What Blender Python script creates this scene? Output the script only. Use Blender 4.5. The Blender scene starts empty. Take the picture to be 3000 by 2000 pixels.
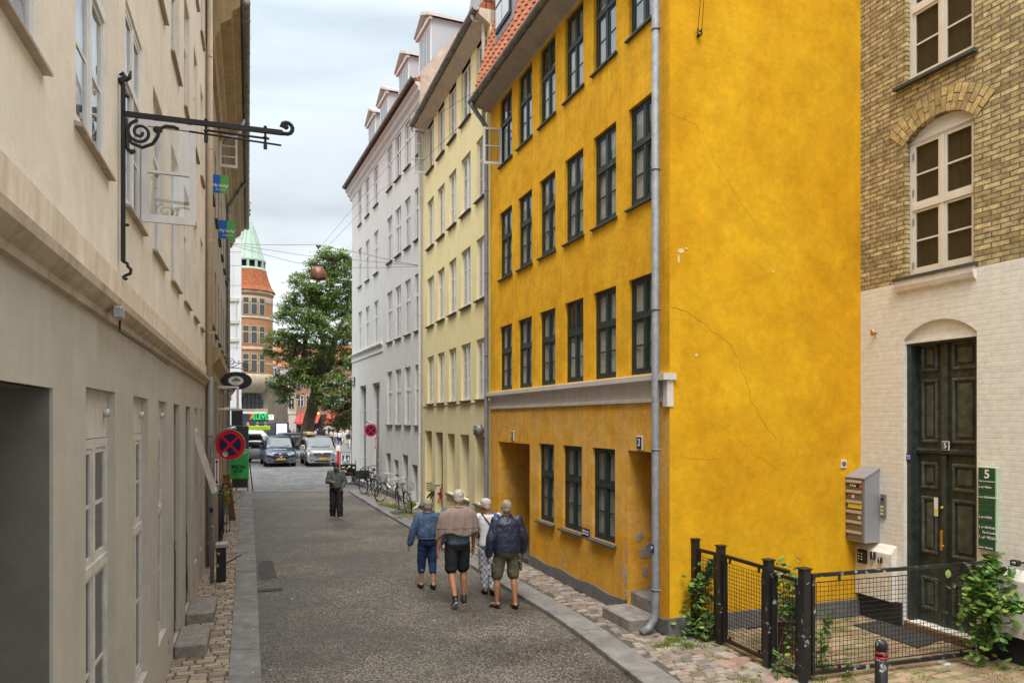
import bpy, math, random
from mathutils import Vector, Matrix, noise
R = math.radians
rnd = random.Random(7)
scene = bpy.context.scene
COL = scene.collection
# ---------------------------------------------------------------- camera
cam_d = bpy.data.cameras.new('camera'); cam = bpy.data.objects.new('camera', cam_d); COL.objects.link(cam)
CH = 2.9
cam.location = (0, 0, CH); cam.rotation_euler = (R(90), 0, 0)
cam_d.sensor_width = 36; cam_d.lens = 26.0; cam_d.shift_y = 230/3000
cam_d.clip_start = 0.05; cam_d.clip_end = 3000
scene.camera = cam
# ---------------------------------------------------------------- sky, sun, exposure
SUN_EL, SUN_AZ = 62, 182           # azimuth measured clockwise from +Y
w = bpy.data.worlds.new("World"); scene.world = w; w.use_nodes = True
nt = w.node_tree; nt.nodes.clear()
def N(nt, t, **k):
    n = nt.nodes.new(t)
    for a, b in k.items(): setattr(n, a, b)
    return n
wo = N(nt, 'ShaderNodeOutputWorld'); bg = N(nt, 'ShaderNodeBackground'); bg.inputs[1].default_value = 0.06
sky = N(nt, 'ShaderNodeTexSky', sky_type='NISHITA'); sky.sun_disc = False
sky.sun_elevation = R(SUN_EL); sky.sun_rotation = R(SUN_AZ)
tc = N(nt, 'ShaderNodeTexCoord'); sx = N(nt, 'ShaderNodeSeparateXYZ')
nt.links.new(tc.outputs['Generated'], sx.inputs[0])
ramp = N(nt, 'ShaderNodeValToRGB')          # overcast: brighter towards the zenith
e = ramp.color_ramp.elements
e[0].position = 0.0; e[0].color = (.36, .37, .37, 1)
e[1].position = 1.0; e[1].color = (1.5, 1.5, 1.5, 1)
for p, c in ((.12, (.355, .366, .372)), (.3, (.315, .338, .352)), (.47, (.28, .322, .345)), (.62, (.95, .97, .99))):
    q = e.new(p); q.color = (*c, 1)
nt.links.new(sx.outputs['Z'], ramp.inputs[0])
mp = N(nt, 'ShaderNodeMapping'); mp.inputs['Scale'].default_value = (1, 1, 4.5)
nz = N(nt, 'ShaderNodeTexNoise'); nz.inputs['Scale'].default_value = 1.7; nz.inputs['Detail'].default_value = 7; nz.inputs['Roughness'].default_value = .52; nz.inputs['Distortion'].default_value = .5
nt.links.new(tc.outputs['Generated'], mp.inputs[0]); nt.links.new(mp.outputs[0], nz.inputs[0])
nr = N(nt, 'ShaderNodeMapRange'); nr.inputs[1].default_value = .33; nr.inputs[2].default_value = .66; nr.inputs[3].default_value = .76; nr.inputs[4].default_value = 1.14
nt.links.new(nz.outputs[0], nr.inputs[0])
vm = N(nt, 'ShaderNodeVectorMath', operation='MULTIPLY'); sc = N(nt, 'ShaderNodeVectorMath', operation='SCALE'); sc.inputs['Scale'].default_value = 16.8
nt.links.new(ramp.outputs[0], vm.inputs[0]); nt.links.new(nr.outputs[0], vm.inputs[1]); nt.links.new(vm.outputs[0], sc.inputs[0])
mx = N(nt, 'ShaderNodeMix', data_type='RGBA'); mx.inputs[0].default_value = .88
nt.links.new(sky.outputs[0], mx.inputs[6]); nt.links.new(sc.outputs[0], mx.inputs[7])
nt.links.new(mx.outputs[2], bg.inputs[0]); nt.links.new(bg.outputs[0], wo.inputs[0])
sd = bpy.data.lights.new('sun', 'SUN'); sd.energy = 1.05; sd.angle = R(24); sd.color = (1, .965, .92)
so = bpy.data.objects.new('sun', sd); COL.objects.link(so)
_a = R(SUN_AZ); _e = R(SUN_EL)
so.rotation_euler = Vector((math.sin(_a)*math.cos(_e), math.cos(_a)*math.cos(_e), math.sin(_e))).to_track_quat('Z', 'Y').to_euler()
so.location = (0, -5, 30)
scene.view_settings.view_transform = 'Standard'; scene.view_settings.look = 'None'
scene.view_settings.exposure = 1.52; scene.view_settings.gamma = 1
scene.cycles.max_bounces = 6; scene.cycles.diffuse_bounces = 4; scene.cycles.glossy_bounces = 3
scene.cycles.transparent_max_bounces = 12; scene.cycles.caustics_reflective = False; scene.cycles.caustics_refractive = False

# ---------------------------------------------------------------- geometry helpers
F_ = 2167.0
def P(x, y, d):                    # photo pixel (3000 wide) at depth d -> world point
    return Vector(((x-1500)/F_*d, d, CH+(1230-y)/F_*d))
def G(x, y, z=0.0):                # photo pixel on a level plane z
    return P(x, y, (CH-z)*F_/(y-1230))
class MB:
    def __init__(s): s.v = []; s.f = []; s.m = []; s.s = []
    def add(s, vs, fs, mat=0, sm=False):
        o = len(s.v); s.v += [tuple(p) for p in vs]
        for f in fs: s.f.append(tuple(o+i for i in f)); s.m.append(mat); s.s.append(sm)
        return s
    def quad(s, a, b, c, d, mat=0): return s.add([a, b, c, d], [(0, 1, 2, 3)], mat)
    def box(s, x0, x1, y0, y1, z0, z1, mat=0, M=None):
        vs = [Vector(p) for p in ((x0, y0, z0), (x1, y0, z0), (x1, y1, z0), (x0, y1, z0), (x0, y0, z1), (x1, y0, z1), (x1, y1, z1), (x0, y1, z1))]
        if M is not None: vs = [M @ p for p in vs]
        return s.add(vs, [(3, 2, 1, 0), (4, 5, 6, 7), (0, 1, 5, 4), (1, 2, 6, 5), (2, 3, 7, 6), (3, 0, 4, 7)], mat)
    def rbox(s, x0, x1, y0, y1, z0, z1, b, mat=0, M=None):      # box with chamfered edges
        X = (x0, x1); Y = (y0, y1); Z = (z0, z1); vs = []; idx = {}
        for i in (0, 1):
            for j in (0, 1):
                for k in (0, 1):
                    di, dj, dk = (b, -b)[i], (b, -b)[j], (b, -b)[k]
                    for ax, q in enumerate(((X[i], Y[j]+dj, Z[k]+dk), (X[i]+di, Y[j], Z[k]+dk), (X[i]+di, Y[j]+dj, Z[k]))):
                        idx[i, j, k, ax] = len(vs); vs.append(Vector(q))
        fs = []
        for i in (0, 1):
            f = [idx[i, 0, 0, 0], idx[i, 0, 1, 0], idx[i, 1, 1, 0], idx[i, 1, 0, 0]]; fs.append(f if i == 0 else f[::-1])
            f = [idx[0, i, 0, 1], idx[1, i, 0, 1], idx[1, i, 1, 1], idx[0, i, 1, 1]]; fs.append(f if i == 0 else f[::-1])
            f = [idx[0, 0, i, 2], idx[0, 1, i, 2], idx[1, 1, i, 2], idx[1, 0, i, 2]]; fs.append(f if i == 0 else f[::-1])
        for i in (0, 1):
            for j in (0, 1):
                a = (i+j) % 2 == 0
                f = [idx[i, j, 0, 0], idx[i, j, 1, 0], idx[i, j, 1, 1], idx[i, j, 0, 1]]; fs.append(f[::-1] if a else f)
                f = [idx[i, 0, j, 0], idx[i, 1, j, 0], idx[i, 1, j, 2], idx[i, 0, j, 2]]; fs.append(f if a else f[::-1])
                f = [idx[0, i, j, 1], idx[1, i, j, 1], idx[1, i, j, 2], idx[0, i, j, 2]]; fs.append(f[::-1] if a else f)
                for k in (0, 1):
                    f = [idx[i, j, k, 0], idx[i, j, k, 1], idx[i, j, k, 2]]; fs.append(f if (i+j+k) % 2 == 1 else f[::-1])
        if M is not None: vs = [M @ p for p in vs]
        return s.add(vs, fs, mat)
    def tube(s, pts, r, n=8, mat=0, closed=False, sm=True, sq=1.0):
        pts = [Vector(p) for p in pts]; L = len(pts)
        rs = r if isinstance(r, (list, tuple)) else [r]*L
        vs = []; up = None
        for i, p in enumerate(pts):
            a = pts[i-1] if (i > 0 or closed) else p; b = pts[(i+1) % L] if (i < L-1 or closed) else p
            t = (b-a)
            t = t.normalized() if t.length > 1e-9 else Vector((0, 0, 1))
            if up is None: up = Vector((0, 0, 1)) if abs(t.z) < .9 else Vector((0, 1, 0))
            u = t.cross(up)
            if u.length < 1e-6: u = t.cross(Vector((1, 0, 0)))
            u.normalize(); w_ = u.cross(t); up = w_
            for k in range(n):
                a_ = 2*math.pi*k/n; vs.append(p+(u*math.cos(a_)+w_*math.sin(a_)*sq)*rs[i])
        fs = []
        for i in range(L if closed else L-1):
            for k in range(n):
                j = (i+1) % L; k2 = (k+1) % n
                fs.append((i*n+k, i*n+k2, j*n+k2, j*n+k))
        if not closed: fs += [tuple(range(n))[::-1], tuple((L-1)*n+k for k in range(n))]
        return s.add(vs, fs, mat, sm)
    def lathe(s, prof, c=(0, 0, 0), n=16, mat=0, sm=True, M=None, a0=0, a1=None):
        vs = []; full = a1 is None; a1 = a1 if a1 is not None else 2*math.pi; k_ = n if full else n+1
        for r, z in prof:
            for k in range(k_):
                a = a0+(a1-a0)*k/n; vs.append(Vector((c[0]+r*math.cos(a), c[1]+r*math.sin(a), c[2]+z)))
        if M is not None: vs = [M @ p for p in vs]
        fs = []
        for i in range(len(prof)-1):
            for k in range(n):
                k2 = (k+1) % k_; fs.append((i*k_+k, i*k_+k2, (i+1)*k_+k2, (i+1)*k_+k))
        return s.add(vs, fs, mat, sm)
    def ell(s, c, r, nu=14, nv=9, mat=0, M=None):
        c = Vector(c); vs = []; fs = []
        for j in range(nv+1):
            th = math.pi*j/nv
            for i in range(nu):
                ph = 2*math.pi*i/nu
                p = Vector((r[0]*math.sin(th)*math.cos(ph), r[1]*math.sin(th)*math.sin(ph), r[2]*math.cos(th)))
                if M is not None: p = M @ p
                vs.append(c+p)
        for j in range(nv):
            for i in range(nu):
                i2 = (i+1) % nu; fs.append((j*nu+i, (j+1)*nu+i, (j+1)*nu+i2, j*nu+i2))
        return s.add(vs, fs, mat, True)
    def prism(s, poly, y0, y1, mat=0, M=None, ax='y'):   # poly in (x,z), extruded along y
        n = len(poly)
        if ax == 'y': A = [Vector((a, y0, b)) for a, b in poly]; B = [Vector((a, y1, b)) for a, b in poly]
        elif ax == 'x': A = [Vector((y0, a, b)) for a, b in poly]; B = [Vector((y1, a, b)) for a, b in poly]
        else: A = [Vector((a, b, y0)) for a, b in poly]; B = [Vector((a, b, y1)) for a, b in poly]
        vs = A+B
        if M is not None: vs = [M @ p for p in vs]
        fs = [tuple(range(n)), tuple(range(2*n-1, n-1, -1))]+[(i, n+i, n+(i+1) % n, (i+1) % n) for i in range(n)]
        return s.add(vs, fs, mat)
    def build(s, name, mats, parent=None, loc=None, fix=False):
        me = bpy.data.meshes.new(name); me.from_pydata(s.v, [], s.f)
        if not isinstance(mats, (list, tuple)): mats = [mats]
        for m in mats: me.materials.append(m)
        me.polygons.foreach_set('material_index', s.m); me.polygons.foreach_set('use_smooth', s.s)
        me.update()
        if fix:
            import bmesh
            b = bmesh.new(); b.from_mesh(me); bmesh.ops.recalc_face_normals(b, faces=b.faces); b.to_mesh(me); b.free()
        o = bpy.data.objects.new(name, me); COL.objects.link(o)
        if parent: o.parent = parent
        if loc is not None: o.location = loc
        return o
def tag(o, label=None, cat=None, group=None, kind=None):
    if label: o['label'] = label
    if cat: o['category'] = cat
    if group: o['group'] = group
    if kind: o['kind'] = kind
    return o
def thing(name, label, cat, loc=(0, 0, 0), rz=0, group=None):
    o = bpy.data.objects.new(name, None); COL.objects.link(o); o.location = loc; o.rotation_euler = (0, 0, rz)
    o.empty_display_size = .2
    return tag(o, label, cat, group)
def copy_tree(o, parent=None):
    c = o.copy(); COL.objects.link(c)
    if parent: c.parent = parent
    for ch in list(o.children): copy_tree(ch, c)
    return c
def text(body, size, mat, parent, loc, rot, ext=.002, align='CENTER', name='lettering', bold=0, xs=1):
    cu = bpy.data.curves.new(name, 'FONT'); cu.body = body; cu.size = size; cu.extrude = ext; cu.align_x = align; cu.align_y = 'CENTER'; cu.offset = bold
    cu.materials.append(mat); cu.resolution_u = 3
    q = bpy.data.objects.new('tmp', cu); COL.objects.link(q)
    me = bpy.data.meshes.new_from_object(q.evaluated_get(bpy.context.evaluated_depsgraph_get())); bpy.data.objects.remove(q)
    o = bpy.data.objects.new(name, me); COL.objects.link(o); o.parent = parent; o.location = loc; o.rotation_euler = rot; o.scale = (xs, 1, 1)
    return o
# ---------------------------------------------------------------- materials
def mat(name, col, rough=.7, metal=0, spec=.4, var=0, vscale=3, bump=0, bscale=60, streak=0, fine=0, col2=None, c2lo=.5, c2hi=.62, c2scale=2, coat=0, dist=.01, edge=None):
    m = bpy.data.materials.new(name); m.use_nodes = True; nt = m.node_tree; b = nt.nodes['Principled BSDF']
    b.inputs['Roughness'].default_value = rough; b.inputs['Metallic'].default_value = metal; b.inputs['Specular IOR Level'].default_value = spec
    if coat: b.inputs['Coat Weight'].default_value = coat; b.inputs['Coat Roughness'].default_value = .08
    b.inputs['Base Color'].default_value = (*col, 1)
    if not (var or bump or streak or fine or col2): return m
    tc = N(nt, 'ShaderNodeTexCoord'); out = None
    def noise_(scale, det=5, rough_=.6, sc=None):
        n = N(nt, 'ShaderNodeTexNoise'); n.inputs['Scale'].default_value = scale; n.inputs['Detail'].default_value = det; n.inputs['Roughness'].default_value = rough_
        if sc:
            mp = N(nt, 'ShaderNodeMapping'); mp.inputs['Scale'].default_value = sc; nt.links.new(tc.outputs['Object'], mp.inputs[0]); nt.links.new(mp.outputs[0], n.inputs[0])
        else: nt.links.new(tc.outputs['Object'], n.inputs[0])
        return n.outputs[0]
    cur = None
    rgb = N(nt, 'ShaderNodeRGB'); rgb.outputs[0].default_value = (*col, 1); cur = rgb.outputs[0]
    if col2:
        r = N(nt, 'ShaderNodeMapRange'); r.inputs[1].default_value = c2lo; r.inputs[2].default_value = c2hi
        nt.links.new(noise_(c2scale, 8, .65), r.inputs[0])
        x = N(nt, 'ShaderNodeMix', data_type='RGBA'); nt.links.new(r.outputs[0], x.inputs[0]); nt.links.new(cur, x.inputs[6]); x.inputs[7].default_value = (*col2, 1); cur = x.outputs[2]
    def mult(src, amt, lo=.3, hi=.7):
        nonlocal cur
        r = N(nt, 'ShaderNodeMapRange'); r.inputs[1].default_value = lo; r.inputs[2].default_value = hi; r.inputs[3].default_value = 1-amt; r.inputs[4].default_value = 1+amt
        nt.links.new(src, r.inputs[0])
        x = N(nt, 'ShaderNodeVectorMath', operation='SCALE'); nt.links.new(cur, x.inputs[0]); nt.links.new(r.outputs[0], x.inputs['Scale']); cur = x.outputs[0]
    if var: mult(noise_(vscale, 7, .65), var)
    if var: mult(noise_(vscale*4.3, 4, .6), var*.45)
    if streak: mult(noise_(1.5, 6, .6, (6, 6, .25)), streak)
    if fine: mult(noise_(90, 2, .7), fine)
    nt.links.new(cur, b.inputs['Base Color'])
    if bump:
        bn = N(nt, 'ShaderNodeBump'); bn.inputs['Strength'].default_value = bump; bn.inputs['Distance'].default_value = dist
        nt.links.new(noise_(bscale, 4, .6), bn.inputs['Height']); nt.links.new(bn.outputs[0], b.inputs['Normal'])
    return m
def island(m, amt=.25, hue=None):       # per-stone tone
    nt = m.node_tree; b = nt.nodes['Principled BSDF']; inp = b.inputs['Base Color']
    g = N(nt, 'ShaderNodeNewGeometry'); r = N(nt, 'ShaderNodeMapRange'); r.inputs[3].default_value = 1-amt; r.inputs[4].default_value = 1+amt
    nt.links.new(g.outputs['Random Per Island'], r.inputs[0])
    if inp.is_linked: src = inp.links[0].from_socket
    else:
        q = N(nt, 'ShaderNodeRGB'); q.outputs[0].default_value = inp.default_value; src = q.outputs[0]
    if hue:
        wn = N(nt, 'ShaderNodeTexWhiteNoise', noise_dimensions='1D'); nt.links.new(g.outputs['Random Per Island'], wn.inputs['W'])
        gr = N(nt, 'ShaderNodeMapRange'); gr.inputs[1].default_value = .45; gr.inputs[2].default_value = 1; gr.inputs[4].default_value = .85; nt.links.new(wn.outputs[0], gr.inputs[0])
        x = N(nt, 'ShaderNodeMix', data_type='RGBA'); nt.links.new(gr.outputs[0], x.inputs[0]); nt.links.new(src, x.inputs[6]); x.inputs[7].default_value = (*hue, 1); src = x.outputs[2]
    x = N(nt, 'ShaderNodeVectorMath', operation='SCALE'); nt.links.new(src, x.inputs[0]); nt.links.new(r.outputs[0], x.inputs['Scale'])
    nt.links.new(x.outputs[0], inp); return m
def zband(m, bands):      # repaint by height: bands of (z, colour); real paint changes on the wall
    nt = m.node_tree; b = nt.nodes['Principled BSDF']
    rgb = [n for n in nt.nodes if n.type == 'RGB'][0]; outs = [l.to_socket for l in rgb.outputs[0].links]
    tc = N(nt, 'ShaderNodeTexCoord'); s = N(nt, 'ShaderNodeSeparateXYZ'); nt.links.new(tc.outputs['Object'], s.inputs[0])
    cur = rgb.outputs[0]
    for z, c in bands:
        g = N(nt, 'ShaderNodeMath', operation='LESS_THAN'); g.inputs[1].default_value = z; nt.links.new(s.outputs['Z'], g.inputs[0])
        x = N(nt, 'ShaderNodeMix', data_type='RGBA'); nt.links.new(g.outputs[0], x.inputs[0]); nt.links.new(cur, x.inputs[6]); x.inputs[7].default_value = (*c, 1); cur = x.outputs[2]
    for o in outs: nt.links.new(cur, o)
    return m
def brickmat(name, c1, c2, mortar, bw, bh, axis='xz', bump=.8, var=.35, ms=.012, rough=.85, rgb=None, soot=.5):
    m = bpy.data.materials.new(name); m.use_nodes = True; nt = m.node_tree; b = nt.nodes['Principled BSDF']; b.inputs['Roughness'].default_value = rough
    b.inputs['Specular IOR Level'].default_value = .25
    tc = N(nt, 'ShaderNodeTexCoord'); s = N(nt, 'ShaderNodeSeparateXYZ'); c = N(nt, 'ShaderNodeCombineXYZ'); nt.links.new(tc.outputs['Object'], s.inputs[0])
    if axis == 'xz':
        ad = N(nt, 'ShaderNodeMath', operation='ADD'); nt.links.new(s.outputs['X'], ad.inputs[0]); nt.links.new(s.outputs['Y'], ad.inputs[1]); nt.links.new(ad.outputs[0], c.inputs[0]); nt.links.new(s.outputs['Z'], c.inputs[1])
    else: nt.links.new(s.outputs['X'], c.inputs[0]); nt.links.new(s.outputs['Y'], c.inputs[1])
    dn = N(nt, 'ShaderNodeTexNoise'); dn.inputs['Scale'].default_value = 7; nt.links.new(tc.outputs['Object'], dn.inputs[0])
    dm = N(nt, 'ShaderNodeVectorMath', operation='MULTIPLY_ADD'); dm.inputs[1].default_value = (.02, .014, 0); nt.links.new(dn.outputs['Color'], dm.inputs[0]); nt.links.new(c.outputs[0], dm.inputs[2])
    k = N(nt, 'ShaderNodeTexBrick'); k.inputs['Color1'].default_value = (*c1, 1); k.inputs['Color2'].default_value = (*c2, 1); k.inputs['Mortar'].default_value = (*mortar, 1)
    k.inputs['Scale'].default_value = 1; k.inputs['Brick Width'].default_value = bw; k.inputs['Row Height'].default_value = bh; k.inputs['Mortar Size'].default_value = ms; k.inputs['Mortar Smooth'].default_value = .3
    nt.links.new(dm.outputs[0], k.inputs[0])
    n = N(nt, 'ShaderNodeTexNoise'); n.inputs['Scale'].default_value = 9; n.inputs['Detail'].default_value = 6; n.inputs['Roughness'].default_value = .7; nt.links.new(tc.outputs['Object'], n.inputs[0])
    r = N(nt, 'ShaderNodeMapRange'); r.inputs[1].default_value = .3; r.inputs[2].default_value = .7; r.inputs[3].default_value = 1-var; r.inputs[4].default_value = 1+var; nt.links.new(n.outputs[0], r.inputs[0])
    x = N(nt, 'ShaderNodeVectorMath', operation='SCALE'); nt.links.new(k.outputs[0], x.inputs[0]); nt.links.new(r.outputs[0], x.inputs['Scale'])
    nt.links.new(x.outputs[0], b.inputs['Base Color'])
    bn = N(nt, 'ShaderNodeBump'); bn.inputs['Strength'].default_value = bump; bn.inputs['Distance'].default_value = .008
    h = N(nt, 'ShaderNodeMath', operation='MULTIPLY_ADD'); h.inputs[1].default_value = -1; nt.links.new(k.outputs['Fac'], h.inputs[0]); nt.links.new(n.outputs[0], h.inputs[2])
    nt.links.new(h.outputs[0], bn.inputs['Height']); nt.links.new(bn.outputs[0], b.inputs['Normal'])
    return m
def glassmat(name, tint=(.62, .66, .66), base=.07, ior=1.55, wob=.12):
    m = bpy.data.materials.new(name); m.use_nodes = True; nt = m.node_tree; nt.nodes.clear()
    o = N(nt, 'ShaderNodeOutputMaterial'); mx = N(nt, 'ShaderNodeMixShader'); t = N(nt, 'ShaderNodeBsdfTransparent'); g = N(nt, 'ShaderNodeBsdfGlossy')
    t.inputs[0].default_value = (*tint, 1); g.inputs['Roughness'].default_value = .02; g.inputs[0].default_value = (.95, .97, 1, 1)
    f = N(nt, 'ShaderNodeFresnel'); f.inputs[0].default_value = ior
    a = N(nt, 'ShaderNodeMath', operation='ADD', use_clamp=True); a.inputs[1].default_value = base; nt.links.new(f.outputs[0], a.inputs[0])
    tc = N(nt, 'ShaderNodeTexCoord'); n = N(nt, 'ShaderNodeTexNoise'); n.inputs['Scale'].default_value = 2.2; n.inputs['Detail'].default_value = 1
    nt.links.new(tc.outputs['Object'], n.inputs[0]); b = N(nt, 'ShaderNodeBump'); b.inputs['Strength'].default_value = wob; b.inputs['Distance'].default_value = .05
    nt.links.new(n.outputs[0], b.inputs['Height']); nt.links.new(b.outputs[0], g.inputs['Normal'])
    ge = N(nt, 'ShaderNodeNewGeometry'); iv = N(nt, 'ShaderNodeMath', operation='SUBTRACT'); iv.inputs[0].default_value = 1; nt.links.new(ge.outputs['Backfacing'], iv.inputs[1])
    ml = N(nt, 'ShaderNodeMath', operation='MULTIPLY'); nt.links.new(a.outputs[0], ml.inputs[0]); nt.links.new(iv.outputs[0], ml.inputs[1])
    nt.links.new(ml.outputs[0], mx.inputs[0]); nt.links.new(t.outputs[0], mx.inputs[1]); nt.links.new(g.outputs[0], mx.inputs[2]); nt.links.new(mx.outputs[0], o.inputs[0])
    return m
def emis(name, col, st=1):
    m = bpy.data.materials.new(name); m.use_nodes = True; b = m.node_tree.nodes['Principled BSDF']
    b.inputs['Base Color'].default_value = (*col, 1); b.inputs['Emission Color'].default_value = (*col, 1); b.inputs['Emission Strength'].default_value = st; return m
GLASS = glassmat('window_glass', (.9, .92, .92), .17); GLASSC = glassmat('curtained_glass', (.93, .94, .94), .04, 1.4, .08); GLASSD = glassmat('dark_glass', (.3, .31, .31), .05); CARGLASS = glassmat('car_glass', (.10, .11, .11), .03, 1.45, .02); GLASSB = glassmat('stair_glass', (.8, .8, .8), .0, 1.3, .05)
M_ = {}
M_['green'] = mat('dark_green_paint', (.018, .034, .032), .45, var=.35, vscale=12, bump=.15, bscale=40)
M_['white'] = mat('white_window_paint', (.62, .6, .54), .5, var=.1, vscale=15)
M_['white2'] = mat('bright_white_paint', (.72, .7, .67), .5, var=.08)
M_['basket'] = mat('dull_wire', (.30, .30, .29), .5, .3)
M_['bluewhite'] = mat('cool_white_paint', (.62, .62, .62), .5, var=.08)
M_['curtain'] = mat('pale_curtain', (.50, .48, .43), .9, var=.12, vscale=5)
M_['curtain2'] = mat('grey_curtain', (.33, .32, .28), .9, var=.2, vscale=4)
M_['sillgrey'] = mat('slate_sill', (.06, .065, .06), .6, var=.3, vscale=9, bump=.2)
M_['zinc'] = mat('zinc', (.22, .225, .23), .62, .3, var=.25, vscale=7, bump=.1, bscale=25)
M_['zincdark'] = mat('weathered_zinc', (.21, .205, .19), .5, .35, var=.4, vscale=6, bump=.2, bscale=30)
M_['black'] = mat('black_paint', (.012, .012, .013), .45, var=.3)
M_['iron'] = mat('wrought_iron', (.022, .021, .022), .55, .2, var=.3, bump=.3, bscale=120, dist=.003)
M_['rubber'] = mat('rubber', (.013, .013, .013), .8)
M_['steel'] = mat('galvanised_steel', (.36, .37, .37), .4, .7, var=.2, vscale=14)
M_['chrome'] = mat('chrome', (.7, .7, .7), .15, 1)
M_['wood'] = mat('brown_wood', (.16, .075, .025), .6, var=.3, streak=.2)
M_['tile'] = None
# ================================================================ buildings
TILE = brickmat('clay_tiles', (.40, .13, .05), (.30, .09, .04), (.10, .035, .02), .22, .3, 'xz', .9, .35, .02)
TILEG = mat('clay_pantile', (.40, .13, .055), .75, var=.35, vscale=4, bump=.3, bscale=30)
SOFFIT = mat('soffit_plaster', (.42, .37, .32), .85, var=.15, vscale=3, bump=.2, bscale=50)
def cutgrid(mb, W, H, holes, depth, z0=0, x0=0, matf=None, zc=(), rmat=None, y=0):
    xs = sorted({round(a, 4) for a in [x0, W]+[h[0] for h in holes]+[h[1] for h in holes] if x0 <= a <= W})
    zs = sorted({round(a, 4) for a in [z0, H]+list(zc)+[h[2] for h in holes]+[h[3] for h in holes] if z0 <= a <= H})
    for i in range(len(xs)-1):
        for j in range(len(zs)-1):
            cx = (xs[i]+xs[i+1])/2; cz = (zs[j]+zs[j+1])/2
            if any(h[0] < cx < h[1] and h[2] < cz < h[3] for h in holes): continue
            m = matf(cx, cz) if matf else 0
            mb.quad((xs[i], y, zs[j]), (xs[i+1], y, zs[j]), (xs[i+1], y, zs[j+1]), (xs[i], y, zs[j+1]), m)
    for h in holes:
        d = h[4] if len(h) > 4 else depth
        a, b, c, e_ = h[:4]; e_ = min(e_, H)
        def mm(cx, cz): return (rmat if rmat is not None else (matf(cx, cz) if matf else 0))
        zz = [c]+[q for q in zc if c < q < e_]+[e_]
        for j in range(len(zz)-1):
            m = mm(a-.01, (zz[j]+zz[j+1])/2)
            mb.quad((a, y, zz[j]), (a, y, zz[j+1]), (a, y+d, zz[j+1]), (a, y+d, zz[j]), m)
            mb.quad((b, y, zz[j+1]), (b, y, zz[j]), (b, y+d, zz[j]), (b, y+d, zz[j+1]), m)
        mb.quad((a, y, e_), (b, y, e_), (b, y+d, e_), (a, y+d, e_), mm(a, e_-.01))
        mb.quad((a, y, c), (a, y+d, c), (b, y+d, c), (b, y, c), mm(a, c+.01))
def window(parent, x0, x1, z0, z1, rec, fm, ncas=2, tr=None, bars_top=0, bars_bot=1, glass=GLASS, cur=None, sill=None, name='window', fw=.05, sw=.035, curtype='full', skip=None, mul=.06, sillout=.07, sth=.05):
    mb = MB(); y = rec
    mb.box(x0, x0+fw, y, y+.05, z0, z1); mb.box(x1-fw, x1, y, y+.05, z0, z1)
    mb.box(x0+fw, x1-fw, y, y+.05, z1-fw, z1); mb.box(x0+fw, x1-fw, y, y+.05, z0, z0+fw)
    secs = [(z0+fw, z1-fw, bars_bot)]
    if tr:
        zt = z0+(z1-z0)*tr; mb.box(x0+fw, x1-fw, y-.012, y+.05, zt-.035, zt+.035)
        secs = [(z0+fw, zt-.035, bars_bot), (zt+.035, z1-fw, bars_top)]
    X0, X1 = x0+fw, x1-fw; cw = (X1-X0-(ncas-1)*mul)/ncas
    for a, b, nb in secs:
        for c in range(ncas):
            l = X0+c*(cw+mul); r = l+cw
            if c: mb.box(l-mul, l, y-.004, y+.05, a, b)
            if skip and skip(c, a): continue
            ya, yb = y+.006, y+.034
            mb.box(l+.003, l+sw, ya, yb, a+.003, b-.003); mb.box(r-sw, r-.003, ya, yb, a+.003, b-.003)
            mb.box(l+sw, r-sw, ya, yb, a+.003, a+sw+.01); mb.box(l+sw, r-sw, ya, yb, b-sw, b-.003)
            for q in range(nb):
                zz = a+(b-a)*(q+1)/(nb+1); mb.box(l+sw, r-sw, ya+.006, yb-.006, zz-.012, zz+.012)
    f = mb.build(name, fm, parent)
    g = MB(); g.box(x0+fw, x1-fw, y+.018, y+.022, z0+fw, z1-fw); g.build('pane', glass, f)
    if sill:
        s = MB(); s.prism([(-sillout, z0-sth), (-sillout, z0-sth*.45), (rec, z0+.006), (rec, z0-sth)], x0-.05, x1+.05, ax='x'); s.build('sill', sill, f)
    if cur:
        c = MB(); nn = 22; full = curtype == 'full'
        spans = [(x0+.03, x1-.03)] if full else [(x0+.02, x0+(x1-x0)*.3), (x1-(x1-x0)*.3, x1-.02)]
        top = z1-.03; bot = z0+.02 if curtype != 'half' else z0+.02
        if curtype == 'half': spans = [(x0+.03, x1-.03)]; top = z0+(z1-z0)*.5
        for a, b in spans:
            vs = []; m_ = max(8, int((b-a)/.03))
            for k in range(m_+1):
                xx = a+(b-a)*k/m_; yy = y+.042+.006*math.sin(k*1.7+x0*9)+.005*math.sin(k*.7+z0)
                vs += [(xx, yy, bot), (xx, yy+.01, top)]
            c.add(vs, [(2*k, 2*k+2, 2*k+3, 2*k+1) for k in range(m_)], 0, True)
        c.build('curtain', cur, f)
    return f
class Fac:
    """facade frame: local x along the facade, y into the house, z up"""
    def __init__(s, A, B):     # A -> B along +x (world XY points)
        s.A = Vector((A[0], A[1], 0)); d = Vector((B[0]-A[0], B[1]-A[1], 0)); s.L = d.length; s.d = d.normalized()
        s.rz = math.atan2(s.d.y, s.d.x); s.n = Vector((-s.d.y, s.d.x, 0))
    def s(s_, px, off=0):       # along-facade coordinate of a photo column, on the plane y=off
        k = (px-1500)/F_; A = s_.A+s_.n*off
        return (k*A.y-A.x)/(s_.d.x-k*s_.d.y)
    def sz(s_, px, py, off=0):
        t = s_.s(px, off); Y = (s_.A+s_.n*off+s_.d*t).y; return t, CH+(1230-py)/F_*Y
    def w(s_, x, y, z): return s_.A+s_.d*x+s_.n*y+Vector((0, 0, z))
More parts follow.
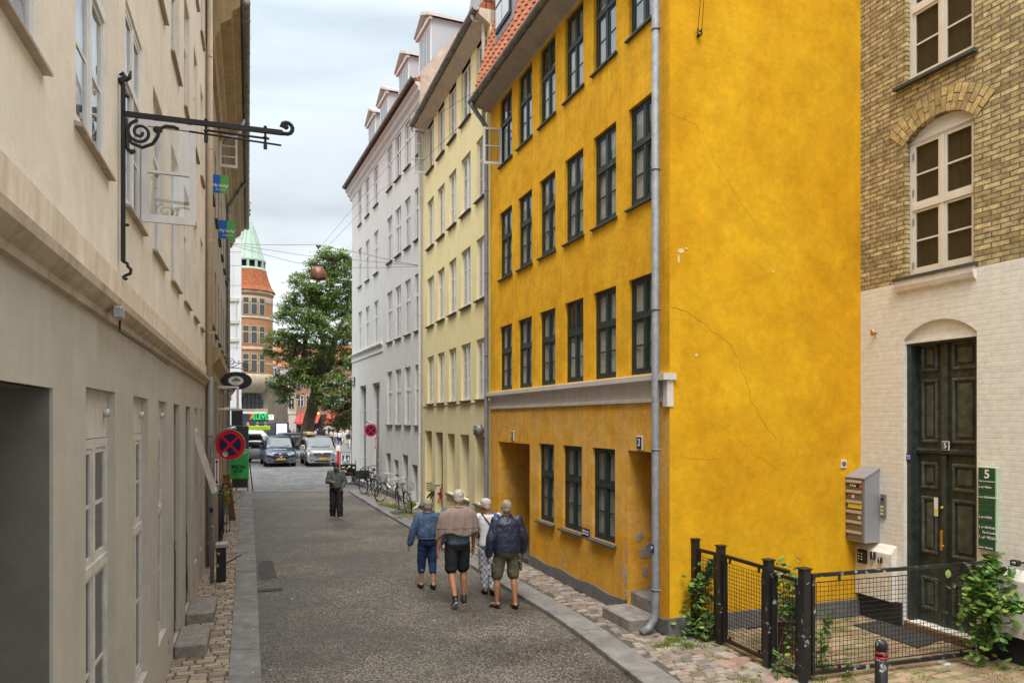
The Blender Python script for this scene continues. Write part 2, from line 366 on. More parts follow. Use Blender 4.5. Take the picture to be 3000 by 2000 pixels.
def eave(parent, x0, x1, zt, out, gz, soff=SOFFIT, thick=.35, name='soffit', gm='zincdark', gname='gutter', gr=.085, down=.12):
    mb = MB(); mb.prism([(0, zt-down), (-.03, zt-down+.02), (-out, zt+thick-.12), (-out, zt+thick), (0.25, zt+thick), (.25, zt-down)], x0, x1, ax='x'); mb.build(name, soff, parent, fix=True)
    g = MB(); n = 10; yc = -out-.06; zc = gz
    k = int((x1-x0)/.6)
    prof = [(yc+gr*math.cos(R(180+180*i/n)), zc+gr*math.sin(R(180+180*i/n))) for i in range(n+1)]
    inner = [(yc+(gr-.012)*math.cos(R(360-180*i/n)), zc+(gr-.012)*math.sin(R(360-180*i/n))) for i in range(n+1)]
    g.prism(prof+inner, x0-.05, x1+.05, ax='x')
    for i in range(k+1):
        xx = x0+(x1-x0)*i/k; pts = [(xx, yc+(gr+.006)*math.cos(R(180+180*j/8)), zc+(gr+.006)*math.sin(R(180+180*j/8))) for j in range(9)]
        g.tube(pts, .009, 4)
    g.build(gname, M_[gm], parent)
def pipe(parent, x, y, z0, z1, r=.05, gm='zinc', swan=None, foot=True, name='drainpipe', clamps=True):
    mb = MB(); pts = []
    if foot: pts += [(x, y-.22, z0+.03), (x, y-.1, z0+.09), (x, y-.02, z0+.2)]
    pts += [(x, y, z0+.3), (x, y, z1)]
    if swan: pts += [(x, y, z1+.08), (x, y-.06, z1+.16), (x, swan[0]+.06, swan[1]-.16), (x, swan[0], swan[1]-.08), (x, swan[0], swan[1])]
    mb.tube(pts, r, 12)
    if clamps:
        z = z0+.6
        while z < z1:
            mb.tube([(x, y, z-.012), (x, y, z+.012)], r+.008, 12); mb.tube([(x+r, y, z), (x+r+.03, y+.05, z)], .006, 5); z += 1.9
    return mb.build(name, M_[gm] if isinstance(gm, str) else gm, parent)
# ---- orange corner house ------------------------------------------------
OR_far = (-.50, 17.17); OR_near = (2.12, 9.94)
fo = Fac(OR_far, OR_near); LO = fo.L
ORM = mat('ochre_limewash', (.78, .42, .02), .85, spec=.15, var=.18, vscale=2.8, streak=.08, bump=.5, bscale=14, col2=(.70, .33, .01), c2lo=.42, c2hi=.7, c2scale=1.1, dist=.012, fine=.05)
zband(ORM, [(3.3, (.70, .40, .10)), (1.15, (.64, .33, .05))])
GABM = mat('yellow_limewash', (.67, .37, .012), .85, spec=.15, var=.15, vscale=2.4, bump=.45, bscale=16, col2=(.59, .288, .007), c2lo=.36, c2hi=.60, c2scale=.7, dist=.012, fine=.07)
PLIN = mat('grey_plinth', (.13, .125, .12), .85, var=.25, vscale=5, bump=.8, bscale=12)
BELT = mat('pale_stone_paint', (.58, .53, .48), .7, var=.12, vscale=4, bump=.3, bscale=40, streak=.06)
oh = thing('corner_house', 'tall ochre orange house with dark green windows and blank yellow gable wall', 'house', (*OR_far, 0), fo.rz)
TOPO = 10.08
cols = [(1464, 1500), (1518, 1558.5), (1581, 1627), (1655, 1709), (1739, 1805), (1842, 1925)]
oc = [(fo.s(a), fo.s(b)) for a, b in cols]
rows = [(3.56, 4.97), (6.04, 7.5), (8.56, 10.02)]
gcols = [(1578.6, 1623), (1648.5, 1704.6), (1735, 1802)]
gh = [(fo.s(a), fo.s(b)) for a, b in gcols]
d1 = (fo.s(1460), fo.s(1552)); d2 = (fo.s(1839), fo.s(1918))
holes = [(a, b, z0, z1, .12) for (a, b) in oc for (z0, z1) in rows]+[(a, b, .98, 2.45, .14) for a, b in gh]+[(d1[0], d1[1], 0.02, 2.42, .85), (d2[0], d2[1], .02, 2.45, .95)]
mb = MB(); cutgrid(mb, LO, TOPO, holes, .14, matf=None)
wl = mb.build('street_wall', ORM, oh)
# gable wall, facing the camera side
GD = 3.62
mb = MB(); n_ = 1
mb.quad((LO, 0, 0), (LO, GD+6, 0), (LO, GD+6, 16), (LO, 0, 11.0)); mb.quad((LO, 0, 10.9), (LO, 0, 11), (0, 0, 11), (0, 0, 10.9))
mb.quad((0, 8, 0), (0, 0, 0), (0, 0, 11.), (0, 8, 13)); mb.quad((LO, 9, 0), (0, 9, 0), (0, 9, 13), (LO, 9, 13)); mb.quad((0, 0, TOPO-.003), (LO, 0, TOPO-.003), (LO, 8, TOPO-.003), (0, 8, TOPO-.003))
gw = mb.build('gable_wall', GABM, oh)
mb = MB(); hx = [0]+[d1[0], d1[1]]+[d2[0], d2[1]]+[LO]
for a, b in ((0, d1[0]-.01), (d1[1]+.01, d2[0]-.02), (d2[1]+.02, LO+.03)):
    mb = MB(); k = max(2, int((b-a)/.25)); 
    for i in range(k):
        x = a+(b-a)*i/k; x2 = a+(b-a)*(i+1)/k; h1 = .2+.02*math.sin(x*5); h2 = .2+.02*math.sin(x2*5)
        mb.add([(x, -.035, 0), (x2, -.035, 0), (x2, -.03, h2), (x, -.03, h1), (x2, 0.001, h2), (x, 0.001, h1)], [(0, 1, 2, 3), (3, 2, 4, 5)])
    mb.build('plinth', PLIN, oh)
mb = MB()
mb.quad((LO+.03, -.035, 0), (LO+.03, GD+.2, 0), (LO+.03, GD+.2, .24), (LO+.03, -.035, .24)); mb.quad((LO+.03, -.035, .24), (LO+.03, GD+.2, .24), (LO+.001, GD+.2, .24), (LO+.001, -.035, .24))
mb.quad((LO, -.035, 0), (LO+.03, -.035, 0), (LO+.03, -.035, .24), (LO, -.035, .24))
mb.build('plinth', PLIN, oh)
for ci, (a, b) in enumerate(oc):
    for ri, (z0, z1) in enumerate(rows):
        opn = (ci == 0 and ri == 2)
        ct = 'half' if (ci*2+ri) % 7 == 6 else 'full'
        window(oh, a, b, z0, z1, .05, M_['green'], 2, .60, 0, 1, GLASSC if ri < 2 else GLASS, M_['curtain'], M_['sillgrey'] if ri else None, curtype=ct, skip=(lambda c, z: c == 0 and z < 9) if opn else None, sillout=.05)
for a, b in gh: window(oh, a, b, .98, 2.45, .05, M_['green'], 2, .6, 0, 1, GLASSC, M_['curtain2'], M_['sillgrey'], curtype='full', fw=.05, mul=.07, sillout=.08)
# belt with moulded top slab, returning at the corner
mb = MB()
prof = [(0, 3.15), (-.035, 3.15), (-.035, 3.19), (-.022, 3.2), (-.022, 3.39), (-.05, 3.42), (-.10, 3.45), (-.12, 3.45), (-.12, 3.525), (0, 3.545)]
mb.prism(prof, .03, LO-.16, ax='x')
mb.box(LO-.10, LO+.015, -.05, .05, 3.08, 3.44); mb.box(LO-.14, LO+.045, -.12, .08, 3.44, 3.53)
mb.build('belt_course', BELT, oh, fix=True)
# doorways: recessed leaves coloured near black for the far doorway's shaded passage, steps
for nm, (a, b), dz in (('door', d1, .85), ('door', d2, .95)):
    mb = MB(); mb.box(a, b, dz-.06, dz, .02, 2.44); w_ = b-a
    for pz0, pz1 in ((.35, 1.0), (1.15, 2.2)):
        for q in (0, 1): mb.box(a+.08+q*w_/2, a+w_/2-.04+q*w_/2, dz-.085, dz-.06, pz0, pz1)
    dd = mb.build('door', mat('door_near_black', (.02, .012, .008), .5, var=.3), oh)
mb = MB(); mb.rbox(d2[0]-.02, d2[1]+.05, -.42, .04, -.02, .17, .02); mb.rbox(d2[0]+.003, d2[1]-.003, .045, .88, -.02, .36, .02); mb.build('door_step', mat('granite_step', (.21, .185, .165), .8, var=.35, vscale=9, bump=.6, bscale=30, dist=.006), oh)
mb = MB(); mb.rbox(d1[0]+.003, d1[1]-.003, -.01, .79, 0, .12, .02); mb.build('door_step', M_['sillgrey'], oh)
# peeled plaster at the second doorway: real thin shells of bare render
PEEL = mat('bare_render', (.36, .32, .27), .9, var=.3, vscale=10, bump=.8, bscale=20)
def patch(mb, cx, cz, rx, rz, seed, pl):
    rr = random.Random(seed); n = 22; pts = []
    for i in range(n):
        a = 2*math.pi*i/n; k = .6+.6*rr.random(); pts.append((cx+rx*k*math.cos(a), cz+rz*k*math.sin(a)))
    A = [pl(a, b, 0) for a, b in pts]; c0 = pl(cx, cz, .004)
    B = [pl(cx+(a-cx)*.93, cz+(b-cz)*.93, .004) for a, b in pts]
    mb.add(A+B+[c0], [(i, (i+1) % n, n+(i+1) % n, n+i) for i in range(n)]+[(n+i, n+(i+1) % n, 2*n) for i in range(n)])
mb = MB()
plj = lambda a, b, o: (d2[0]+.003+o, a, b)
for q in ((.42, .95, .26, .16), (.62, .72, .24, .2), (.7, 1.05, .12, .2), (.3, .62, .06, .1), (.75, .45, .14, .12), (.45, .4, .12, .06), (.2, 1.15, .07, .08), (.5, .25, .25, .06)): mb = MB(); patch(mb, *q, int(q[0]*100+q[1]*31), plj); mb.build('peeled_plaster', PEEL, oh)
plf = lambda a, b, o: (a, -.002-o, b)
for q in ((d2[0]-.06, .55, .05, .17), (d2[0]-.03, .95, .02, .2), (d2[0]-.2, .62, .025, .13), (4.15, .42, .03, .12), (4.2, .3, .05, .03), (d2[0]-.02, .3, .04, .07), (.75, .9, .03, .1)): mb = MB(); patch(mb, *q, int(q[0]*50), plf); mb.build('peeled_plaster', PEEL, oh)
# hairline cracks on the gable
CRK = mat('crack', (.30, .13, .01), .9)
mb = MB()
def gpt(px, py):
    fg_ = Fac(OR_near, (OR_near[0]+fo.n.x*4, OR_near[1]+fo.n.y*4)); t, z = fg_.sz(px, py); return (LO+.001, t, z)
for chain in ([(1968, 903), (2010, 910), (2045, 935), (2080, 965), (2110, 985), (2140, 1010), (2160, 1045), (2175, 1090), (2190, 1130), (2205, 1180), (2240, 1240), (2290, 1300)], [(1965, 330), (2030, 360), (2060, 390), (2090, 470), (2150, 560), (2210, 650), (2270, 740)], [(2100, 1240), (2150, 1275), (2210, 1330), (2300, 1390)], [(1990, 1335), (2060, 1345), (2120, 1338)]):
    pts = []
    for i in range(len(chain)-1):
        for k in range(4):
            a, b = chain[i], chain[i+1]; t = k/4; pts.append(gpt(a[0]+(b[0]-a[0])*t+rnd.uniform(-4, 4), a[1]+(b[1]-a[1])*t+rnd.uniform(-4, 4)))
    mb = MB(); mb.tube(pts, .0022 if chain[0] == (1968, 903) else .0011, 4); mb.build('crack_line', CRK, oh)
mb = MB()
plg = lambda a, b, o: (LO+.001+o, a, b)
for px, py, r1, r2 in ((1995, 735, .05, .035), (1988, 760, .02, .07), (2010, 728, .03, .015), (2265, 795, .02, .02), (2040, 1040, .03, .02)):
    q = gpt(px, py); mb = MB(); patch(mb, q[1], q[2], r1, r2, px, plg); mb.build('chipped_paint', mat('pale_chip', (.72, .56, .3), .9) if px == 1995 else bpy.data.materials['pale_chip'], oh)
# eave, gutter, pipes
eave(oh, -.1, LO+.02, TOPO, .38, 10.27, down=.03, thick=.2, gr=.075)
pipe(oh, LO-.16, -.12, 0, 14, .055)
pipe(oh, -.0, -.1, 0, 9.6, .05, 'zinc', (-.44, 10.2))
# mansard with pantiles
def pantiles(parent, x0, x1, y0, z0, y1, z1, name='roof', tw=.2, th=.3, m=TILEG, clip=None):
    mb = MB(); L = math.hypot(y1-y0, z1-z0); dy, dz = (y1-y0)/L, (z1-z0)/L; ny, nz_ = -dz, dy
    rows_ = int(L/th); cols_ = int((x1-x0)/tw)
    for j in range(rows_):
        for i in range(cols_):
            xa = x0+i*tw
            if clip and clip(xa+tw/2, j*th): continue
            vs = []
            for k in range(7):
                h = .035*math.sin(math.pi*2*k/6)*.8+.03
                for q in (0, 1):
                    t = (j+q)*th+(0 if q else -.03); hh = h+(.028 if q == 0 else 0)
                    vs.append((xa+tw*k/6, y0+dy*t+ny*hh, z0+dz*t+nz_*hh))
            fs = [(2*k, 2*k+2, 2*k+3, 2*k+1) for k in range(6)]
            vs += [(vs[2*k][0], vs[2*k][1]-ny*.03, vs[2*k][2]-nz_*.03) for k in range(7)]
            fs += [(14+k, 14+k+1, 2*k+2, 2*k) for k in range(6)]
            mb.add(vs, fs, 0, False)
    mb.quad((x0, y0, z0), (x1, y0, z0), (x1, y1, z1), (x0, y1, z1))
    return mb.build(name, m, parent)
pantiles(oh, -.05, LO, -.36, 10.32, .5, 13.5)
mb = MB(); mb.prism([(-.34, 10.3), (.62, 13.7), (6, 16), (6, 10.42)], -.26, -.08, ax='x'); mb.build('parapet', mat('old_render', (.5, .44, .36), .9, var=.25, vscale=3, bump=.8, bscale=15), oh, fix=True)
for x in (1.0, 3.6, 6.2):
    mb = MB(); mb.box(x, x+1.15, -.22, 1.2, 11.1, 12.9); mb.box(x-.08, x+1.23, -.3, 1.2, 12.9, 13.0)
    dm = mb.build('dormer', mat('lead_grey', (.28, .28, .3), .6, var=.2) if x == 1.0 else bpy.data.materials['lead_grey'], oh)
    f = MB(); f.box(x+.1, x+1.05, -.26, -.221, 11.25, 12.8); f.build('frame', M_['green'], dm)
    f = MB()
    for q in (0, 1):
        for r_ in (0, 1, 2): f.box(x+.16+q*.43, x+.55+q*.43, -.268, -.262, 11.32+r_*.49, 11.74+r_*.49)
    f.build('pane', mat('bright_pane', (.6, .62, .65), .1) if x == 1.0 else bpy.data.materials['bright_pane'], dm)
# open casement at top floor far corner
mb = MB(); a = oc[0][0]; zt0, zt1 = 8.6, 9.42; ln = .42
M = Matrix.Translation((a+.02, .04, 0)) @ Matrix.Rotation(R(-100), 4, 'Z')
for q in ((0, .05, zt0, zt1), (ln-.05, ln, zt0, zt1), (.05, ln-.05, zt0, zt0+.06), (.05, ln-.05, zt1-.05, zt1), (.05, ln-.05, (zt0+zt1)/2-.012, (zt0+zt1)/2+.012)): mb.box(q[0], q[1], -.02, .02, q[2], q[3], 0, M)
cs = mb.build('open_casement', M_['white'], oh)
mb = MB(); mb.box(.05, ln-.05, -.003, .003, zt0+.05, zt1-.05, 0, M); mb.build('pane', GLASS, cs)

# ---- pale yellow house --------------------------------------------------
YE_far = (-2.87, 23.9)
fy = Fac(YE_far, OR_far); LY = fy.L
YEM = mat('pale_yellow_plaster', (.86, .74, .40), .85, spec=.2, var=.06, vscale=2, streak=.05, bump=.35, bscale=25)
zband(YEM, [(3.36, (.74, .64, .38))])
yh = thing('yellow_house', 'pale yellow plastered house with white windows between the ochre and grey houses', 'house', (*YE_far, 0), fy.rz)
yc = [(fy.s(a), fy.s(b)) for a, b in ((1252, 1270.5), (1282.5, 1302), (1315, 1336.5), (1351, 1378.5), (1395.5, 1426))]
yr = [(3.42, 4.87), (5.84, 7.32), (8.27, 9.74), (10.66, 12.08)]
yg = [(fy.s(a), fy.s(b)) for a, b in ((1310, 1332), (1348, 1374), (1391.6, 1425))]
yd = (fy.s(1275.5), fy.s(1297)); yn = (fy.s(1245), fy.s(1265))
holes = [(a, b, c, d, .12) for a, b in yc for c, d in yr]+[(a, b, .85, 2.52, .28) for a, b in yg]+[(*yd, .05, 2.54, .35), (*yn, .25, 2.56, .22)]
mb = MB(); cutgrid(mb, LY, 12.2, holes, .2)
mb.quad((yn[0], .22, .25), (yn[1], .22, .25), (yn[1], .22, 2.56), (yn[0], .22, 2.56))
mb.build('street_wall', YEM, yh)
mb = MB(); mb.quad((LY, 0, 0), (LY, 9, 0), (LY, 9, 12.9), (LY, 0, 12.9)); mb.quad((0, 9, 0), (0, 0, 0), (0, 0, 12.9), (0, 9, 12.9)); mb.quad((LY, 9, 0), (0, 9, 0), (0, 9, 12.9), (LY, 9, 12.9)); mb.quad((0, 0, 12.19), (LY, 0, 12.19), (LY, 9, 12.19), (0, 9, 12.19)); mb.build('side_walls', YEM, yh)
mb = MB(); mb.box(0, LY, -.02, .0, 3.33, 3.36); mb.build('string_line', YEM, yh)
for i, (a, b) in enumerate(yc):
    for j, (c, d) in enumerate(yr): window(yh, a, b, c, d, .06, M_['white2'], 2, None, 0, 2, GLASS, M_['curtain'] if (i+j) % 3 else None, M_['sillgrey'], curtype=['full', 'sides', 'half'][(i*2+j) % 3], mul=.09)
for a, b in yg: window(yh, a, b, .85, 2.52, .2, M_['white'], 2, None, 0, 2, GLASS, M_['curtain2'], M_['sillgrey'], mul=.07)
mb = MB(); mb.box(yd[0], yd[1], .2, .26, .05, 2.5); mb.box(yd[0]+.1, yd[1]-.1, .18, .2, .3, 1.2); mb.box(yd[0]+.1, yd[1]-.1, .18, .2, 1.35, 2.35); mb.build('door', mat('charcoal_door', (.03, .031, .034), .45, var=.2), yh)
for a, b in ((0, yd[0]-.02), (yd[1]+.02, LY)): mb = MB(); mb.box(a, b, -.03, 0, 0, .15); mb.build('plinth', PLIN, yh)
eave(yh, 0, LY, 12.2, .31, 12.4, soff=mat('cream_soffit', (.60, .54, .43), .85, var=.12, streak=.1), thick=.22)
mb = MB(); mb.prism([(-.3, 12.42), (3.2, 17.3), (6.5, 12.42)], 0, LY, ax='x'); mb.build('roof', TILE, yh, fix=True)
mb = MB(); mb.prism([(-.1, 12.3), (-.1, 14.1), (3.4, 18.3), (3.4, 12.3)], -.14, .1, ax='x'); mb.build('parapet', bpy.data.materials['old_render'], yh, fix=True)
pipe(yh, -.04, -.1, 0, 12.1, .05, mat('cream_pipe', (.6, .56, .48), .5), (-.37, 12.35))
pipe(yh, LY-.22, -.1, 9.5, 12.1, .045, bpy.data.materials['cream_pipe'], (-.37, 12.35), foot=False)
mb = MB(); x = 1.2
mb.prism([(-.0, 12.9), (.35, 15.2), (1.6, 15.2), (1.6, 12.9)], x+3.8, x+5, ax='x'); mb.build('dormer', bpy.data.materials['lead_grey'], yh)
# open casement at far top window
def casement(parent, x, y, z0, z1, ln, rot, m, bars=2, name='open_casement'):
    mb = MB(); M = Matrix.Translation((x, y, 0)) @ Matrix.Rotation(R(rot), 4, 'Z')
    L = [(0, .05, z0, z1), (ln-.05, ln, z0, z1), (.05, ln-.05, z0, z0+.07), (.05, ln-.05, z1-.05, z1)]+[(.05, ln-.05, z0+(z1-z0)*k/(bars+1)-.012, z0+(z1-z0)*k/(bars+1)+.012) for k in range(1, bars+1)]
    for q in L: mb.box(q[0], q[1], -.02, .02, q[2], q[3], 0, M)
    c = mb.build(name, m, parent)
    mb = MB(); mb.box(.05, ln-.05, -.003, .003, z0+.05, z1-.05, 0, M); mb.build('pane', GLASS, c); return c
casement(yh, yc[0][0]-.02, -.02, 10.66, 12.05, .42, -95, M_['white'])
# alarm bell / round horn on the yellow wall
t = thing('wall_siren', 'round dark grey bell housing mounted high beside the drainpipe of the yellow house', 'siren', fy.w(*(lambda q: (q[0], -.14, q[1]))(fy.sz(1418, 1260))), fy.rz)
mb = MB(); mb.ell((0, 0, 0), (.17, .12, .17)); mb.build('housing', M_['zincdark'], t)
mb = MB()
for k in range(6): mb.ell((.1*math.cos(k), -.095, .1*math.sin(k)), (.018, .02, .018), 8, 6)
mb.build('sound_holes', M_['black'], t)
mb = MB(); mb.tube([(0, .02, 0), (0, .14, 0)], .04); mb.build('bracket', M_['zincdark'], t)

# ---- grey house ----------------------------------------------------------
GR_far = (-7.56, 34.95)
fg = Fac(GR_far, YE_far); LG = fg.L
GRM = mat('light_grey_plaster', (.64, .64, .62), .85, spec=.2, var=.06, vscale=2, streak=.06, bump=.2, bscale=30)
gh_ = thing('grey_house', 'light grey plastered house with white windows and four dormers at the far end', 'house', (*GR_far, 0), fg.rz)
gc = [(fg.s(a), fg.s(b)) for a, b in ((1050, 1059.5), (1071, 1082), (1096, 1108), (1134.5, 1149), (1158.5, 1174.5), (1186, 1202.5), (1215, 1233.5))]
grw = [(5.88, 7.76), (8.9, 10.6), (11.68, 13.25)]
holes = [(a, b, c if not (i < 3 and k == 0) else 6.02, d, .1) for i, (a, b) in enumerate(gc) for k, (c, d) in enumerate(grw)]+[(a, b, 2.74, 4.74, .12) for a, b in gc[3:]]
shops = [(fg.s(1055), fg.s(1073)), (fg.s(1091.5), fg.s(1113))]
holes += [(a, b, .18, 4.42, .2) for a, b in shops]
low = [(fg.s(1131), fg.s(1144.5), .35, 1.63), (fg.s(1154), fg.s(1167), .4, 1.44), (fg.s(1178.5), fg.s(1195), .02, 1.68), (fg.s(1207), fg.s(1223), .1, 1.40)]
holes += [(a, b, c, d, .22) for a, b, c, d in low]
mb = MB(); cutgrid(mb, LG, 13.4, holes, .2); mb.build('street_wall', GRM, gh_)
mb = MB(); mb.quad((0, 12, 0), (0, 0, 0), (0, 0, 14), (0, 12, 14)); mb.quad((LG, 0, 0), (LG, 12, 0), (LG, 12, 14), (LG, 0, 14)); mb.quad((LG, 12, 0), (0, 12, 0), (0, 12, 14), (LG, 12, 14)); mb.quad((0, 0, 13.39), (LG, 0, 13.39), (LG, 12, 13.39), (0, 12, 13.39)); mb.build('side_walls', GRM, gh_)
for i, (a, b) in enumerate(gc):
    for k, (c, d) in enumerate(grw): window(gh_, a, b, c if not (i < 3 and k == 0) else 6.02, d, .05, M_['bluewhite'], 2, .62, 0, 0, GLASS, M_['curtain'] if (i+k) % 2 else None, M_['sillgrey'] if i > 2 or k else None, curtype='sides', mul=.1)
for a, b in gc[3:]: window(gh_, a, b, 2.74, 4.74, .06, M_['bluewhite'], 2, .6, 0, 0, GLASS, M_['curtain2'], M_['sillgrey'], mul=.08)
for a, b in shops: window(gh_, a, b, .18, 4.42, .14, M_['bluewhite'], 2, None, 0, 3, GLASSD, None, None, name='shop_window', mul=.05)
for i, (a, b, c, d) in enumerate(low): window(gh_, a, b, c, d, .15, mat('greyed_paint', (.4, .4, .38), .6) if i == 0 else bpy.data.materials['greyed_paint'], 1, None, 0, 0, GLASSD, M_['curtain2'], None, name='basement_window' if i != 2 else 'door')
xb = fg.s(1122)
mb = MB(); mb.prism([(0, 5.6), (-.03, 5.6), (-.03, 5.66), (-.015, 5.68), (-.015, 5.82), (-.08, 5.88), (-.1, 5.93), (0, 5.98)], -.06, xb, ax='x'); mb.build('belt_course', GRM, gh_, fix=True)
mb = MB(); mb.prism([(0, 13.3), (-.03, 13.33), (-.06, 13.45), (-.15, 13.55), (-.17, 13.65), (-.26, 13.72), (-.26, 13.82), (.2, 13.82), (.2, 13.3)], -.35, LG, ax='x'); mb.build('cornice', GRM, gh_, fix=True)
mb = MB(); g_ = MB()
eave(gh_, -.4, LG-.1, 13.83, .25, 13.98, soff=GRM, thick=.06, down=.0, name='eave_board')
mb = MB(); mb.prism([(-.35, 13.8), (4.2, 17.5), (9, 13.8)], -.2, LG, ax='x'); mb.build('roof', TILE, gh_, fix=True)
for a, b, c in ((0, low[2][0]-.02, .2), (low[2][1]+.02, LG, .12)): mb = MB(); mb.box(a, b, -.03, 0, 0, c); mb.build('plinth', PLIN, gh_)
DW = mat('dormer_trim', (.58, .54, .51), .6); 
for px in (1079, 1113, 1168, 1227):
    x = fg.s(px, .4)
    mb = MB(); mb.box(x, x+1.5, .4, 3.2, 14.2, 16.2, 0)
    d = mb.build('dormer', [M_['white2']], gh_)
    mb = MB(); mb.box(x+1.503, x+1.52, .42, 3.2, 14.2, 16.2); mb.build('cheek', mat('dormer_cheek', (.42, .44, .47), .6) if px == 1079 else bpy.data.materials['dormer_cheek'], d)
    mb = MB()
    for q in (0, 1): mb.prism([(x-.14, 16.2), (x+.75, 16.62), (x+.75, 16.72), (x-.14, 16.3)] if q == 0 else [(x+1.64, 16.2), (x+1.64, 16.3), (x+.75, 16.72), (x+.75, 16.62)], .25, 3.2)
    mb.prism([(x, 16.2), (x+1.5, 16.2), (x+.75, 16.6)], .42, .5); mb.build('dormer_roof', DW, d, fix=True)
    mb = MB(); mb.box(x-.1, x+1.6, .3, .4, 16.1, 16.2); mb.build('trim', DW, d)
    mb = MB()
    for q in range(3): mb.box(x+.16+q*.42, x+.16+q*.42+.32, .385, .4, 14.5, 15.95)
    mb.build('pane', GLASSD if False else mat('dormer_pane', (.25, .27, .29), .08) if px == 1079 else bpy.data.materials['dormer_pane'], d)
t = thing('street_name_sign', 'small dark blue street name plate at the corner of the grey house', 'sign', fg.w(*(lambda q: (q[0]+.02, -.03, q[1]))(fg.sz(1037, 1117))), fg.rz)
mb = MB(); mb.box(-.28, .28, -.012, .012, -.2, .2); mb.build('plate', mat('navy_enamel', (.012, .02, .10), .3), t)
mb = MB(); mb.box(-.24, .24, -.016, -.012, .1, .13); mb.build('border', M_['white2'], t); text('Kirke-\nstræde', .14, M_['white2'], t, (0, -.018, -.02), (R(90), 0, 0))
# ---- house numbers
def numplate(name, label, s_, fr, txt, w_=.16, h_=.2, m='navy_enamel', off=-.012):
    t = thing(name, label, 'sign', fr.w(s_[0], off, s_[1]), fr.rz)
    mb = MB(); mb.rbox(-w_/2, w_/2, -.01, .01, -h_/2, h_/2, .004); mb.build('plate', M_['white2'], t)
    mb = MB(); mb.box(-w_/2+.012, w_/2-.012, -.013, -.0105, -h_/2+.012, h_/2-.012); mb.build('enamel', bpy.data.materials[m], t)
    text(txt, h_*.75, M_['white2'], t, (0, -.016, 0), (R(90), 0, 0), bold=.003); return t
numplate('house_number_sign', 'small blue enamel number 1 above the far doorway of the ochre house', fo.sz(1503, 1276), fo, '1')
numplate('house_number_sign', 'small blue enamel number 3 above the near doorway of the ochre house', fo.sz(1876.5, 1297), fo, '3', .16, .2)
t = thing('notice_sign', 'small blue notice plate between two ground floor windows of the ochre house', 'sign', fo.w(*(lambda q: (q[0], -.008, q[1]))(fo.sz(1718, 1559))), fo.rz)
mb = MB(); mb.box(-.13, .13, -.006, .006, -.07, .07); mb.build('plate', bpy.data.materials['navy_enamel'], t)
text('Cykler henst.\nuden Ansvar', .045, M_['white2'], t, (0, -.008, 0), (R(90), 0, 0))
t = thing('door_intercom', 'narrow black intercom strip inside the near doorway of the ochre house', 'intercom', fo.w(d2[0]+.01, .8, 1.45), fo.rz)
mb = MB(); mb.rbox(-.01, .02, -.06, .06, -.17, .17, .006); mb.build('housing', M_['black'], t)
mb = MB()
for k in range(6): mb.box(.02, .024, -.03, .03, -.13+k*.045, -.105+k*.045)
mb.build('button_row', M_['steel'], t)
t = thing('parking_sticker', 'small blue parking sticker on the drainpipe of the ochre house', 'sticker', fo.w(LO-.16, -.178, 1.16), fo.rz)
mb = MB(); mb.box(-.045, .045, -.003, .003, -.055, .055); mb.build('label_sheet', bpy.data.materials['navy_enamel'], t); text('P', .08, M_['white2'], t, (0, -.005, 0), (R(90), 0, 0), bold=.002)
# cable anchor on the gable
fgab = Fac(OR_near, (OR_near[0]+fo.n.x*GD, OR_near[1]+fo.n.y*GD))
_s, _z = fgab.sz(2044, 103)
t = thing('cable_anchor', 'iron ring anchor with two thin cables on the yellow gable', 'cable anchor', fgab.w(_s, -.05, _z), fgab.rz)
mb = MB(); mb.tube([(.035*math.cos(a*.5236), 0, .03*math.sin(a*.5236)) for a in range(12)], .011, 6, closed=True); mb.tube([(0, .05, -.02), (0, 0, -.02)], .02); mb.ell((-.03, 0, .05), (.012, .012, .02)); mb.ell((.03, 0, .05), (.012, .012, .02)); mb.build('ring', M_['iron'], t)
mb = MB(); mb.tube([(-.03, 0, .04), (-.1, -.3, 1.2), (-.15, -.6, 2.4)], .004, 5); mb.tube([(.03, 0, .04), (-.06, -.3, 1.2), (-.15, -.6, 2.4)], .004, 5); mb.build('cable', M_['iron'], t)
_s, _z = fgab.sz(2470, 1358)
t = thing('vent_grille', 'small pale square ventilation grille on the yellow gable', 'vent', fgab.w(_s, -.01, _z), fgab.rz)
mb = MB(); mb.rbox(-.05, .05, -.01, .01, -.06, .06, .003); mb.build('plate', M_['white'], t)
mb = MB()
for k in range(5): hw = (.025, .038, .042, .038, .025)[k]; mb.box(-hw, hw, -.013, -.0105, -.034+k*.015, -.026+k*.015)
mb.build('slots', M_['black'], t)
# ---- brick house on the right ------------------------------------------
BR_c = (5.2, 11.1); fb = Fac(BR_c, (5.2+.36*9, 2.1)); LB = fb.L
BRK = brickmat('yellow_brick', (.56, .43, .20), (.32, .235, .10), (.17, .145, .105), .235, .067, 'xz', 1.0, .6, .011)
WBR = brickmat('whitewashed_brick', (.74, .70, .62), (.72, .68, .60), (.69, .65, .57), .235, .067, 'xz', .35, .13, .008)
DGR = mat('weathered_black_green_paint', (.034, .04, .032), .5, var=.55, vscale=9, streak=.35, bump=.25, bscale=30)
DPN = mat('worn_green_panel', (.062, .066, .05), .5, var=.5, vscale=9, streak=.4, bump=.25, bscale=30)
bh = thing('brick_house', 'yellow brick house with whitewashed lower storey and tall dark green double door', 'house', (*BR_c, 0), fb.rz)
dx0, dx1 = fb.s(2648), fb.s(2862); wx0, wx1 = fb.s(2655), fb.s(2853)
WZ = 4.82
def arc(x, x0, x1, zs, rise): 
    t = (x-x0)/(x1-x0)*2-1; Rr = ((x1-x0)**2/4+rise*rise)/(2*rise); return zs+math.sqrt(max(0, Rr*Rr-(t*(x1-x0)/2)**2))-(Rr-rise)
